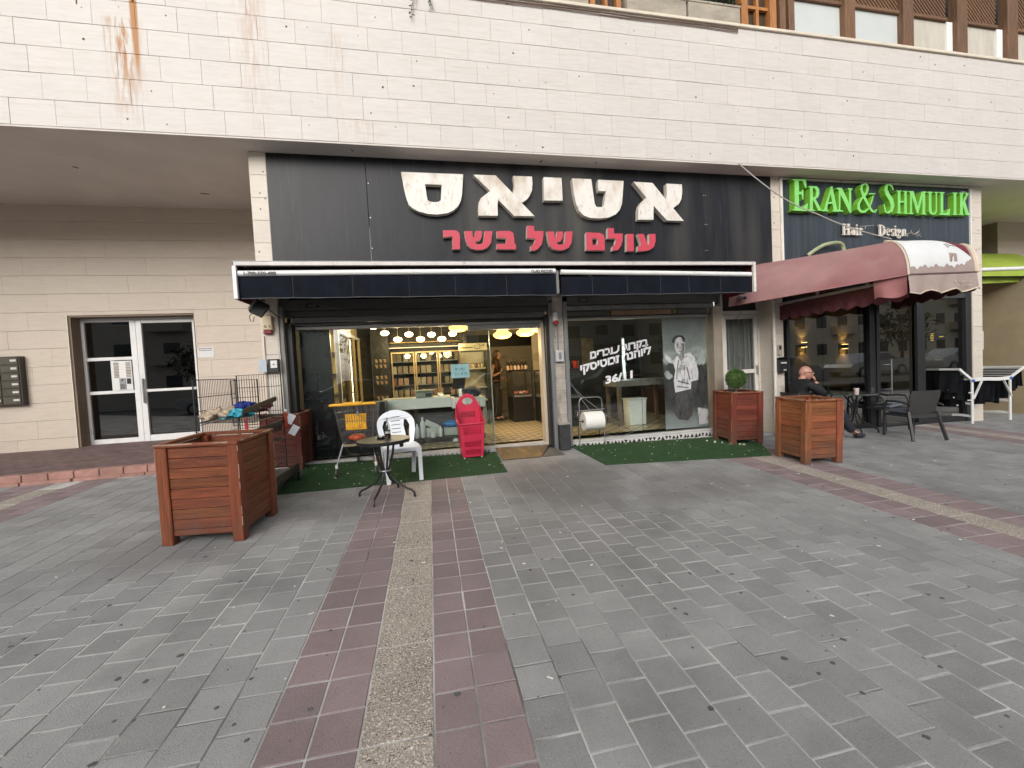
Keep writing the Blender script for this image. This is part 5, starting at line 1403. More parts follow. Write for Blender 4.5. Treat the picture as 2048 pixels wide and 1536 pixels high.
# ball topiary
tp = thing('ball_topiary', 'clipped round green topiary on a thin stem in a planter', 'plant', (5.19, 6.20, .85))
MB().tube([(0,0,-.1),(.004,0,.05),(0,.003,.25)], [.012,.010,.009], 8).build('stem', M('stem_grey', (.12,.10,.09), .8), tp, smooth=True)
fo = MB()
for i in range(2600):
    v = Vector((random.gauss(0,1), random.gauss(0,1), random.gauss(0,1))).normalized()
    r = .155*random.uniform(.80,1.04)
    p = v*r+Vector((0,0,.335))
    d = (v+Vector((random.gauss(0,.5), random.gauss(0,.5), random.gauss(0,.5)))).normalized()
    leaf(fo, p, d, random.uniform(.018,.03), .007, (random.random(),random.random(),.3))
fo.ball((0,0,.335), .125, 12, 8)
fo.build('foliage', M('topiary_green', (.075,.145,.035), .55, var=.45, vs=26), tp, recalc=False)
for i in range(7):
    st = MB().ball((0,0,0), (random.uniform(.012,.03),)*2+(.016,), 7, 5, .15).build('white_stone', M('white_stone_%d' % i, (.55,.50,.42), .8, var=.15), None, smooth=True)
    x, y = ((4.66,6.30),(4.70,6.15),(4.80,6.10),(4.88,5.98),(4.98,5.90),(5.02,5.86),(4.76,6.22))[i]
    st.location = (x, y, gz(x,y)+.02)
    tag(st, 'white pebble %s at the foot of the topiary planter' % ('leftmost on the mat edge','second from the left','third from the left, on the mat','fourth from the left','fifth from the left','nearest the near corner','just behind the second pebble')[i], 'pebble', 'pebbles at the topiary planter')
# ------------------------------------------------------------------ white plastic chair
m_plastic = M('white_plastic', (.72,.75,.79), .35, var=.05, vs=6, spots=[((.50,.50,.50), 9, (1,1,1), .64, .1, .4)])
ch = thing('plastic_chair', 'white plastic garden chair at the little round table', 'chair', (-.43, 5.50, gz(-.43,5.50)+.012), rad(13))
SH = .43
def back_pt(u, v, d):                    # u across, v up the back
    return (u, .175+.16*(v)+.05*(1-(u/.25)**2)*.6+d, SH-.02+.46*v)
ow = [(-.20,.0)]+[(-.235-.012*k/5, .02+.10*k) for k in range(1,6)]
n = 14
arch = [(.25*math.cos(a), .60+.40*math.sin(a)) for a in [PI-PI*k/n for k in range(n+1)]]
outer = [(-.20,0),(-.225,.2),(-.245,.42)]+arch+[(.245,.42),(.225,.2),(.20,0)]
holeL = [(-.150,.04),(-.165,.3),(-.180,.55),(-.150,.70),(-.115,.72),(-.10,.55),(-.115,.3),(-.125,.04)]
holeR = [(-p[0], p[1]) for p in holeL]
slits = [[(-.062,v),(.062,v+.004),(.062,v+.026),(-.062,v+.022)] for v in (.34,.45,.56,.67,.78)]
MB().prism(outer, back_pt, 0, .014, [holeL, holeR]+slits).build('backrest', m_plastic, ch, bevel=0)
seat = []
for i in range(13):
    for j in range(9):
        u, v = -1+2*i/12, -1+2*j/8
        e = 1-.10*(abs(u)**4)*(abs(v)**4)
        seat.append((.225*u*e, .205*v*e-.0, SH-.012*(1-u*u)*(1-v*v)+.008*(abs(u)**6)-.02*max(0,-v-.7)))
f = [(i*9+j,(i+1)*9+j,(i+1)*9+j+1,i*9+j+1) for i in range(12) for j in range(8)]
low = [(x,y,z-.012) for x,y,z in seat]; N = len(seat)
f2 = [tuple(N+k for k in reversed(q)) for q in f]
rim = [i*9 for i in range(13)]+[12*9+j for j in range(1,9)]+[i*9+8 for i in range(11,-1,-1)]+[j for j in range(7,0,-1)]
f3 = [(rim[k], rim[(k+1)%len(rim)], N+rim[(k+1)%len(rim)], N+rim[k]) for k in range(len(rim))]
MB().add(seat+low, f+f2+f3).build('seat', m_plastic, ch, smooth=50)
ap = MB()
ap.prism([(-.225,0),(.225,0),(.225,-.10),(.19,-.09),(.15,-.045),(-.15,-.045),(-.19,-.09),(-.225,-.10)], lambda u,v,d: (u,d,SH+v-.005), -.212, -.200)
for s in (-1,1): ap.prism([(-.2,0),(.2,0),(.2,-.10),(.16,-.045),(-.16,-.045),(-.2,-.10)], lambda u,v,d: (s*.222+d,u,SH+v-.006), -.006, .006)
ap.build('apron', m_plastic, ch)
for sx in (-1,1):
    for sy in (-1,1):
        lg = MB(); a = (sx*.205, sy*.19, SH-.03); b = (sx*(.20 if sy < 0 else .19), sy*(.235 if sy < 0 else .24), 0)
        lg.beam(a, b, .048, .016, (0,1,0)); lg.beam((a[0]+sx*.018,a[1]-sy*.018,a[2]), (b[0]+sx*.016,b[1]-sy*.014,b[2]), .016, .046, (0,1,0))
        lg.build('leg', m_plastic, ch)
# ------------------------------------------------------------------ bistro table with bottle and ashtray
bt = thing('bistro_table', 'small round bistro table with a mottled glass top and black bent legs', 'table', (-.56, 4.83, gz(-.56,4.83)))
TZ = .655
m_top = M('mottled_glass_top', (.38,.355,.31), .12, var=.25, vs=22, spots=[((.46,.43,.38), 9, (1,1,1), .55, .1, .8), ((.09,.08,.07), 40, (1,1,1), .6, .06, .6)], coat=.4)
MB().lathe([(.0,TZ-.004),(.272,TZ-.004),(.272,TZ+.006),(.0,TZ+.006)], n=40).build('tabletop', m_top, bt)
MB().lathe([(.272,TZ-.028),(.290,TZ-.028),(.292,TZ+.007),(.285,TZ+.010),(.2725,TZ+.008)], n=40).build('rim', m_blackmetal, bt, smooth=True)
for k in range(4):
    a = rad(-108+90*k); c, s = math.cos(a), math.sin(a)
    P_ = [(.12,TZ-.02),(.10,.5),(.045,.33),(.05,.27),(.12,.17),(.24,.10),(.30,.075),(.325,.05),(.332,0)]
    MB().tube([(r*c, r*s, z) for r, z in P_], .0125, 8).build('leg', m_blackmetal, bt, smooth=True)
MB().tube([(.055*math.cos(t), .055*math.sin(t), .305) for t in [2*PI*k/16 for k in range(16)]], .010, 6, closed=True).build('leg_ring', m_galv, bt, smooth=True)
MB().box(-.13,.13,-.014,.014,TZ-.05,TZ-.03).box(-.014,.014,-.13,-.0145,TZ-.05,TZ-.03).box(-.014,.014,.0145,.13,TZ-.05,TZ-.03).build('top_bracket', m_blackmetal, bt)
MB().box(.17,.21,.02,.10,TZ-.10,TZ-.029).build('clip_bag', m_black, bt)
b0 = Vector((-.515, 4.90, gz(-.56,4.83)+TZ+.0065))
bo = thing('drink_bottle', 'clear glass bottle half full of dark drink on the bistro table', 'bottle', b0)
prof = [(.0,0),(.030,.002),(.033,.012),(.031,.045),(.028,.07),(.032,.10),(.030,.13),(.016,.175),(.0125,.20),(.0125,.222)]
MB().lathe(prof, n=20).build('glass', glass('bottle_glass', (.80,.86,.84), .09), bo, smooth=True, recalc=True)
MB().lathe([(.0,.006),(.0285,.007),(.031,.014),(.0295,.045),(.0265,.07),(.0295,.094),(.0,.095)], n=20).build('drink', M('cola', (.018,.006,.003), .1), bo, smooth=True)
MB().lathe([(.0135,.222),(.0145,.224),(.0145,.236),(.0,.238)], n=16).build('cap', M('cap_grey', (.3,.32,.33), .4), bo, smooth=True)
MB().lathe([(.0335,.055),(.0305,.07),(.0295,.08)], n=20).build('label', M('bottle_label', (.35,.33,.32), .5), bo, smooth=True)
at = thing('ashtray', 'small black ashtray with a pale stub beside the bottle', 'ashtray', b0+Vector((-.075,-.035,0)))
MB().lathe([(.0,0),(.04,0),(.05,.028),(.044,.028),(.036,.008),(.0,.008)], n=18).build('bowl', m_black, at, smooth=True)
MB().tube([(-.02,-.01,.02),(.015,.0,.030)], .006, 6).build('stub', bpy.data.materials['litter_white'], at, smooth=True)

# ------------------------------------------------------------------ shopping trolley with the yellow handle
m_wire = M('trolley_wire', (.17,.17,.175), .4, metal=.7, var=.25, vs=20)
m_yel = M('yellow_plastic', (.72,.36,.015), .4, var=.15, vs=8, spots=[((.30,.14,.02), 9, (1,1,1), .62, .1, .7)])
tr = thing('shopping_trolley', 'wire shopping trolley with a yellow handle and yellow child flap', 'trolley', (-1.03, 6.05, gz(-1.03,6.05)+.01), rad(-3))
yb, yf = -.17, .60                      # handle end faces the street
def corner(t, s, z):                    # t 0 handle end, 1 nose; basket narrows downwards and forwards
    k = (z-.42)/.50
    hw = (.20+.065*k)*(1-.22*t)
    y = yb+.11-.11*k+(yf-yb-.13+.13*k)*t
    return Vector((s*hw, y, z+(.04*(1-t)*k)))
zs = (.42,.92)
fr = MB()
fr.tube([corner(0,-1,.92), corner(0,1,.92), corner(1,1,.92), corner(1,-1,.92)], .009, 8, closed=True)
fr.tube([corner(0,-1,.42), corner(0,1,.42), corner(1,1,.42), corner(1,-1,.42)], .009, 8, closed=True)
for s in (-1,1): fr.tube([corner(0,s,.42), corner(0,s,.92)], .010, 8)
fr.build('basket_frame', m_wire, tr, smooth=True)
for nm, side in (('side_mesh',-1),('side_mesh',1)):
    mb = MB()
    for i in range(1,22): mb.tube([corner(i/22,side,.42), corner(i/22,side,.92)], .0028, 5)
    for z in (.52,.62,.72,.82): mb.tube([corner(0,side,z), corner(1,side,z)], .0032, 5)
    mb.build(nm, m_wire, tr)
for t, nm in ((0,'flap_mesh'),(1,'front_mesh')):
    mb = MB()
    for i in range(1,15):
        a = -1+2*i/15; mb.tube([corner(t,-1,.42).lerp(corner(t,1,.42),(a+1)/2), corner(t,-1,.92).lerp(corner(t,1,.92),(a+1)/2)], .0028, 5)
    for z in (.56,.70,.82): mb.tube([corner(t,-1,z), corner(t,1,z)], .0032, 5)
    mb.build(nm, m_wire, tr)
mb = MB()
for i in range(1,14): mb.tube([corner(0,-1,.42).lerp(corner(0,1,.42),i/14), corner(1,-1,.42).lerp(corner(1,1,.42),i/14)], .0028, 5)
mb.build('base_mesh', m_wire, tr)
MB().tube([(-.30,yb-.06,.955),(-.27,yb-.065,.96),(.27,yb-.065,.96),(.30,yb-.06,.955)], [.016,.020,.020,.016], 12).box(-.12,.12,yb-.088,yb-.05,.965,.992).build('handle', m_yel, tr, smooth=True)
for s in (-1,1): MB().tube([(s*.27,yb-.06,.95),corner(0,s,.92)+Vector((0,0,.01)),corner(0,s,.8)], .010, 8).build('handle_arm', m_wire, tr, smooth=True)
fl_ = MB()
for k in range(9): fl_.box(-.135+.030*k,-.109+.030*k,yb+.055,yb+.068,.62,.80)
fl_.box(-.14,.14,yb+.0685,yb+.075,.60,.82)
fl_.build('child_flap', m_yel, tr)
MB().ball((-.03,.05,.475), (.12,.10,.05), 12, 7, .08).build('orange_bag', M('orange_plastic', (.55,.09,.02), .4, var=.3, vs=14), tr, smooth=True)
for s in (-1,1):
    lg = MB().tube([corner(0,s,.42)+Vector((0,.02,0)), (s*.235,yb+.02,.25), (s*.255,yb-.07,.13)], .012, 8); lg.build('rear_leg', m_galv, tr, smooth=True)
    MB().tube([(s*.255,yb-.07,.16),(s*.255,yb-.07,.11)], .018, 10).build('caster_collar', m_white_alu, tr, smooth=True)
    wh = MB().tube([(s*.255-.012,yb-.085,.052),(s*.255+.012,yb-.085,.052)], .052, 16); wh.build('caster_wheel', M('caster_rubber_%d' % s, (.085,.085,.085), .7), tr, smooth=True)
    MB().tube([corner(0,s,.42)+Vector((0,.02,0)), (s*.18,.15,.22), (s*.15,yf-.08,.14)], .011, 8).build('front_leg', m_galv, tr, smooth=True)
    MB().tube([(s*.15-.012,yf-.06,.05),(s*.15+.012,yf-.06,.05)], .05, 16).build('caster_wheel', m_black, tr, smooth=True)
MB().box(-.19,.19,yb+.05,yb+.09,.375,.405).build('rear_bar', M('bar_tan', (.22,.17,.10), .6), tr)
tg = MB().tube([(.05,yb-.06,.94),(.055,yb-.055,.86)], .003, 5).box(.045,.065,yb-.06,yb-.05,.80,.86)
tg.build('coin_chain', m_galv, tr)
bxx = thing('cardboard_piece', 'torn brown cardboard piece on the grass mat behind the trolley', 'cardboard', (-.80, 6.42, gz(-.8,6.42)+.02))
MB().obox((0,0,.05), (.22,.03,.10), (.3,0,.2)).build('cardboard', M('cardboard', (.24,.14,.08), .8, var=.2), bxx)

# ------------------------------------------------------------------ red rolling basket
m_redp = M('red_plastic', (.52,.025,.065), .4, var=.10, vs=5, spots=[((.60,.12,.13), 8, (1,1,.5), .6, .12, .5)])
rb = thing('rolling_basket', 'red rolling shopping basket standing upright by the shop window', 'basket', (.575, 6.42, gz(.575,6.42)+.012), rad(4))
def bw(z): return .155+.040*min(1, z/.52)
def wallpt(u, z, d): return (u*bw(z), -.14-.045*z/.52+d, z)
# front panel with slots
def slot_rows(rows):
    hs = []
    for z0, z1, nn_ in rows:
        for k in range(nn_):
            a = -.74+1.48*(k+.5)/nn_; w_ = .030
            hs.append([(a-w_,z0),(a+w_,z0),(a+w_,z1),(a-w_,z1)])
    return hs
MB().prism([(-1,.03),(1,.03),(1,.54),(-1,.54)], wallpt, 0, .006, slot_rows([(.06,.14,13),(.18,.27,13),(.37,.50,14)])).build('front_panel', m_redp, rb)
n = 16
arch = [(.195*math.cos(a), .60+.37*math.sin(a)**.9) for a in [PI*k/n for k in range(n+1)]]
bo_ = [(-.155,.03),(.155,.03),(.195,.56)]+arch+[(-.195,.56)]
hh = [(.085*math.cos(a), .865+.055*math.sin(a)) for a in [2*PI*k/14 for k in range(14)]]
sl = []
for k in range(11):
    a = -.105+.021*k; sl.append([(a-.0055,.60),(a+.0055,.60),(a+.0055,.70),(a-.0055,.70)])
MB().prism(bo_, lambda u,v,d: (u, .13+.10*v*.35+d, v), 0, .008, [hh]+sl).build('back_panel', m_redp, rb)
for s in (-1,1):
    # side walls rise from the front rim to the tall back
    MB().prism([(-.14,.03),(.14,.03),(.17,.60),(.16,.86),(.06,.74),(-.185,.545)], lambda u,v,d: (s*(bw(v)+d), u, v), -.006, 0, [[(-.05+.05*k,.10),(-.025+.05*k,.10),(-.025+.05*k,.22),(-.05+.05*k,.22)] for k in range(3)]).build('side_panel', m_redp, rb)
MB().box(-.155,.155,-.14,.14,.022,.032).build('base', m_redp, rb)
MB().tube([(-.212,.02,.60),(-.205,-.15,.545),(-.19,-.195,.540),(.19,-.195,.540),(.205,-.15,.545),(.212,.02,.60)], .013, 8).build('rim', m_redp, rb, smooth=True)
MB().tube([(x, .172+.02, z) for x, z in [(.20*math.cos(a), .60+.375*math.sin(a)**.9) for a in [PI*k/20 for k in range(21)]]], .010, 8).build('back_rim', m_redp, rb, smooth=True)
MB().tube([(.0,.155,.80),(0,.155,.835)], .010, 8).build('handle_stub', m_grey_metal, rb, smooth=True)
for s in (-1,1):
    for y_ in (-.12,.12): MB().tube([(s*.135-.010,y_,.012),(s*.135+.010,y_,.012)], .018, 10).build('wheel', bpy.data.materials['litter_white'] if y_ < 0 else m_black, rb, smooth=True)

# ------------------------------------------------------------------ paper roll stand
rs_ = thing('roll_stand', 'grey wire floor stand in front of the right window', 'stand', (2.665, 6.60, gz(2.665,6.6)+.012), rad(-2))
hw = .205
U = [(-hw-.03,-.03,0),(-hw,0,.60),(-hw,0,.72)]+[(-hw+.08-.08*math.cos(a), 0, .74+.09*math.sin(a)) for a in (.3,.7,1.1,1.57)]+[(hw-.08+.08*math.cos(a), 0, .74+.09*math.sin(a)) for a in (1.57,1.1,.7,.3)]+[(hw,0,.72),(hw,0,.60),(hw+.02,-.03,0)]
MB().tube(U, .0085, 8).build('front_frame', m_galv, rs_, smooth=True)
for s in (-1,1): MB().tube([(s*hw,.0,.60),(s*(hw-.02),.20,.0)], .0075, 8).build('rear_leg', m_blackmetal, rs_, smooth=True)
MB().tube([(-hw-.01,-.012,.605),(hw+.035,-.012,.615)], .008, 8).build('tear_bar', m_galv, rs_, smooth=True)
MB().tube([(-hw-.06,-.02,.43),(hw+.05,-.02,.43)], .007, 8).tube([(-hw+.045,-.055,.43),(-hw+.05,-.02,.45),(-hw+.045,.02,.41)], .006, 6).build('spindle', m_blackmetal, rs_, smooth=True)
MB().tube([(-hw-.045,-.02,.52),(-hw-.03,-.02,.60)], .008, 6).tube([(hw+.03,0,.46),(hw+.07,0,.47),(hw+.085,0,.50),(hw+.06,0,.52),(hw+.03,.0,.50)], .005, 6).build('hook', m_galv, rs_, smooth=True)
pr_ = thing('paper_roll', 'thick white paper roll hanging on the wire stand', 'paper roll', (2.665, 6.58, gz(2.665,6.6)+.012+.43), rad(-2))
mb = MB(); 
R_ = Matrix.Rotation(PI/2, 3, 'Y')
mb.lathe([(.03,-.165),(.152,-.168),(.158,-.162),(.158,.168),(.152,.174),(.03,.172)], (0.012,0,0), 36, R_)
mb.build('paper', M('paper_white', (.76,.75,.71), .8, var=.03, vs=8, stretch=(40,1,1)), pr_, smooth=35)
MB().lathe([(.0,-.172),(.03,-.172),(.03,-.166),(.0,-.166)], (.012,0,0), 20, R_).build('core', M('core_brown', (.25,.17,.10), .8), pr_)
hz = MB().tube([(2.335,6.655,1.28),(2.48,6.62,1.02),(2.63,6.60,.80),(2.70,6.60,.70)], .007, 6)
tag(hz.build('loose_cable', m_galv, None, smooth=True), 'thin grey cable hanging from the column to the paper roll', 'cable')
hz = MB().tube([(2.335,6.66,1.24),(2.6,6.64,.96),(2.95,6.64,.68),(3.25,6.64,.46),(3.46,6.64,.335),(3.26,6.64,.285),(3.0,6.63,.30),(2.88,6.62,.37)], .007, 6)
tag(hz.build('loose_cable', m_galv, None, smooth=True), 'long grey cable looping down across the right window', 'cable')

# ------------------------------------------------------------------ stock cage on castors
m_cage = M('cage_black', (.022,.022,.024), .45, metal=.3, var=.2, vs=20)
cx, cy = -2.13, 5.36
cg = thing('stock_cage', 'tall black wire stock cage on castors behind the front planter', 'stock cage', (cx, cy, gz(cx,cy)))
x0,x1,y0,y1 = -.33,.34,-.46,.50
bm_ = MB()
for x in (x0,x1): bm_.beam((x,y0,.15),(x,y1,.15),.04,.05)
for y in (y0,y1): bm_.beam((x0+.021,y,.15),(x1-.021,y,.15),.04,.05)
bm_.build('base_frame', m_cage, cg)
MB().obox((x1+.012,.02,.19),(.025,.96,.11),(0,0,0)).build('bumper', M('bumper_black', (.03,.028,.027), .8, var=.4, vs=14, stretch=(1,1,6), spots=[((.16,.13,.11), 12, (1,.4,6), .58, .1, .7)]), cg, bevel=.01)
def panel(pfn, w_, z0, z1, nx, cross, name):
    mb = MB(); mb.tube([pfn(0,z0),pfn(0,z1),pfn(w_,z1),pfn(w_,z0)], .008, 6, closed=True)
    for i in range(1,nx): mb.tube([pfn(w_*i/nx,z0),pfn(w_*i/nx,z1)], .0026, 4)
    for z in cross: mb.tube([pfn(0,z),pfn(w_,z)], .004, 5)
    return mb.build(name, m_cage, cg)
panel(lambda u,z: (x0, y0+u, z), y1-y0, .20, 1.39, 26, (.45,.75,.90,1.05,1.20), 'side_wire_panel')
panel(lambda u,z: (x0+.02+u, y1, z), .52, .20, 1.43, 18, (.45,.75,.95,1.27), 'back_wire_panel')
panel(lambda u,z: (x0+.02+u, y1-.16, z), .30, .80, 1.37, 10, (.95,1.15), 'back_wire_panel')
for zz, nm in ((.93,'shelf'),(.62,'shelf')):
    mb = MB()
    mb.tube([(x0+.01,y0+.02,zz),(x1-.12,y0+.02,zz-.03),(x1-.12,y1-.03,zz-.03),(x0+.01,y1-.03,zz)], .007, 6, closed=True)
    for i in range(1,16): mb.tube([(x0+.01,y0+.02+(y1-y0-.05)*i/16,zz),(x1-.12,y0+.02+(y1-y0-.05)*i/16,zz-.03)], .002, 4)
    mb.build(nm, m_cage, cg)
MB().obox((.13,.03,1.065),(.028,.95,.055),(rad(5),0,0)).build('tilting_bar', m_black, cg, bevel=.004)
rl = MB()
for k in range(30): rl.box(.10,.108,y0+.03+.031*k,y0+.036+.031*k,.955+.0025*k,1.035+.0025*k)
rl.tube([(.104,y0+.03,.955),(.104,y1-.02,1.035)], .004, 5)
tag(rl.build('bar_grille', m_cage, cg), kind='stuff')
MB().obox((.215,.02,.80),(.03,.90,.05),(rad(1),0,0)).build('lower_bar', m_black, cg, bevel=.004)
gl = MB()
for k in range(28): gl.box(.20,.207,y0+.05+.031*k,y0+.056+.031*k,.70,.775)
tag(gl.build('bar_grille', m_cage, cg), kind='stuff')
MB().box(.23,.27,.44,.485,.72,.92).build('red_handle', M('handle_red', (.40,.05,.02), .45), cg, bevel=.008)
MB().ball((.25,.465,.94), .022, 10, 7).build('handle_knob', m_white_alu, cg, smooth=True)
for p, r in (((.30,.47,.83),(.1,.5,.3)),((.34,.46,.68),(-.1,.6,.5))): MB().obox(p, (.09,.003,.13), r).build('paper_tag', M('tag_%d' % int(p[0]*100), (.62,.63,.68), .7), cg)
MB().obox((x0+.42,-.30,.86),(.028,.02,.16),(0,0,0)).build('red_clip', M('clip_red', (.42,.02,.035), .4), cg)
for x in (x0+.02,x1+.02):
    for y in (y0+.03,y1-.02):
        MB().tube([(x-.014,y,.058),(x+.014,y,.058)], .058, 16).build('caster_wheel', m_blackmetal, cg, smooth=True)
        MB().tube([(x-.017,y,.058),(x+.017,y,.058)], .032, 14).build('caster_hub', m_galv, cg, smooth=True)
        MB().box(x-.025,x-.02,y-.03,y+.03,.04,.13).box(x+.02,x+.025,y-.03,y+.03,.04,.13).build('caster_fork', m_galv, cg)
MB().box(x0+.03,x1-.04,y0+.05,y1-.05,.178,.186).build('deck', m_grey_metal, cg)
mb = MB(); mb.obox((.05,.1,.23),(.22,.34,.08),(0,.2,.5)).obox((.15,-.1,.25),(.30,.02,.02),(0,.5,.7)).obox((.12,.25,.24),(.26,.02,.02),(.2,-.4,.9))
mb.build('scrap_metal', m_chrome, cg)
def cloth(name, label, c, r, mat, seed, grp):
    rnd = random.Random(seed); mb = MB(); nu, nv = 44, 22; vs = []
    ph = [rnd.uniform(0,6.3) for _ in range(8)]
    for i in range(nv+1):
        t = PI*i/nv
        for k in range(nu):
            a = 2*PI*k/nu
            q = 1+.16*math.sin(3*a+ph[0]+2*t)+.11*math.sin(7*a+ph[1]-3*t)+.10*math.sin(5*t+ph[2]+4*a)+.07*math.sin(13*a+ph[3]+4*t)+.05*math.sin(21*a+ph[4]-6*t)+.06*math.sin(9*t+ph[5]+11*a)
            z = -math.cos(t)*r[2]*q
            vs.append((r[0]*math.sin(t)*math.cos(a)*q, r[1]*math.sin(t)*math.sin(a)*q, max(z, -r[2]*.72)))
    mb.add(vs, [(i*nu+k,i*nu+(k+1)%nu,(i+1)*nu+(k+1)%nu,(i+1)*nu+k) for i in range(nv) for k in range(nu)])
    ob = mb.build(name, mat, None, smooth=60); ob.location = c
    return tag(ob, label, 'blanket', grp)
bz = gz(cx,cy)+.955
cloth('blanket', 'cream patterned blanket heaped in the stock cage, at its left', (cx-.18,cy-.24,bz+.045), (.15,.19,.065), M('blanket_cream', (.48,.38,.28), .9, var=.35, vs=28), 1, 'blankets in the stock cage')
cloth('blanket', 'turquoise blanket lying in the stock cage', (cx-.02,cy-.26,bz+.03), (.15,.15,.050), M('blanket_turquoise', (.05,.36,.48), .85, var=.3, vs=16), 2, 'blankets in the stock cage')
cloth('blanket', 'dark blue blanket on top of the turquoise one', (cx-.04,cy-.0,bz+.09), (.10,.13,.06), M('blanket_blue', (.015,.035,.22), .85, var=.3, vs=16), 3, 'blankets in the stock cage')
cloth('blanket', 'maroon and white striped blanket at the right of the stock cage', (cx+.0,cy+.25,bz+.055), (.14,.17,.05), M('blanket_maroon', (.16,.035,.045), .85, var=.3, vs=10, spots=[((.60,.57,.58), 9, (1,1,1), .52, .04, .9)]), 4, 'blankets in the stock cage')
# ------------------------------------------------------------------ salon terrace: chairs, table, airer with towels
m_rattan = M('rattan_plastic', (.038,.036,.037), .55, var=.2, vs=40, bump=.5, bs=220)
m_rframe = M('chair_frame_dark', (.035,.034,.036), .5, var=.15, vs=20)
m_cush = M('seat_cushion', (.13,.145,.17), .9, var=.2, vs=14, stretch=(1,5,1))
def armchair(x, y, rz, label):
    t = thing('terrace_chair', label, 'chair', (x, y, gz(x,y)), rz, 'dark terrace chairs of the salon')
    W, D, SZ = .245, .22, .42
    MB().box(-W+.03,W-.03,-D,D,SZ-.03,SZ).build('seat', m_rattan, t, bevel=.01)
    vs = []; nu, nv = 12, 10
    def bp(u, v, d):
        hw = (.215+.03*v)*(1-.10*max(0,v-.85)/.15) if v > .12 else .215-.05*(1-v/.12)
        return (u*hw, -D-.02-.10*v+.045*u*u+d, SZ-.02+.43*v)
    fr_ = [bp(-1+2*i/nu, j/nv, d) for d in (0,.018) for i in range(nu+1) for j in range(nv+1)]
    N = (nu+1)*(nv+1); fs = []
    for i in range(nu):
        for j in range(nv):
            a = i*(nv+1)+j; q = (a, a+nv+1, a+nv+2, a+1); fs += [q, tuple(N+k for k in reversed(q))]
    rim = [i*(nv+1) for i in range(nu+1)]+[nu*(nv+1)+j for j in range(1,nv+1)]+[i*(nv+1)+nv for i in range(nu-1,-1,-1)]+[j for j in range(nv-1,0,-1)]
    fs += [(rim[k], rim[(k+1)%len(rim)], N+rim[(k+1)%len(rim)], N+rim[k]) for k in range(len(rim))]
    MB().add(fr_, fs).build('backrest', m_rattan, t, smooth=50)
    for s in (-1,1):
        MB().tube([(s*W,D+.01,0),(s*W,D,.40),(s*W,D-.01,.58),(s*(W+.005),D-.06,.635),(s*(W+.005),0,.645),(s*W,-D+.02,.62),(s*(W-.01),-D-.06,.60)], .019, 8).build('arm', m_rframe, t, smooth=True)
        MB().beam((s*(W-.02),-D-.0,SZ+.05),(s*(W+.02),-D-.13,0),.035,.04).build('rear_leg', m_rframe, t)
        MB().beam((s*W,D,SZ-.02),(s*W,D+.012,0),.034,.036).build('front_leg', m_rframe, t)
        MB().beam((s*(W-.005),-D,SZ-.015),(s*(W-.005),D,SZ-.015),.03,.035).build('side_rail', m_rframe, t)
    MB().beam((-W,D-.01,SZ-.02),(W,D-.01,SZ-.02),.03,.04).build('front_rail', m_rframe, t)
    MB().beam((-W+.02,-D-.01,SZ-.02),(W-.02,-D-.01,SZ-.02),.03,.06).build('back_rail', m_rframe, t)
    return t
cA = armchair(8.10, 5.575, rad(-14), 'dark armchair with its back to the street')
MB().obox((0,.02,.455),(.40,.40,.06),(0,0,0)).build('cushion', m_cush, cA, bevel=.02)
cB = armchair(8.63, 6.36, rad(172), 'dark armchair facing the street with a folded grey cushion on it')
MB().obox((0,.06,.45),(.36,.30,.045),(.05,.08,.2)).build('cushion', m_cush, cB, bevel=.015)
MB().obox((.05,.05,.49),(.30,.20,.03),(.1,-.12,.5)).build('cushion', m_cush, cB, bevel=.012)
cC = armchair(6.42, 6.02, rad(-98), 'dark armchair the bald man sits in, mostly behind the planter')
tb = thing('terrace_table', 'round glass topped terrace table between the seated man and the chairs', 'table', (7.72, 6.22, gz(7.72,6.22)))
MB().lathe([(0,.712),(.34,.712),(.345,.718),(.345,.726),(.34,.73),(0,.73)], n=36).build('tabletop', M('table_glass', (.10,.115,.11), .06, coat=.5, var=.05), tb, smooth=30)
for k in range(4):
    a = rad(-35+90*k); c, s = math.cos(a), math.sin(a)
    MB().tube([(.16*c,.16*s,.70),(.05*c,.05*s,.55),(.035*c,.035*s,.36),(.10*c,.10*s,.22),(.28*c,.28*s,.10),(.34*c,.34*s,.06),(.35*c,.35*s,0)], .013, 8).build('leg', m_blackmetal, tb, smooth=True)
MB().box(-.15,.15,-.015,.015,.69,.705).box(-.015,.015,-.15,-.0155,.69,.705).box(-.015,.015,.0155,.15,.69,.705).build('top_bracket', m_galv, tb)
cu = thing('paper_cup', 'white paper cup with a printed band on the terrace table', 'cup', (7.60, 6.08, gz(7.72,6.22)+.731))
MB().lathe([(0,0),(.032,0),(.040,.10),(.037,.10),(.030,.006),(0,.006)], n=20).build('cup', M('cup_white', (.62,.52,.49), .6, var=.25, vs=40), cu, smooth=True)
MB().lathe([(.041,.098),(.043,.104),(.040,.108),(.0,.110)], n=20).build('lid', m_white_alu, cu, smooth=True)
gl_ = thing('drinking_glass', 'small clear drinking glass at the right of the terrace table', 'glass', (7.98, 6.10, gz(7.72,6.22)+.731))
MB().lathe([(0,.0),(.028,0),(.034,.10),(.031,.10),(.025,.01),(0,.01)], n=20).build('glass', glass('tumbler', (.85,.88,.88), .12), gl_, smooth=True)
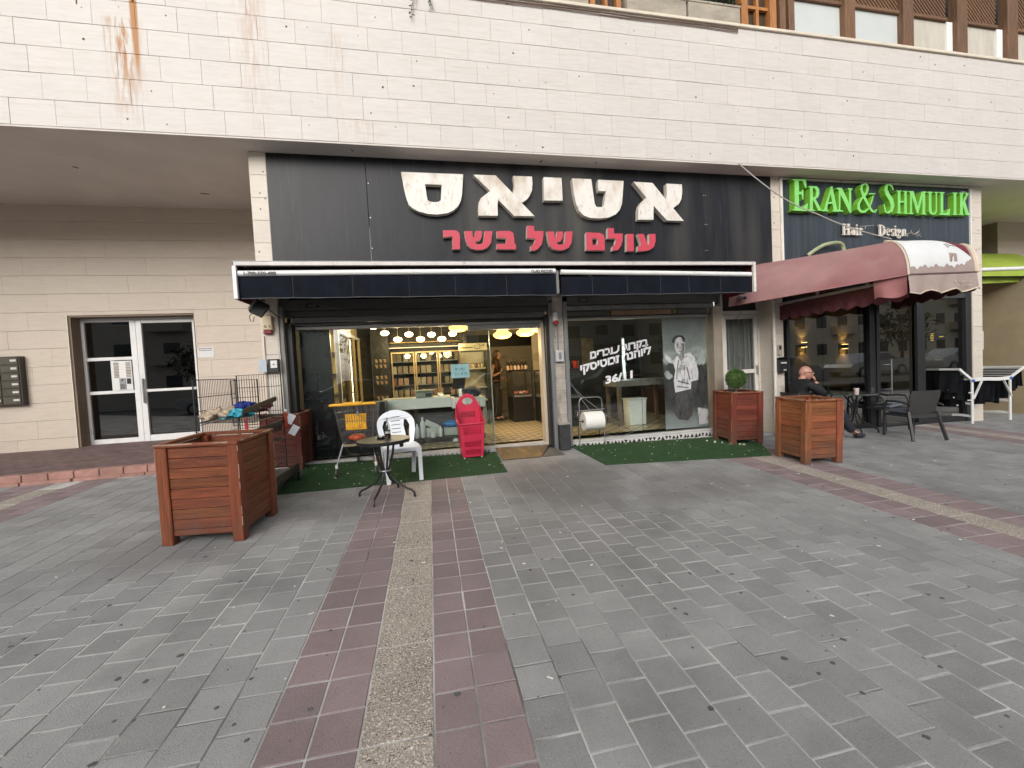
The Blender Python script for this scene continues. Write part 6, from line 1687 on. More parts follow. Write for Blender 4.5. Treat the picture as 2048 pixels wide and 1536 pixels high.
# airer
m_airer = M('airer_white', (.70,.70,.68), .4, var=.05)
ar = thing('clothes_airer', 'white folding clothes airer with raised wings hung with black towels', 'clothes airer', (11.08, 6.53, gz(11.08,6.53)))
HT = .875
xs = (-.50,.52); ys = (-.33,.32)
wav = lambda a, b, z, n=10: [(a[0]+(b[0]-a[0])*k/n, a[1]+(b[1]-a[1])*k/n, z+.012*math.sin(2*PI*k/n)) for k in range(n+1)]
for x in xs:
    for y in ys: MB().beam((x,y,0),(x,y,HT),.045,.03,(0,1,0)).build('leg', m_airer, ar, bevel=.006)
for x in xs:
    for z in (.15,.40):
        mb = MB(); pts = wav((x,ys[0]+.02,0),(x,ys[1]-.02,0),z)
        for p, q in zip(pts[:-1], pts[1:]): mb.beam(p, q, .022, .045)
        mb.build('cross_rail', m_airer, ar)
for y in ys:
    mb = MB(); pts = wav((xs[0]-.03,y,0),(xs[1]+.03,y,0),HT)
    for p, q in zip(pts[:-1], pts[1:]): mb.beam(p, q, .03, .07)
    mb.build('top_rail', m_airer, ar)
    for x in xs: MB().ball((x,y-.02 if y < 0 else y+.02,HT-.01), (.036,.022,.03), 10, 7).build('hinge_cap', M('hinge_blue', (.03,.09,.42), .4), ar, smooth=True)
for s, x in ((1,xs[0]),(-1,xs[1])): MB().beam((x+s*.0,ys[0]-.02,.50),(x+s*.22,ys[0]-.02,HT-.03),.018,.03,(0,1,0)).build('brace', m_airer, ar)
for s, x, dx, dz in ((-1,xs[0],-.33,.235),(1,xs[1],.40,.20)):
    wing = MB().beam((x,ys[0],HT),(x+dx,ys[0],HT+dz),.026,.045,(0,0,1)).build('wing_arm', m_airer, ar)
    MB().beam((x,ys[1],HT),(x+dx,ys[1],HT+dz),.026,.045,(0,0,1)).build('wing_arm', m_airer, ar)
    MB().beam((x+dx,ys[0]-.014,HT+dz),(x+dx,ys[1]+.014,HT+dz),.026,.04).build('wing_end', m_airer, ar)
    for k in range(1,6):
        t = k/6; MB().tube([(x+dx*t,ys[0],HT+dz*t),(x+dx*t,ys[1],HT+dz*t)], .006, 6).build('drying_rod', m_airer, ar)
for k in range(1,8):
    x = xs[0]+(xs[1]-xs[0])*k/8; MB().tube([(x,ys[0],HT),(x,ys[1],HT)], .006, 6).build('drying_rod', m_airer, ar)
for x, z in ((xs[0]-.06,.62),(xs[0]-.09,.47)): MB().box(x-.04,x+.05,ys[0]-.02,ys[0]+.0,z,z+.02).build('bracket', m_airer, ar)
m_towel = M('black_towel', (.010,.011,.014), .95, var=.3, vs=14, bump=.6, bs=220, spec=.2)
al = ar.location
def towel(axis, c, wd, h0, h1, gap, seed, label):
    rnd = random.Random(seed); mb = MB(); nu, nv = 16, 12; vs = []
    for i in range(nu+1):
        for j in range(nv+1):
            u = -wd/2+wd*i/nu; t = j/nv
            L = h0+h1; s = t*L
            if s < h0: q, z = -gap*(.3+.7*(1-s/h0)), -h0+s
            else: q, z = gap*(.3+.7*((s-h0)/h1)), -(s-h0)
            q += .014*math.sin(i*1.1+seed+t*3)*(-z)/.3
            if abs(t-h0/L) < .04: z += .012
            p = (u, q, z+.006*math.sin(i*.9+seed)) if axis == 'x' else (q, u, z+.006*math.sin(i*.9+seed))
            vs.append(Vector(p))
    mb.add(vs, [(i*(nv+1)+j,(i+1)*(nv+1)+j,(i+1)*(nv+1)+j+1,i*(nv+1)+j+1) for i in range(nu) for j in range(nv)])
    t = thing('towel', label, 'towel', Vector(c)+al, 0, 'black towels on the clothes airer')
    mb.build('cloth', m_towel, t, smooth=60, recalc=False)
    g = MB(); px_, py_ = (wd*.28, -gap-.006) if axis == 'x' else (-gap-.006 if False else -gap*1.0-.006, -wd*.28)
    g.box(px_-.018,px_+.018,py_-.002,py_+.001,-h0+.03,-h0+.06) if axis == 'x' else g.box(px_-.002,px_+.001,py_-.018,py_+.018,-h0+.03,-h0+.06)
    g.build('care_label', m_white_alu, t)
rz_ = -.33
towel('y', (xs[0]-.30,-.01,HT+.225), .60, .46, .30, .045, 1, 'black towel on the outer rod of the left wing')
towel('y', (xs[0]-.16,-.01,HT+.13), .56, .52, .40, .035, 2, 'black towel on the inner rod of the left wing')
towel('y', (xs[0]-.02,.02,HT+.0), .54, .56, .50, .03, 3, 'black towel over the left end of the airer top')
for k, x in enumerate((-.36,-.22,-.08,.06,.20,.34)):
    towel('y', (x,.0,HT+.004), .58, .44+.04*(k%3), .42, .03, 5+k, 'black towel on the %s rod of the airer top, counted from its left end' % ('first','second','third','fourth','fifth','sixth')[k])
towel('y', (xs[1]+.12,.0,HT+.065), .58, .50, .42, .03, 14, 'black towel on the inner rod of the right wing')
towel('y', (xs[1]+.26,.0,HT+.13), .58, .42, .38, .04, 15, 'black towel on the middle rod of the right wing')
towel('y', (xs[1]+.39,.0,HT+.20), .58, .36, .40, .04, 16, 'black towel on the outer edge of the right wing')
# ------------------------------------------------------------------ inside the butcher shop
NTH = ('first','second','third','fourth','fifth','sixth','seventh','eighth','ninth','tenth','eleventh','twelfth')
FZ = .31
def pattern_floor():
    m = M('patterned_floor', (.50,.43,.29), .3, var=.08, vs=5)
    def fac(t):
        g = t.nodes.new('ShaderNodeNewGeometry'); sp = t.nodes.new('ShaderNodeSeparateXYZ'); t.links.new(g.outputs['Position'], sp.inputs[0])
        u = math_node(t, 'MULTIPLY', sp.outputs[0], 7.5); v = math_node(t, 'MULTIPLY', sp.outputs[1], 7.5)
        a, b = math_node(t, 'ADD', u, v), math_node(t, 'SUBTRACT', u, v)
        def tri(x, k): return math_node(t, 'ABSOLUTE', math_node(t, 'SUBTRACT', math_node(t, 'FRACT', math_node(t, 'MULTIPLY', x, k)), .5))
        la = math_node(t, 'LESS_THAN', tri(a, .5), .07); lb_ = math_node(t, 'LESS_THAN', tri(b, .5), .07)
        d = math_node(t, 'LESS_THAN', math_node(t, 'ADD', tri(u, 1), tri(v, 1)), .30)
        ring = math_node(t, 'GREATER_THAN', math_node(t, 'ADD', tri(u, 1), tri(v, 1)), .16)
        return math_node(t, 'MULTIPLY', math_node(t, 'MAXIMUM', math_node(t, 'MULTIPLY', d, ring), math_node(t, 'MAXIMUM', la, lb_)), .95)
    mixin(m, fac, (.05,.042,.028))
    return m
room = thing('shop_interior', 'warmly lit butcher shop room with marble walls and patterned floor', 'room', (1.5, 9.5, FZ))
def quad(root, name, mat, pts, **k):
    l = root.location
    return MB().add([(p[0]-l.x,p[1]-l.y,p[2]-l.z) for p in pts], [(0,1,2,3)]).build(name, mat, root, recalc=False, **k)
X0, X1, Y0, Y1, Z1 = -2.04, 5.26, 6.83, 12.4, 3.1
quad(room, 'floor', pattern_floor(), [(X0,Y0,FZ),(X1,Y0,FZ),(X1,Y1,FZ),(X0,Y1,FZ)])
m_ceil = M('shop_ceiling', (.10,.09,.075), .8, var=.1)
quad(room, 'ceiling', m_ceil, [(X0,Y0-.02,Z1),(X1,Y0-.02,Z1),(X1,Y1,Z1),(X0,Y1,Z1)])
m_marble = M('marble_wall', (.44,.40,.30), .3, var=.06, vs=1.5, spots=[((.16,.145,.11), 1.3, (1,1,1.8), .57, .03, .5), ((.33,.30,.23), 2.1, (1,1,1), .5, .2, .6)])
quad(room, 'back_wall', m_marble, [(X0,Y1,FZ),(X1,Y1,FZ),(X1,Y1,Z1),(X0,Y1,Z1)])
quad(room, 'side_wall', m_room_dark, [(X0,Y0,FZ),(X0,Y1,FZ),(X0,Y1,Z1),(X0,Y0,Z1)])
quad(room, 'side_wall', m_room_dark, [(X1,Y0,FZ),(X1,Y1,FZ),(X1,Y1,Z1),(X1,Y0,Z1)])
bb(room, 'front_bulkhead', m_room_dark, X0, X1, 6.86, 6.92, 2.62, Z1)
bb(room, 'black_screen', M('black_film', (.012,.014,.018), .25), -1.94, -1.50, 6.86, 6.90, FZ, 2.32, label='black screen behind the left end of the window') if False else bb(room, 'black_screen', M('black_film', (.012,.014,.018), .25), -1.94, -1.50, 6.86, 6.90, FZ, 2.32)
bb(room, 'low_cabinet', M('low_cabinet_black', (.014,.015,.017), .3), -1.498, -.74, 6.88, 7.3, FZ, 1.13, bevel=.004)
bb(room, 'low_cabinet', M('low_cabinet_dark', (.03,.03,.032), .4), -1.10, -.88, 6.87, 6.879, .75, .78)
bb(room, 'dark_bulkhead', M('bulkhead_black', (.035,.028,.022), .3), -1.35, .82, 10.9, 11.0, 2.35, Z1)
for z in (2.36,): bb(room, 'brass_trim', M('brass', (.50,.33,.12), .3, metal=.8), -1.0, .80, 10.88, 10.899, z, z+.02)
bb(room, 'upper_black_wall', M('upper_black', (.02,.018,.015), .4), 1.15, 3.2, 12.33, 12.39, 2.25, 2.62)
bb(room, 'black_pillar', M('pillar_black', (.022,.02,.018), .35), -1.36, -.95, 10.4, 10.5, FZ, Z1)
pm_ = MB()
for z, n_, c in ((1.95,2,0),(1.55,2,0),(1.05,2,0)):
    for r_ in range(n_):
        for k in range(3): pm_.prism([(-1.29+.10*k,z-.13*r_),(-1.23+.10*k,z-.13*r_),(-1.22+.10*k,z-.07-.13*r_),(-1.26+.10*k,z-.09-.13*r_)], lambda u,v,d: (u-room.location.x,d-room.location.y,v-room.location.z), 10.385, 10.398)
tag(pm_.build('wall_print', M('print_tan', (.34,.24,.15), .5), room), kind='stuff')
# wall fridge with three glass doors
m_goldal = M('gold_aluminium', (.50,.38,.20), .35, metal=.4, var=.08)
wf = thing('wall_fridge', 'three door glass wall fridge full of packed meat behind the counter', 'fridge', (-.06, 10.55, FZ))
MB().box(-.96,.90,.03,.06,.02,2.0).box(-.96,-.93,.061,.66,.02,2.0).box(.87,.90,.061,.66,.02,2.0).box(-.93,.87,.63,.66,.02,2.0).box(-.929,.869,.061,.629,1.93,1.999).build('case', M('fridge_black', (.03,.027,.022), .4), wf)
for k in range(3):
    a, b = -.86+.58*k, -.86+.58*k+.56
    d = MB().box(a,a+.03,0,.028,.05,1.80).box(b-.03,b,0,.028,.05,1.80).box(a+.031,b-.031,.001,.027,1.765,1.80).box(a+.031,b-.031,.001,.027,.05,.085).build('door_frame', m_goldal, wf)
    MB().box(a+.031,b-.031,.013,.014,.086,1.764).build('pane', m_glass_c, wf)
# the case front is open behind the doors
wf.children[0].data.clear_geometry()
q = MB().box(-.96,-.93,.03,.66,.02,2.0).box(.87,.90,.03,.66,.02,2.0).box(-.929,.869,.63,.66,.02,2.0).box(-.929,.869,.03,.629,1.93,1.999).box(-.929,.869,.031,.629,.02,.04)
me = q.mesh('case', bpy.data.materials['fridge_black']); wf.children[0].data = me
for z in (.35,.65,.95,1.25,1.55): MB().box(-.92,.86,.08,.60,z,z+.012).build('shelf', m_galv, wf)
pk = [M('pack_%d' % i, c, .35, var=.35, vs=30) for i, c in enumerate(((.46,.34,.22),(.36,.16,.10),(.50,.44,.36),(.28,.20,.12),(.48,.26,.18)))]
pkm = [MB().box(-.06,.06,-.02,.02,0,.19).mesh('meat_pack', m_, bevel=.008) for m_ in pk]
for r_, z in enumerate((.362,.662,.962,1.262,1.562)):
    for k in range(12):
        if random.random() < .22: continue
        p = put('meat_pack', random.choice(pkm), None, (-.06-.82+.145*k+random.uniform(-.01,.01), 10.55+random.uniform(.10,.2), FZ+z), (rad(-8), 0, random.uniform(-.1,.1)))
        tag(p, 'packed meat standing %s from the left on the %s shelf up in the wall fridge' % (NTH[k], NTH[r_]), 'meat pack', 'meat packs in the wall fridge')
st = MB().box(-.9,.85,.05,.07,1.90,1.92)
st.build('light_strip', emis('fridge_strip', (1,.80,.50), 1.0), wf)
# white lit cabinet along the left wall
lf = thing('tall_fridge', 'tall cabinet with white frame and glass doors along the left wall', 'fridge', (-1.62, 8.1, FZ))
MB().box(-.06,.0,-.03,.03,.4,2.16).build('corner_post', M('post_white', (.75,.74,.68), .4), lf)
for y in (.8,1.6,2.3): MB().box(-.04,.01,y-.03,y+.03,.4,2.10).build('frame', m_goldal, lf)
MB().box(-.05,.01,.031,2.33,2.101,2.16).build('frame', m_white_alu, lf)
MB().box(-.38,-.05,-.03,2.33,2.161,2.5).build('header', M('header_cream', (.55,.45,.28), .5), lf)
for a, b in ((.031,.769),(.831,1.569),(1.631,2.269)): MB().box(-.02,-.019,a,b,.4,2.1).build('pane', m_glass_c, lf)
MB().box(-.38,-.36,-.03,2.33,.0,2.16).build('back', M('back_cream', (.35,.28,.16), .6), lf)
for z in (.9,1.3,1.7): MB().box(-.35,-.06,.0,2.3,z,z+.02).build('shelf', m_galv, lf)
MB().box(-.10,-.08,1.58,1.60,.5,2.08).build('light_strip', emis('cabinet_strip', (1,.80,.45), 7), lf)
# counter
ct = thing('shop_counter', 'white topped service counter right behind the shop window', 'counter', (0, 7.7, FZ))
bb(ct, 'top', M('counter_white', (.60,.62,.60), .35, var=.04), -.86, .352, 7.40, 8.05, .93, 1.115, bevel=.006)
bb(ct, 'top', M('counter_white2', (.64,.67,.66), .35, var=.04), .355, .955, 7.36, 8.05, .90, 1.075, bevel=.006)
bb(ct, 'body', M('counter_body', (.035,.035,.037), .5), -.80, .95, 7.75, 8.0, FZ, .929)
bb(ct, 'lower_shelf', M('shelf_black', (.02,.02,.021), .5), -.80, .93, 7.36, 7.74, .36, .405, bevel=.003)
bb(ct, 'kick_plate', M('kick_dark', (.03,.03,.03), .5), -.80, .93, 7.42, 7.44, FZ, .36)
cz = 1.1155
sc = thing('counter_scale', 'green tinted counter scale with a flat weighing tray', 'scale', (-.12, 7.62, cz))
MB().box(-.15,.15,-.13,.13,0,.10).build('body', M('scale_green', (.20,.24,.19), .4), sc, bevel=.01)
MB().box(-.18,.18,-.15,.15,.115,.135).build('tray', M('scale_tray', (.30,.36,.33), .3, metal=.5), sc, bevel=.006)
MB().box(-.02,.02,-.02,.02,.10,.115).build('stem', m_grey_metal, sc); MB().box(.02,.13,-.134,-.131,.02,.08).build('display', m_black, sc)
tl = thing('card_terminal', 'small white card terminal on the counter', 'terminal', (.17, 7.60, cz)); MB().obox((0,0,.03),(.09,.15,.04),(.3,0,.2)).build('body', m_white_alu, tl, bevel=.008); MB().obox((0,.02,.055),(.07,.05,.006),(.3,0,.2)).build('screen', m_black, tl)
po = thing('till_screen', 'dark till screen leaning back on the counter', 'screen', (.52, 7.70, 1.0755))
MB().obox((0,0,.26),(.26,.03,.22),(rad(20),0,rad(25))).build('screen', m_black, po, bevel=.008); MB().obox((.02,.05,.08),(.06,.05,.18),(rad(-15),0,0)).build('stand', m_chrome, po); MB().box(-.1,.12,-.06,.14,0,.015).build('foot', m_dark, po, bevel=.004)
bg_ = MB().ball((0,0,.09), (.17,.12,.11), 14, 8, .06); t = bg_.build('bag', M('bag_navy', (.015,.03,.06), .6, var=.3), None, smooth=True); t.location = (.76, 7.65, 1.066); tag(t, 'dark blue bag on the lower right part of the counter', 'bag')
pp = MB(); 
for k in range(6): pp.obox((-.75+.07*k+random.uniform(-.02,.02), 7.52+.05*(k%2), cz+.004+.003*k), (.14,.10,.003), (0,0,random.random()))
tag(pp.build('wrapping_paper', M('paper_cream', (.60,.52,.36), .8), None), 'loose cream wrapping papers on the left of the counter', 'paper')
def bottle_on(x, y, z, h, r, mat, label, cat='bottle', capm=None, grp=None):
    t = thing('bottle', label, cat, (x, y, z), 0, grp)
    MB().lathe([(0,0),(r*.95,0),(r,.01),(r,h*.62),(r*.35,h*.78),(r*.32,h*.92),(0,h*.92)], n=12).build('body', mat, t, smooth=True)
    MB().lathe([(r*.38,h*.92),(r*.38,h),(0,h)], n=10).build('cap', capm or m_black, t, smooth=True)
    return t
bottle_on(-.40, 7.47, .406, .27, .045, M('amber_cleaner', (.55,.27,.03), .3), 'amber cleaner bottle on the shelf under the counter')
m_wb = M('white_bottle', (.55,.58,.60), .4)
for k, (x, h) in enumerate(((-.28,.28),(-.18,.40))):
    bottle_on(x, 7.48+.02*k, .406, h, .042+.006*k, m_wb, ('shorter','taller')[k]+' white cleaner bottle on the shelf under the counter')
tb_ = MB().box(-.12,.12,-.1,.1,0,.16); t = tb_.build('storage_box', M('storage_white', (.40,.43,.40), .6), None, bevel=.006); t.location = (.0,7.56,.406); tag(t, 'pale storage box under the counter', 'box')
t = MB().box(-.17,.17,-.1,.1,0,.14).build('storage_box', M('storage_grey', (.33,.36,.33), .6), None, bevel=.006); t.location = (.36,7.58,.406); tag(t, 'grey green storage box under the blue plastic bag', 'box')
t = MB().ball((0,0,.06), (.17,.09,.07), 14, 8, .12).build('plastic_bag', M('bag_blue', (.02,.13,.36), .3, var=.4, vs=18), None, smooth=True); t.location = (.34,7.55,.545); tag(t, 'bright blue plastic bag on a box under the counter', 'bag')
t = MB().lathe([(0,0),(.05,0),(.058,.085),(.052,.085),(.046,.01),(0,.01)], n=16).build('tub', m_wb, None, smooth=True); t.location = (.0,7.42,.406); tag(t, 'small white tub at the front of the lower shelf', 'tub')
bottle_on(.13, 7.44, .406, .21, .035, m_wb, 'white squeeze bottle between the two storage boxes')
t = MB().obox((0,0,0), (.26,.02,.10), (0,.5,.2)).build('folded_card', M('card_white', (.45,.48,.47), .6), None); t.location = (-.02,7.5,.62); tag(t, 'tilted white card leaning on the pale box', 'card')
t = MB().ball((0,0,.04), (.055,.05,.045), 10, 7, .1).build('plastic_bag', M('bag_clear', (.45,.48,.48), .3), None, smooth=True); t.location = (.38,7.2,FZ); tag(t, 'crumpled pale plastic bag on the shop floor', 'bag')
# lamps over the counter
m_bulb = emis('opal_lamp', (1.0,.80,.42), 7.5)
m_big = emis('amber_lamp', (1.0,.60,.14), 2.1)
def point(parent, z, e, r=.08, col=(1,.76,.42)):
    l = bpy.data.lights.new('lamp_light', 'POINT'); l.energy = e; l.color = col; l.shadow_soft_size = r
    o = bpy.data.objects.new('lamp_light', l); C.objects.link(o); o.parent = parent; o.location = (0,0,z)
    return o
names = ('first','second','third','fourth','fifth','sixth','seventh','eighth')
for k, (x, z) in enumerate(((-1.08,2.56),(-.86,2.42),(-.61,2.28),(-.38,2.38),(-.15,2.27),(.08,2.36),(.29,2.26),(.52,2.36))):
    y = 8.8+(.15 if k % 2 else 0)
    t = thing('pendant_lamp', '%s opal pendant from the left in the row over the counter' % names[k], 'pendant lamp', (x*y/8.8, y, 1.55+(z-1.55)*y/8.8), 0, 'opal pendant lamps over the counter')
    MB().lathe([(0,-.052),(.05,-.046),(.082,-.015),(.086,.005),(.070,.036),(.03,.05),(0,.052)], n=18).build('shade', m_bulb, t, smooth=True)
    MB().tube([(0,0,.05),(0,0,Z1-t.location.z)], .005, 6).build('cord', m_goldal, t)
    point(t, -.20, 11)
big = [(.59,8.0,2.40,'large amber lamp left of the doorway'),(1.45,8.0,2.235,'large amber double lamp in the doorway'),(1.93,8.05,2.27,'large amber lamp at the right of the doorway'),(2.16,7.7,2.31,'large amber lamp half hidden by the right door jamb')]
for x, y, z, lab in big:
    t = thing('amber_lamp', lab, 'pendant lamp', (x, y, z), 0, 'large amber lamps')
    MB().lathe([(0,-.075),(.06,-.074),(.11,-.066),(.15,-.047),(.176,-.020),(.184,.0),(.176,.022),(.150,.043),(.122,.053),(.113,.066),(.112,.082),(.095,.098),(.066,.106),(.058,.115),(.058,.132),(.045,.142),(0,.145)], n=36).build('shade', m_big, t, smooth=True)
    MB().tube([(0,0,.14),(0,0,Z1-z)], .006, 6).build('cord', m_goldal, t)
    point(t, -.25, 18, .14, (1,.70,.34))
# sign board and jars beside the fridge
sb_ = thing('logo_board', 'cream board with a swirl logo on a glass shelf unit', 'board', (.96, 9.0, 2.0))
MB().box(-.31,.31,0,.03,0,.16).build('board', M('board_cream', (.50,.47,.34), .5), sb_, bevel=.003)
sw = MB().tube([(.10+.075*(1-.3*t)*math.cos(t*5.5+2.4), -.003, .075+.05*math.sin(t*5.5+2.4)+.02*t) for t in [k/16 for k in range(17)]], .006, 5).tube([(.20,-.003,.10),(.235,-.003,.14),(.25,-.003,.11),(.22,-.003,.085)], .006, 5)
sw.build('logo', m_black, sb_); 
ln = MB(); x = -.29
while x < -.0: l_ = random.uniform(.008,.02); ln.box(x, x+l_, -.002, -.0005, .055, .08); x += l_+.006
tag(ln.build('small_print', m_black, sb_), kind='stuff')
sh = thing('jar_shelf', 'shelf unit with jars between the fridge and the doorway', 'shelf', (.97, 9.3, FZ))
for z in (.55,.85,1.28): MB().box(-.30,.30,0,.25,z,z+.03).build('shelf', M('shelf_stone_%d' % int(z*100), (.36,.34,.27), .5), sh)
for x in (-.31,.31): MB().box(x-.012,x+.012,-.03,.25,0,1.68).build('upright', m_blackmetal, sh)
MB().box(-.29,.29,.26,.28,0,1.68).build('back', m_marble, sh)
jm = [M('jar_%d' % i, c, .3, var=.4, vs=40) for i, c in enumerate(((.36,.22,.09),(.5,.42,.28),(.10,.06,.03)))]
for k in range(8):
    t = thing('jar', '%s small food jar from the left on the jar shelf' % NTH[k], 'jar', (.73+.065*k, 9.38, FZ+1.311), 0, 'jars on the jar shelf')
    MB().lathe([(0,0),(.026,0),(.028,.08),(.022,.095),(0,.095)], n=10).build('glass', jm[k%3], t, smooth=True); MB().lathe([(.024,.096),(.024,.115),(0,.115)], n=10).build('lid', m_black, t, smooth=True)
ac = [( .02,.19,.05),(.02,.05,.2)]
# glass display counters
def display(x0_, x1_, y0_, y1_, label):
    t = thing('display_counter', label, 'display counter', ((x0_+x1_)/2, (y0_+y1_)/2, FZ)); 
    a, b, c, d = x0_-t.location.x, x1_-t.location.x, y0_-t.location.y, y1_-t.location.y
    MB().box(a,b,c,d,0,.58).build('base', M('display_base', (.012,.012,.012), .3), t, bevel=.006)
    MB().box(a+.02,b-.02,c+.02,d-.02,.581,.62).build('tray', M('tray_steel', (.30,.30,.30), .3, metal=.6), t)
    for x in (a+.012,b-.012):
        for y in (c+.012,d-.012): MB().box(x-.012,x+.012,y-.012,y+.012,.581,1.16).build('post', m_blackmetal, t)
    MB().box(a,b,c,d,1.161,1.19).build('top', m_black, t)
    MB().box(a+.025,b-.025,c+.004,c+.005,.62,1.16).build('pane', m_glass_c, t); MB().box(a+.004,a+.005,c+.025,d-.025,.62,1.16).build('pane', m_glass_c, t)
    return t
d1 = display(1.86, 2.34, 9.30, 10.0, 'black glass display counter beside the woman')
d2 = display(2.38, 3.05, 7.95, 9.28, 'long glass display counter at the right of the doorway')
mt = [M('meat_%d' % i, c, .4, var=.3, vs=24) for i, c in enumerate(((.50,.16,.13),(.62,.38,.32),(.38,.08,.07)))]
for k, (x, y) in enumerate(((1.95,9.42),(2.08,9.40),(2.22,9.42),(2.02,9.55),(2.18,9.56),(2.5,8.1),(2.55,8.35),(2.52,8.6),(2.6,8.85))):
    o_ = MB().ball((0,0,.035), (.062,.05,.04), 12, 7, .06).build('meat_cut', mt[k%3], None, smooth=True); o_.location = (x,y,FZ+.62+.02); tag(o_, 'raw meat cut, %s of those in the %s display counter' % (NTH[k if k < 5 else k-5], 'small' if k < 5 else 'long'), 'meat', 'meat cuts in the display counters')
m_wine = M('wine_dark', (.02,.012,.010), .15); lab_m = [M('wine_label_%d' % i, c, .5) for i, c in enumerate(((.5,.42,.32),(.38,.2,.14),(.55,.5,.42)))]
def wine(x, y, z, k, lab, grp, body=None, h=.27):
    t = thing('wine_bottle', lab, 'bottle', (x,y,z), 0, grp)
    MB().lathe([(0,0),(.034,0),(.036,.01),(.036,h*.58),(.013,h*.74),(.013,h),(0,h)], n=12).build('body', body or m_wine, t, smooth=True)
    MB().lathe([(.0368,.03),(.0368,.12)], n=12).build('label', lab_m[k%3], t, smooth=True)
for k in range(12): wine(1.80+.085*(k%6)+.02*(k//6), 9.42+.14*(k//6), FZ+1.191, k, '%s dark wine bottle from the left in the %s row on the small display counter' % (NTH[k%6], ('front','rear')[k//6]), 'wine bottles on the counter')
m_sauce = M('sauce_orange', (.42,.13,.05), .3)
for k in range(6): wine(2.44+.09*k, 8.3+.25*(k%2)+.4, FZ+1.191, k, '%s sauce bottle from the left on the long display counter' % NTH[k], 'sauce bottles on the counter', m_sauce if k else M('sauce_pale', (.62,.45,.34), .3), .24)
# blue notice on the glass
nb = MB().box(.34,.64,6.762,6.764,1.45,1.675)
nb = tag(nb.build('blue_notice', M('notice_blue', (.40,.62,.70), .7, var=.05), None), 'pale blue handwritten notice stuck inside the window', 'notice')
l_ = nb
for s, x, z, wd in (('סדנחת', .41, 1.57, .16), ('דלת הגב', .39, 1.49, .21)):
    text(s[::-1], .075, M('ink_%d' % int(z*100), (.16,.30,.38), .7), 'handwriting', nb, (x, 6.7608, z), fit=wd, ext=.0005)
# ------------------------------------------------------------------ behind the right window
rwr = thing('workroom_divider', 'dark partition and shelves behind the right window', 'partition', (3.9, 9.6, FZ))
MB().box(-.85,1.3,.0,.05,0,2.7).build('panel', M('divider_dark', (.03,.028,.024), .5, var=.2), rwr)
MB().box(-.86,-.80,-1.6,-.01,1.2,2.7).build('marble_return', m_marble, rwr) if False else None
MB().box(-1.45,-.90,-.02,.05,.9,2.7).build('marble_panel', m_marble, rwr)
for z in (.9,1.3,1.7): MB().box(.3,1.25,-.3,-.01,z,z+.03).build('shelf', m_dark, rwr)
MB().box(-.2,.1,-.06,-.01,1.1,1.9).build('poster', M('wall_poster', (.14,.12,.07), .6, var=.5, vs=8), rwr)
wt = thing('work_table', 'brown legged work table behind the right window', 'table', (4.05, 7.75, FZ))
MB().box(-.5,.75,-.3,.3,.78,.90).build('top', M('table_grey', (.16,.15,.135), .5, var=.2), wt, bevel=.005)
for x in (-.42,.68):
    for y in (-.26,.26): MB().box(x-.035,x+.035,y-.03,y+.03,0,.779).build('leg', M('leg_brown_%d%d' % (int(x*10),int(y*10)), (.12,.085,.06), .6), wt)
wb = thing('white_bin', 'white plastic bin standing under the work table', 'bin', (4.02, 7.62, FZ))
MB().prism([(-.17,.0),(.17,.0),(.19,.50),(-.19,.50)], lambda u,v,d: (u,d,v), -.14, .14).build('bin', M('bin_white', (.62,.64,.63), .4), wb, bevel=.012)
MB().box(-.20,.20,-.15,.15,.50,.53).build('lid', M('bin_lid', (.55,.57,.56), .4), wb, bevel=.006)
tu = thing('reflection_streak', 'upright bright light tube glowing behind the window lettering', 'lamp', (4.17, 8.3, 1.22))
MB().tube([(0,0,0),(0,0,.86)], .016, 10).build('tube', emis('streak_glow', (.80,1.0,.92), 2.6), tu, smooth=True); MB().box(-.03,.03,.02,.05,-.03,.9).build('streak_backing', m_galv, tu)  # no real lamp: glowing tube added to imitate a reflected streak of light
l = bpy.data.lights.new('added_streak_light', 'POINT'); l.energy = 6; l.color = (.8,1,.93); l.shadow_soft_size = .1  # added point light that goes with the imitated streak
o_ = bpy.data.objects.new('added_streak_light', l); C.objects.link(o_); o_.parent = tu; o_.location = (0,-.12,.4)
rcp = MB().lathe([(0,0),(.05,0),(.065,.15),(.058,.15),(.045,.01),(0,.01)], n=14).build('red_cup', M('cup_red', (.45,.04,.03), .4), None, smooth=True); rcp.location = (2.95,8.0,FZ+1.191); tag(rcp, 'red cup on the display counter seen through the right window', 'cup')
rbs = bottle_on(2.78, 7.98, FZ+1.191, .24, .035, m_wb, 'white bottle beside the red cup', 'bottle', M('cap_red', (.4,.03,.03), .4))
# ------------------------------------------------------------------ lettering and poster on the right window
m_vinyl = M('white_vinyl', (.72,.72,.74), .5, var=.03)
lt = thing('window_lettering', 'white slanted Hebrew lettering stuck on the right window', 'lettering', (3.3, YG-.004, 1.5))
l = lt.location
def slanted(s, x, z, wd, hgt, ang, name, sh=.18):
    me = text_mesh(s, 1, m_vinyl, name, ext=.0, off=.045)
    xs = [v.co.x for v in me.vertices]; ys = [v.co.y for v in me.vertices]
    kx, ky_ = wd/(max(xs)-min(xs)), hgt/.70
    for v in me.vertices:
        X_, Y_ = (v.co.x-min(xs))*kx, v.co.y*ky_
        v.co = Vector((X_+sh*Y_, Y_, 0))
    return put(name, me, lt, (x-l.x, -.001, z-l.z), (PI/2, -ang, 0))
an = math.atan2(1.985-1.785, 3.90-2.75)
slanted('בקרוב עוברים'[::-1], 2.755, 1.655, 1.13, .130, an, 'lettering_line')
slanted('ליוהנה זבוטיסקי'[::-1], 2.565, 1.425, 1.39, .135, an+.03, 'lettering_line')
slanted('36/11', 3.02, 1.205, .53, .125, an-.02, 'lettering_line')
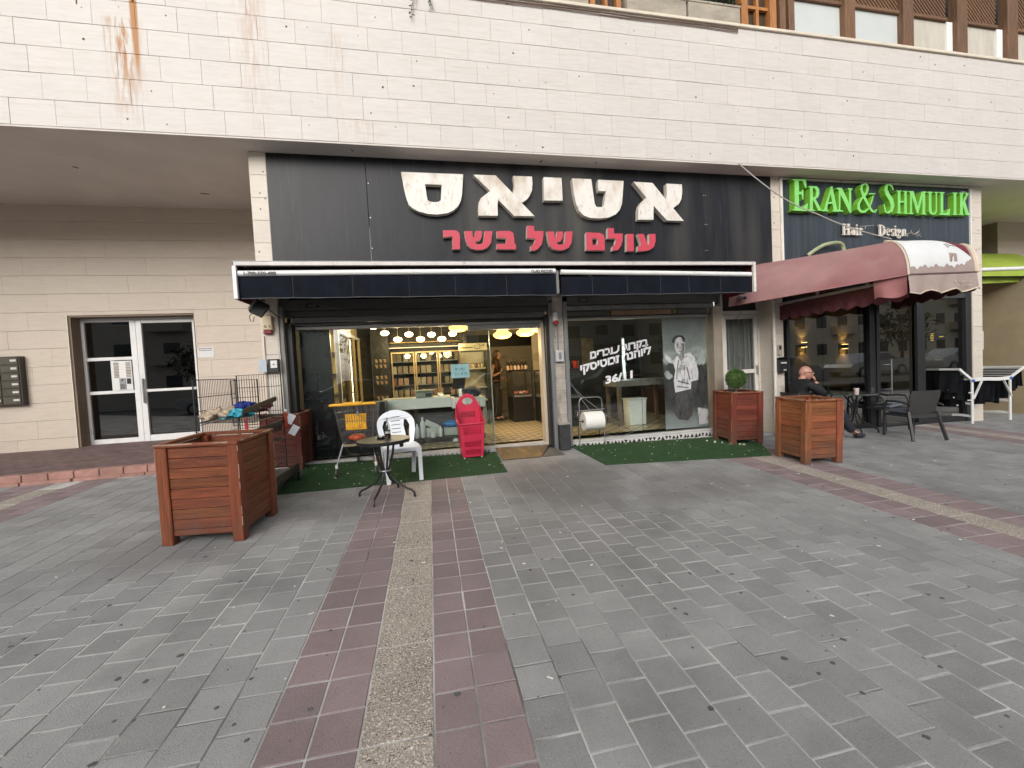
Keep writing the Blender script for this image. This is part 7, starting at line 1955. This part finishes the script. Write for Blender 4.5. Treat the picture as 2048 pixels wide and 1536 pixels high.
slanted('36/11', 3.02, 1.205, .53, .125, an-.02, 'lettering_line') if False else None
pst = thing('window_poster', 'tall black and white poster of a man in a work shirt on the right window', 'poster', (4.61, 6.757, .30))
def grey_grad():
    m = bpy.data.materials.new('poster_print'); m.use_nodes = True
    t = m.node_tree; b = t.nodes['Principled BSDF']; b.inputs['Roughness'].default_value = .6
    tc = t.nodes.new('ShaderNodeTexCoord'); sp = t.nodes.new('ShaderNodeSeparateXYZ'); t.links.new(tc.outputs['Object'], sp.inputs[0])
    n = t.nodes.new('ShaderNodeTexNoise'); n.inputs['Scale'].default_value = 3.2; n.inputs['Detail'].default_value = 6; t.links.new(tc.outputs['Object'], n.inputs['Vector'])
    h = math_node(t, 'ADD', sp.outputs[2], math_node(t, 'MULTIPLY', math_node(t, 'SUBTRACT', n.outputs['Fac'], .5), .42))
    r = t.nodes.new('ShaderNodeValToRGB'); t.links.new(math_node(t, 'DIVIDE', h, 2.07), r.inputs[0])
    e = r.color_ramp.elements
    e[0].position, e[0].color = 0, (.33,.34,.37,1); e[1].position, e[1].color = 1, (.24,.245,.26,1)
    for p, c in ((.10,.24),(.20,.07),(.34,.035),(.50,.045),(.575,.07),(.60,.27),(.68,.40),(.72,.27)):
        k = e.new(p); k.color = (c,c,c*1.03,1)
    t.links.new(r.outputs[0], b.inputs['Base Color']); return m
bk = MB().add([(-.445,0,0),(.445,0,0),(.445,0,2.06),(-.445,0,2.06)], [(0,1,2,3)]).build('print', grey_grad(), pst, recalc=False)
def tone(g, v=.25): return M('print_tone_%d' % int(g*1000), (g,g,g*1.02), .6, var=v, vs=14, stretch=(1,1,.6), spots=[((g*.25,g*.25,g*.25), 11, (1.6,1,.8), .58, .06, .8)])
lay_ = [0]
def shape(pts, g, name, v=.25):
    lay_[0] += 1; d = -.0008*lay_[0]
    MB().prism(pts, lambda u,w_,q: (u, q, w_), d-.0006, d).build(name, tone(g, v), pst)
cfn = lambda a, b: ((a-1440)/ (1690-1160)*.89, 2.06*(1-(b-60)/1285))      # proportions of the figure on the print
cv_ = lambda L: [cfn(a, b) for a, b in L]
rc = random.Random(4)
def ragged_blob(cx_, cy_, rx, ry, g, name, n=26):
    shape(cv_([(cx_+rx*(1+rc.uniform(-.22,.22))*math.cos(2*PI*k/n), cy_+ry*(1+rc.uniform(-.22,.22))*math.sin(2*PI*k/n)) for k in range(n)]), g, name, .3)
for a in ((1225,540,52,62),(1215,500,35,36),(1630,500,50,50),(1600,560,66,70),(1650,580,34,50)): ragged_blob(*a, .44, 'cloud')
for a in ((1215,720,32,40),(1240,740,36,34)): ragged_blob(*a, .40, 'cloud')
for a in ((1620,760,68,110),(1640,900,48,160),(1240,900,60,110)): ragged_blob(*a, .035, 'dark_hill')
shape(cv_([(1285,940),(1500,900),(1510,1050),(1500,1200),(1440,1260),(1330,1240),(1260,1130),(1300,1050)]), .055, 'trousers', .5)
shape(cv_([(1490,800),(1580,810),(1560,900),(1510,1000),(1490,920)]), .05, 'forearm')
shape(cv_([(1190,480),(1285,560),(1330,520),(1420,500),(1500,480),(1560,560),(1590,700),(1585,800),(1500,815),(1490,900),(1400,915),(1300,930),(1285,800),(1310,680),(1290,600),(1240,590),(1180,510)]), .55, 'shirt', .25)
shape(cv_([(1345,560),(1360,560),(1335,700),(1330,780),(1318,780),(1325,690)]), .12, 'shirt_placket')
shape(cv_([(1365,610),(1430,630),(1428,690),(1362,670)]), .33, 'shirt_pocket')
shape(cv_([(1440,640),(1460,650),(1490,790),(1475,800)]), .14, 'shirt_fold'); shape(cv_([(1330,790),(1480,840),(1480,850),(1335,810)]), .13, 'shirt_fold'); shape(cv_([(1320,850),(1470,880),(1460,890),(1325,870)]), .16, 'shirt_fold')
shape(cv_([(1345,470),(1410,470),(1430,530),(1385,580),(1355,540)]), .22, 'neck')
el = lambda cx_, cy_, rx, ry, n=22: cv_([(cx_+rx*math.cos(2*PI*k/n), cy_+ry*math.sin(2*PI*k/n)) for k in range(n)])
shape(el(1372,400,62,98), .48, 'face', .18)
shape(cv_([(1395,370),(1432,380),(1420,460),(1385,500),(1372,490),(1390,440)]), .20, 'face_shade')
shape(cv_([(1290,360),(1280,340),(1300,300),(1350,278),(1410,285),(1438,320),(1432,365),(1415,350),(1400,305),(1350,300),(1312,320),(1308,370)]), .035, 'hair')
for a in (1345,1400): shape(el(a,395,11,6,10), .06, 'eye'); shape(cv_([(a-18,378),(a+18,376),(a+18,382),(a-18,384)]), .07, 'eyebrow')
shape(cv_([(1368,400),(1378,400),(1386,438),(1362,440)]), .22, 'nose'); shape(el(1375,462,22,6,12), .12, 'mouth')
shape(cv_([(1562,1120),(1640,1135),(1690,1150),(1690,1310),(1575,1320)]), .42, 'white_cloth', .1)
# ------------------------------------------------------------------ people
def skin(name, joints, edges, mat, parent=None, sub=2, root=0):
    """joints: {key: (x,y,z,r) or (x,y,z,rx,ry)}; one continuous skinned surface"""
    keys = list(joints); idx = {k: i for i, k in enumerate(keys)}
    me = bpy.data.meshes.new(name)
    me.from_pydata([joints[k][:3] for k in keys], [(idx[a], idx[b]) for a, b in edges], [])
    ob = bpy.data.objects.new(name, me); C.objects.link(ob)
    md = ob.modifiers.new('s', 'SKIN'); md.branch_smoothing = .6
    for k, v in zip(keys, me.skin_vertices[0].data):
        j = joints[k]; v.radius = (j[3], j[4] if len(j) > 4 else j[3]); v.use_root = (idx[k] == root)
    if sub: ob.modifiers.new('u', 'SUBSURF').levels = sub
    dg = bpy.context.evaluated_depsgraph_get(); dg.update()
    m2 = bpy.data.meshes.new_from_object(ob.evaluated_get(dg)); m2.name = name
    bpy.data.objects.remove(ob); bpy.data.meshes.remove(me)
    m2.materials.clear(); m2.materials.append(mat)
    m2.polygons.foreach_set('use_smooth', [True]*len(m2.polygons))
    return put(name, m2, parent)
def head(parent, c, yaw_, mat, size=1.0, ears=True, tilt=0):
    """skull, jaw, nose, lips, brow and ears shaped on one ball; looks along +y of its own frame"""
    h = bpy.data.objects.new('head', None)
    mb = MB(); nu, nv = 36, 26; vs = []
    for i in range(nv+1):
        t = PI*i/nv
        for k in range(nu):
            a = 2*PI*k/nu
            x, y, z = math.sin(t)*math.sin(a), math.sin(t)*math.cos(a), -math.cos(t)
            X, Y, Z = x*.076, y*.094, z*.118
            if z < 0:
                q = -z; X *= 1-.30*q*q; Y = Y*(1-.18*q)+.020*q*(1 if y > 0 else .3)
                if y < 0: Y += .030*q*q
            if y < 0 and z > -.3: Y *= 1.06
            f = max(0, y)
            g = lambda px, pz, sx, sz: math.exp(-((x-px)/sx)**2-((z-pz)/sz)**2)*(f > .1)
            Y += .024*g(0,-.16,.13,.13)+.013*g(0,.02,.11,.22)          # nose
            Y += .008*g(0,-.46,.26,.07)+.007*g(0,-.56,.22,.06)-.005*g(0,-.51,.3,.03)   # lips
            Y -= .011*g(.38,.04,.18,.12)+.011*g(-.38,.04,.18,.12)     # eye sockets
            Y += .007*g(.36,.22,.28,.08)+.007*g(-.36,.22,.28,.08)     # brows
            Y += .010*g(0,-.80,.22,.14)                                # chin
            vs.append((X*size, Y*size, Z*size))
    mb.add(vs, [(i*nu+k,i*nu+(k+1)%nu,(i+1)*nu+(k+1)%nu,(i+1)*nu+k) for i in range(nv) for k in range(nu)])
    for s in ((-1,1) if ears else ()):
        pts = [(s*.073*size, -.012*size, -.028*size),(s*.080*size,-.018*size,.0),(s*.083*size,-.022*size,.022*size),(s*.078*size,-.008*size,.032*size),(s*.073*size,.004*size,.02*size)]
        mb.tube(pts, [.007*size,.011*size,.012*size,.009*size,.005*size], 8)
    o = mb.build('head', mat, parent, smooth=True)
    o.location = c; o.rotation_euler = (tilt, 0, yaw_)
    eye = M(o.name+'_eye', (.03,.02,.015), .2)
    e = MB()
    for s in (-1,1): e.ball((s*.029*size,.078*size,.004*size), (.011*size,.006*size,.006*size), 10, 6)
    e.build('eye', eye, o, smooth=True)
    return o
def hand(parent, wrist, direction, normal, mat, curl=.5, side=1, size=1.0, name='hand'):
    """palm, four unequal fingers with two bends and a thumb, grown as one skinned surface"""
    d = Vector(direction).normalized(); n = Vector(normal); n = (n-d*n.dot(d)).normalized(); s = d.cross(n)*side
    w_ = Vector(wrist); J = {}; E = []
    def add(k, p, r): J[k] = (p.x, p.y, p.z, r*size)
    add('w', w_, .024); add('p', w_+d*.045*size, .030); E.append(('w','p'))
    for i, (off, ln, r) in enumerate(((-.030,.066,.0085),(-.010,.074,.009),(.010,.070,.0088),(.029,.055,.0078))):
        b = w_+d*.085*size+s*off*size; add('b%d'%i, b, r*1.15); E.append(('p','b%d'%i))
        a = curl*.9; p1 = b+(d*math.cos(a)+n*math.sin(a))*ln*.45*size; add('m%d'%i, p1, r); E.append(('b%d'%i,'m%d'%i))
        a = curl*1.9; p2 = p1+(d*math.cos(a)+n*math.sin(a))*ln*.35*size; add('n%d'%i, p2, r*.9); E.append(('m%d'%i,'n%d'%i))
        a = curl*2.5; p3 = p2+(d*math.cos(a)+n*math.sin(a))*ln*.25*size; add('t%d'%i, p3, r*.75); E.append(('n%d'%i,'t%d'%i))
    t1 = w_+d*.03*size-s*.034*size+n*.008*size; add('h1', t1, .013); E.append(('p','h1'))
    t2 = t1+(d*.7-s*.5+n*.35).normalized()*.036*size; add('h2', t2, .0105); E.append(('h1','h2'))
    t3 = t2+(d*.9-s*.1+n*.4).normalized()*.028*size; add('h3', t3, .008); E.append(('h2','h3'))
    return skin(name, J, E, mat, parent, 1)
# the woman in the doorway
m_skin_w = M('skin_woman', (.52,.30,.21), .5, var=.05, vs=8)
m_skin_m = M('skin_man', (.50,.26,.20), .45, var=.07, vs=14, spots=[((.42,.15,.11), 9, (1,1,1), .55, .2, .6)])
wm = thing('person', 'woman with long brown hair in a sleeveless black top standing in the shop doorway', 'person', (1.60, 10.0, FZ), rad(-122))
J = {'pel':(0,0,.88,.085,.06),'wst':(0,.01,1.03,.095,.072),'chs':(0,.0,1.20,.118,.082),'sh':(0,-.01,1.33,.075,.06),'nk':(0,.0,1.42,.045),'nk2':(0,.02,1.50,.042),
     'sr':(-.145,-.01,1.345,.046),'sl':(.145,-.01,1.345,.046),'el':(.205,-.03,1.08,.036),'er':(-.225,-.04,1.09,.036),'wl':(.12,.17,1.17,.024),'wr':(-.17,.16,.98,.024),
     'hl':(-.075,0,.82,.055),'hr':(.075,0,.82,.055),'kl':(-.085,.03,.46,.045),'kr':(.09,.02,.46,.045),'al':(-.085,0,.08,.034),'ar':(.10,-.02,.08,.034),'tl':(-.09,.12,.03,.026),'tr':(.12,.10,.03,.026)}
E_ = [('pel','wst'),('wst','chs'),('chs','sh'),('sh','nk'),('nk','nk2'),('sh','sl'),('sh','sr'),('sl','el'),('sr','er'),('el','wl'),('er','wr'),('pel','hl'),('pel','hr'),('hl','kl'),('hr','kr'),('kl','al'),('kr','ar'),('al','tl'),('ar','tr')]
skin('body', J, E_, m_skin_w, wm)
hd = head(wm, (0,.045,1.595), rad(22), m_skin_w, 1.0, False)
hand(wm, (.118,.172,1.175), (-.35,.25,.9), (-.6,.5,-.3), m_skin_w, .55, -1)
hand(wm, (-.168,.165,.98), (.4,.8,.2), (.7,-.2,-.5), m_skin_w, .6, 1)
m_top = M('black_top', (.008,.008,.010), .8, var=.2); m_trs = M('dark_trousers', (.040,.034,.028), .85, var=.25, vs=20)
skin('top', {'a0':(0,.0,.88,.125,.092),'a':(0,.0,.95,.130,.097),'b':(0,.01,1.05,.116,.09),'c':(0,.0,1.2,.142,.104),'d':(0,-.01,1.335,.098,.078),'e':(0,-.005,1.39,.065,.06)}, [('a0','a'),('a','b'),('b','c'),('c','d'),('d','e')], m_top, wm)
skin('trousers', {'p':(0,0,1.0,.118,.088),'q':(0,0,.88,.140,.102),'hl':(-.088,0,.78,.098),'hr':(.088,0,.78,.098),'kl':(-.088,.03,.46,.072),'kr':(.092,.02,.46,.072),'cl':(-.088,.0,.20,.072),'cr':(.10,-.01,.20,.072),'al':(-.09,.0,.055,.078),'ar':(.105,-.02,.055,.078)}, [('p','q'),('q','hl'),('q','hr'),('hl','kl'),('hr','kr'),('kl','cl'),('kr','cr'),('cl','al'),('cr','ar')], m_trs, wm)
MB().tube([(.128*math.cos(t), .094*math.sin(t), .975) for t in [2*PI*k/28 for k in range(28)]], .017, 6, closed=True).build('belt', M('belt_tan', (.26,.10,.035), .5), wm, smooth=True)
MB().obox((.02,.125,.80), (.07,.006,.055), (.1,.1,.1)).build('badge', M('badge_blue', (.45,.55,.68), .5), wm)
m_hair = M('hair_brown', (.075,.036,.015), .5, var=.5, vs=16, stretch=(5,5,.5))
def hair_cap(parent, c, yaw_, mat, k=1.10):
    mb = MB(); nu, nv = 32, 22; vs = []
    for i in range(nv+1):
        t = PI*i/nv
        for q in range(nu):
            a = 2*PI*q/nu
            x, y, z = math.sin(t)*math.sin(a), math.sin(t)*math.cos(a), -math.cos(t)
            face = y > .12+.30*max(0,z) and z < .56 and abs(x) < .90
            f = .80 if face else k+.02*math.sin(a*9)
            vs.append((x*.080*f, y*.097*f-.006, z*.118*f if z > -.3 else -.3*.118*f+(z+.3)*.16))
    mb.add(vs, [(i*nu+q,i*nu+(q+1)%nu,(i+1)*nu+(q+1)%nu,(i+1)*nu+q) for i in range(nv) for q in range(nu)])
    o = mb.build('hair', mat, parent, smooth=60); o.location = c; o.rotation_euler = (0,0,yaw_)
    return o
hr_ = hair_cap(wm, (0,.045,1.597), rad(22), m_hair)
skin('hair_length', {'b':(0,-.02,1.58,.075,.07),'l':(-.078,.02,1.50,.034,.045),'r':(.078,.02,1.50,.034,.045),'l2':(-.10,.065,1.34,.036),'r2':(.10,.065,1.34,.036),'m':(0,-.07,1.40,.095,.045),'l3':(-.09,.10,1.19,.018),'r3':(.09,.10,1.20,.018),'m2':(0,-.09,1.22,.07,.03)},
     [('b','l'),('b','r'),('l','l2'),('r','r2'),('b','m'),('l2','l3'),('r2','r3'),('m','m2')], m_hair, wm)
for s in (-1,1): MB().obox((s*.10,.07,.022), (.085,.24,.04), (0,0,-s*.08)).build('shoe', m_black, wm, bevel=.015)
# the bald man on the terrace
gm = gz(6.45, 6.05)
mn = thing('person', 'bald man in a black jacket and glasses sitting with a hand at his chin', 'person', (6.42, 6.03, gm), rad(-98))
# local frame: he faces +y
J = {'pel':(0,-.04,.50,.15,.12),'wst':(0,-.10,.66,.145,.115),'chs':(0,-.10,.85,.135,.10),'sh':(0,-.07,.97,.08,.065),'nk':(0,-.04,1.06,.058),'nk2':(0,.0,1.12,.055),
     'sl':(-.165,-.06,.95,.045),'sr':(.165,-.06,.95,.045),'el':(-.24,.10,.74,.040),'er':(.19,.20,.79,.040),'wl':(-.10,.30,.72,.034),'wr':(.045,.16,1.005,.030),
     'hl':(-.10,.02,.50,.10),'hr':(.10,.02,.50,.10),'kl':(-.13,.46,.50,.066),'kr':(.14,.50,.49,.066),'al':(-.13,.40,.09,.045),'ar':(.15,.74,.09,.045),'tl':(-.13,.54,.04,.028),'tr':(.155,.88,.04,.028)}
skin('body', J, E_, m_skin_m, mn)
hd = head(mn, (0,.03,1.155), rad(-30), m_skin_m, 1.02, tilt=.04)
hand(mn, (.045,.165,1.0), (-.32,-.12,.85), (-.3,-.8,-.1), m_skin_m, .75, -1, 1.05)
hand(mn, (-.10,.30,.72), (.3,.9,-.1), (0,-.2,-1), m_skin_m, .5, 1, 1.05)
m_jk = M('black_jacket', (.010,.010,.012), .75, var=.3, vs=9); m_tr2 = M('navy_trousers', (.014,.016,.024), .85, var=.3, vs=14)
skin('jacket', {'p':(0,-.05,.47,.165,.14),'w':(0,-.10,.66,.162,.135),'c':(0,-.10,.85,.182,.142),'s':(0,-.075,.995,.15,.115),'k':(0,-.05,1.085,.078,.075),
     'sl':(-.185,-.06,.965,.088),'sr':(.185,-.06,.965,.088),'el':(-.24,.10,.74,.064),'er':(.19,.20,.79,.064),'wl':(-.115,.27,.723,.048),'wr':(.066,.165,.965,.044)},
     [('p','w'),('w','c'),('c','s'),('s','k'),('s','sl'),('s','sr'),('sl','el'),('sr','er'),('el','wl'),('er','wr')], m_jk, mn)
skin('trousers', {'p':(0,-.04,.50,.155,.125),'hl':(-.10,.04,.50,.112),'hr':(.10,.04,.50,.112),'kl':(-.13,.46,.50,.085),'kr':(.14,.50,.49,.085),'al':(-.13,.41,.085,.068),'ar':(.15,.735,.085,.068)}, [('p','hl'),('p','hr'),('hl','kl'),('hr','kr'),('kl','al'),('kr','ar')], m_tr2, mn)
m_shoe = M('shoe_navy', (.022,.024,.032), .5, var=.2)
for x, y in ((-.13,.47),(.155,.815)):
    skin('shoe', {'h':(x,y-.10,.05,.054,.05),'m':(x,y+.0,.052,.056,.05),'t':(x+.005,y+.13,.040,.052,.038),'a':(x,y-.08,.115,.058)}, [('h','m'),('m','t'),('h','a')], m_shoe, mn, 2).location = (0,0,-.012)
gl = MB()
hc = Vector((0,.03,1.155))
RZ = Matrix.Rotation(rad(-30), 3, 'Z')
def hp_(x,y,z): return hc+RZ @ Vector((x,y,z))
for s in (-1,1):
    gl.tube([hp_(s*.031+.024*math.cos(t), .103-.012*abs(math.cos(t))*.5, .006+.017*math.sin(t)) for t in [2*PI*k/14 for k in range(14)]], .0028, 5, closed=True)
    gl.tube([hp_(s*.055,.100,.012),hp_(s*.082,.05,.014),hp_(s*.084,-.02,.010)], .0028, 5)
gl.tube([hp_(-.008,.106,.010),hp_(.008,.106,.010)], .0028, 5)
gl.build('glasses', m_black, mn, smooth=True)
fz = MB()
for k in range(420):                    # close cropped grey fringe
    a = random.uniform(-2.4, 2.4)+PI; zz = random.uniform(-.05,.03)
    p = hp_(.079*math.sin(a)*1.0, .098*math.cos(a), zz); 
    if RZ.inverted() @ (p-hc) and (RZ.inverted() @ (p-hc)).y > .03: continue
    n_ = (p-hc).normalized(); fz.add([p, p+n_*.003+Vector((.0015,0,-.004)), p+n_*.002+Vector((-.0015,.001,-.004))], [(0,1,2)])
fz.build('hair', M('hair_grey', (.36,.32,.30), .7), mn, recalc=False)
# ------------------------------------------------------------------ the street opposite, which the windows mirror
rd = MB().add([(-70,-4.6,-.25),(80,-4.6,-.25),(80,-17,-.35),(-70,-17,-.35)], [(0,1,2,3)]).build('road', M('asphalt', (.05,.05,.052), .9, var=.2, vs=1.5, bump=.3, bs=90), None, recalc=False)
rd.location = (0,0,.35); tag(rd, kind='structure')
m_pane = M('far_window', (.03,.035,.04), .15)
def block(x0, x1, y, depth, h, col, label, cols, rows_, balc=True):
    t = thing('apartment_block', label, 'building', ((x0+x1)/2, y, -.6))
    w_ = (x1-x0)/2
    MB().box(-w_,w_,-depth,0,0,h).build('wall', M('render_'+str(int(x0)), col, .85, var=.1, vs=.6), t)
    MB().box(-w_-.1,w_+.1,-depth-.1,.1,h,h+.35).build('roof_edge', M('roof_edge_'+str(int(x0)), [c*.8 for c in col], .85), t)
    wn = MB().box(-.65,.65,-.04,.03,0,1.25).mesh('window', m_pane); sl_ = MB().box(-.75,.75,.0,.12,-.09,-.01).mesh('sill', m_soffit)
    bl = MB().box(-1.5,1.5,0,1.1,-.95,.0).mesh('balcony', M('balc_'+str(int(x0)), [c*.9 for c in col], .85))
    for r_ in range(rows_):
        for k in range(cols):
            x = -w_+(k+.5)*2*w_/cols; z = 1.9+3.0*r_
            if z+1.3 > h: continue
            q = put('window', wn, t, (x, 0, z))
            put('sill', sl_, q)
            if balc and r_ and k % 3 == 1: put('balcony', bl, t, (x, .0, z+.15))
block(-52,-21,-25,9,11,(.40,.37,.33),'grey apartment block across the street at far left',8,5)
block(-17.6,-10,-25,9,10,(.42,.40,.37),'narrow pale apartment block across the street',3,5)
block(-7,11,-27,9,11,(.40,.37,.33),'brownish apartment block straight across the street',5,5)
block(13,31,-26,9,10.5,(.46,.44,.40),'apartment block with balconies across the street at right',6,4)
block(33,70,-25,9,12.5,(.60,.53,.41),'long beige apartment block across the street at far right',13,5)
m_crown = M('street_tree_leaves', (.035,.06,.02), .7, var=.4, vs=5); m_bark = M('street_tree_bark', (.07,.05,.035), .9, var=.3)
for k, (x, y, r, lab) in enumerate(((-16,-15.5,2.0,'round street tree at the far left across the road'),(-3.5,-16,2.4,'bushy street tree across from the shop'),(7,-15,1.8,'small street tree across from the window'),(20,-16,2.2,'street tree across from the salon'),(42,-16.5,2.3,'street tree at the far right across the road'))):
    t = thing('street_tree', lab, 'tree', (x, y, -.3))
    MB().tube([(0,0,0),(.05,.05,1.2),(.0,.1,2.4)], [.16,.12,.08], 8).tube([(0,.05,1.9),(.7,.2,3.0)], [.07,.03], 6).tube([(0,.05,1.9),(-.6,-.2,3.1)], [.07,.03], 6).build('trunk', m_bark, t, smooth=True)
    fo = MB()
    for i in range(900):
        v = Vector((random.gauss(0,1),random.gauss(0,1),random.gauss(0,1))).normalized()*r*random.uniform(.45,1.05); v.z *= .7
        leaf(fo, v+Vector((0,0,2.2+r*.7)), (random.gauss(0,1),random.gauss(0,1),random.gauss(0,1)), random.uniform(.2,.4), .10)
    fo.build('crown', m_crown, t, recalc=False)
def car(x, y, col, label, flip=1):
    t = thing('parked_car', label, 'car', (x, y, .02), 0, 'cars parked along the street')
    m = M('car_paint_'+str(int(x*10)), col, .25, var=.03, coat=.6)
    sec = [(-2.15,.35),(-2.2,.62),(-2.05,.82),(-1.35,.92),(-.75,1.38),(.55,1.42),(1.35,1.02),(2.1,.92),(2.2,.6),(2.15,.33)]
    mb = MB(); vs = []
    for (wd, sc_) in ((-.86,.94),(-.80,1.0),(.80,1.0),(.86,.94)):
        for u, z in sec: vs.append((u*flip, wd*(1-.16*max(0,z-.9)/.5), z if sc_ == 1 else .35+(z-.35)*.97))
    n = len(sec)
    fs = [(a*n+i,a*n+i+1,(a+1)*n+i+1,(a+1)*n+i) for a in range(3) for i in range(n-1)]+[tuple(range(n)),tuple(3*n+i for i in reversed(range(n)))]
    mb.add(vs, fs).build('body', m, t, smooth=35)
    for s in (-1,1):
        MB().prism([(-1.15,.93),(-.68,1.32),(.50,1.35),(1.12,1.0),(.1,.94)], lambda u,v,d: (u*flip, s*(.868-.16*max(0,v-.9)/.5*.86+d), v), -.004, .004).build('side_window', m_pane, t)
        for xx in (-1.35,1.35):
            wh = MB().tube([(xx*flip,s*.70,.32),(xx*flip,s*.89,.32)], .33, 20).build('wheel', m_black, t, smooth=True)
            MB().tube([(xx*flip,s*.885,.32),(xx*flip,s*.90,.32)], .21, 14).build('rim', m_galv, wh, smooth=True)
        MB().obox((2.05*flip,s*.62,.74), (.22,.36,.12)).build('headlight', m_white_alu, t)
for x, y, c, lab, f in ((-10.5,-6.6,(.20,.21,.22),'grey parked car opposite the entrance door',1),(-3.2,-6.7,(.10,.11,.13),'dark grey parked car opposite the shop window',-1),(3.3,-6.6,(.32,.33,.34),'silver parked car opposite the shop doorway',1),(9.6,-6.7,(.12,.125,.13),'charcoal parked car opposite the poster',1),(19,-6.6,(.06,.07,.09),'blue black parked car opposite the salon window',-1),(25.5,-6.7,(.18,.19,.2),'grey parked car opposite the salon door',1),(32,-6.6,(.25,.24,.23),'pale parked car at the far right of the street',-1)):
    car(x, y, c, lab, f)
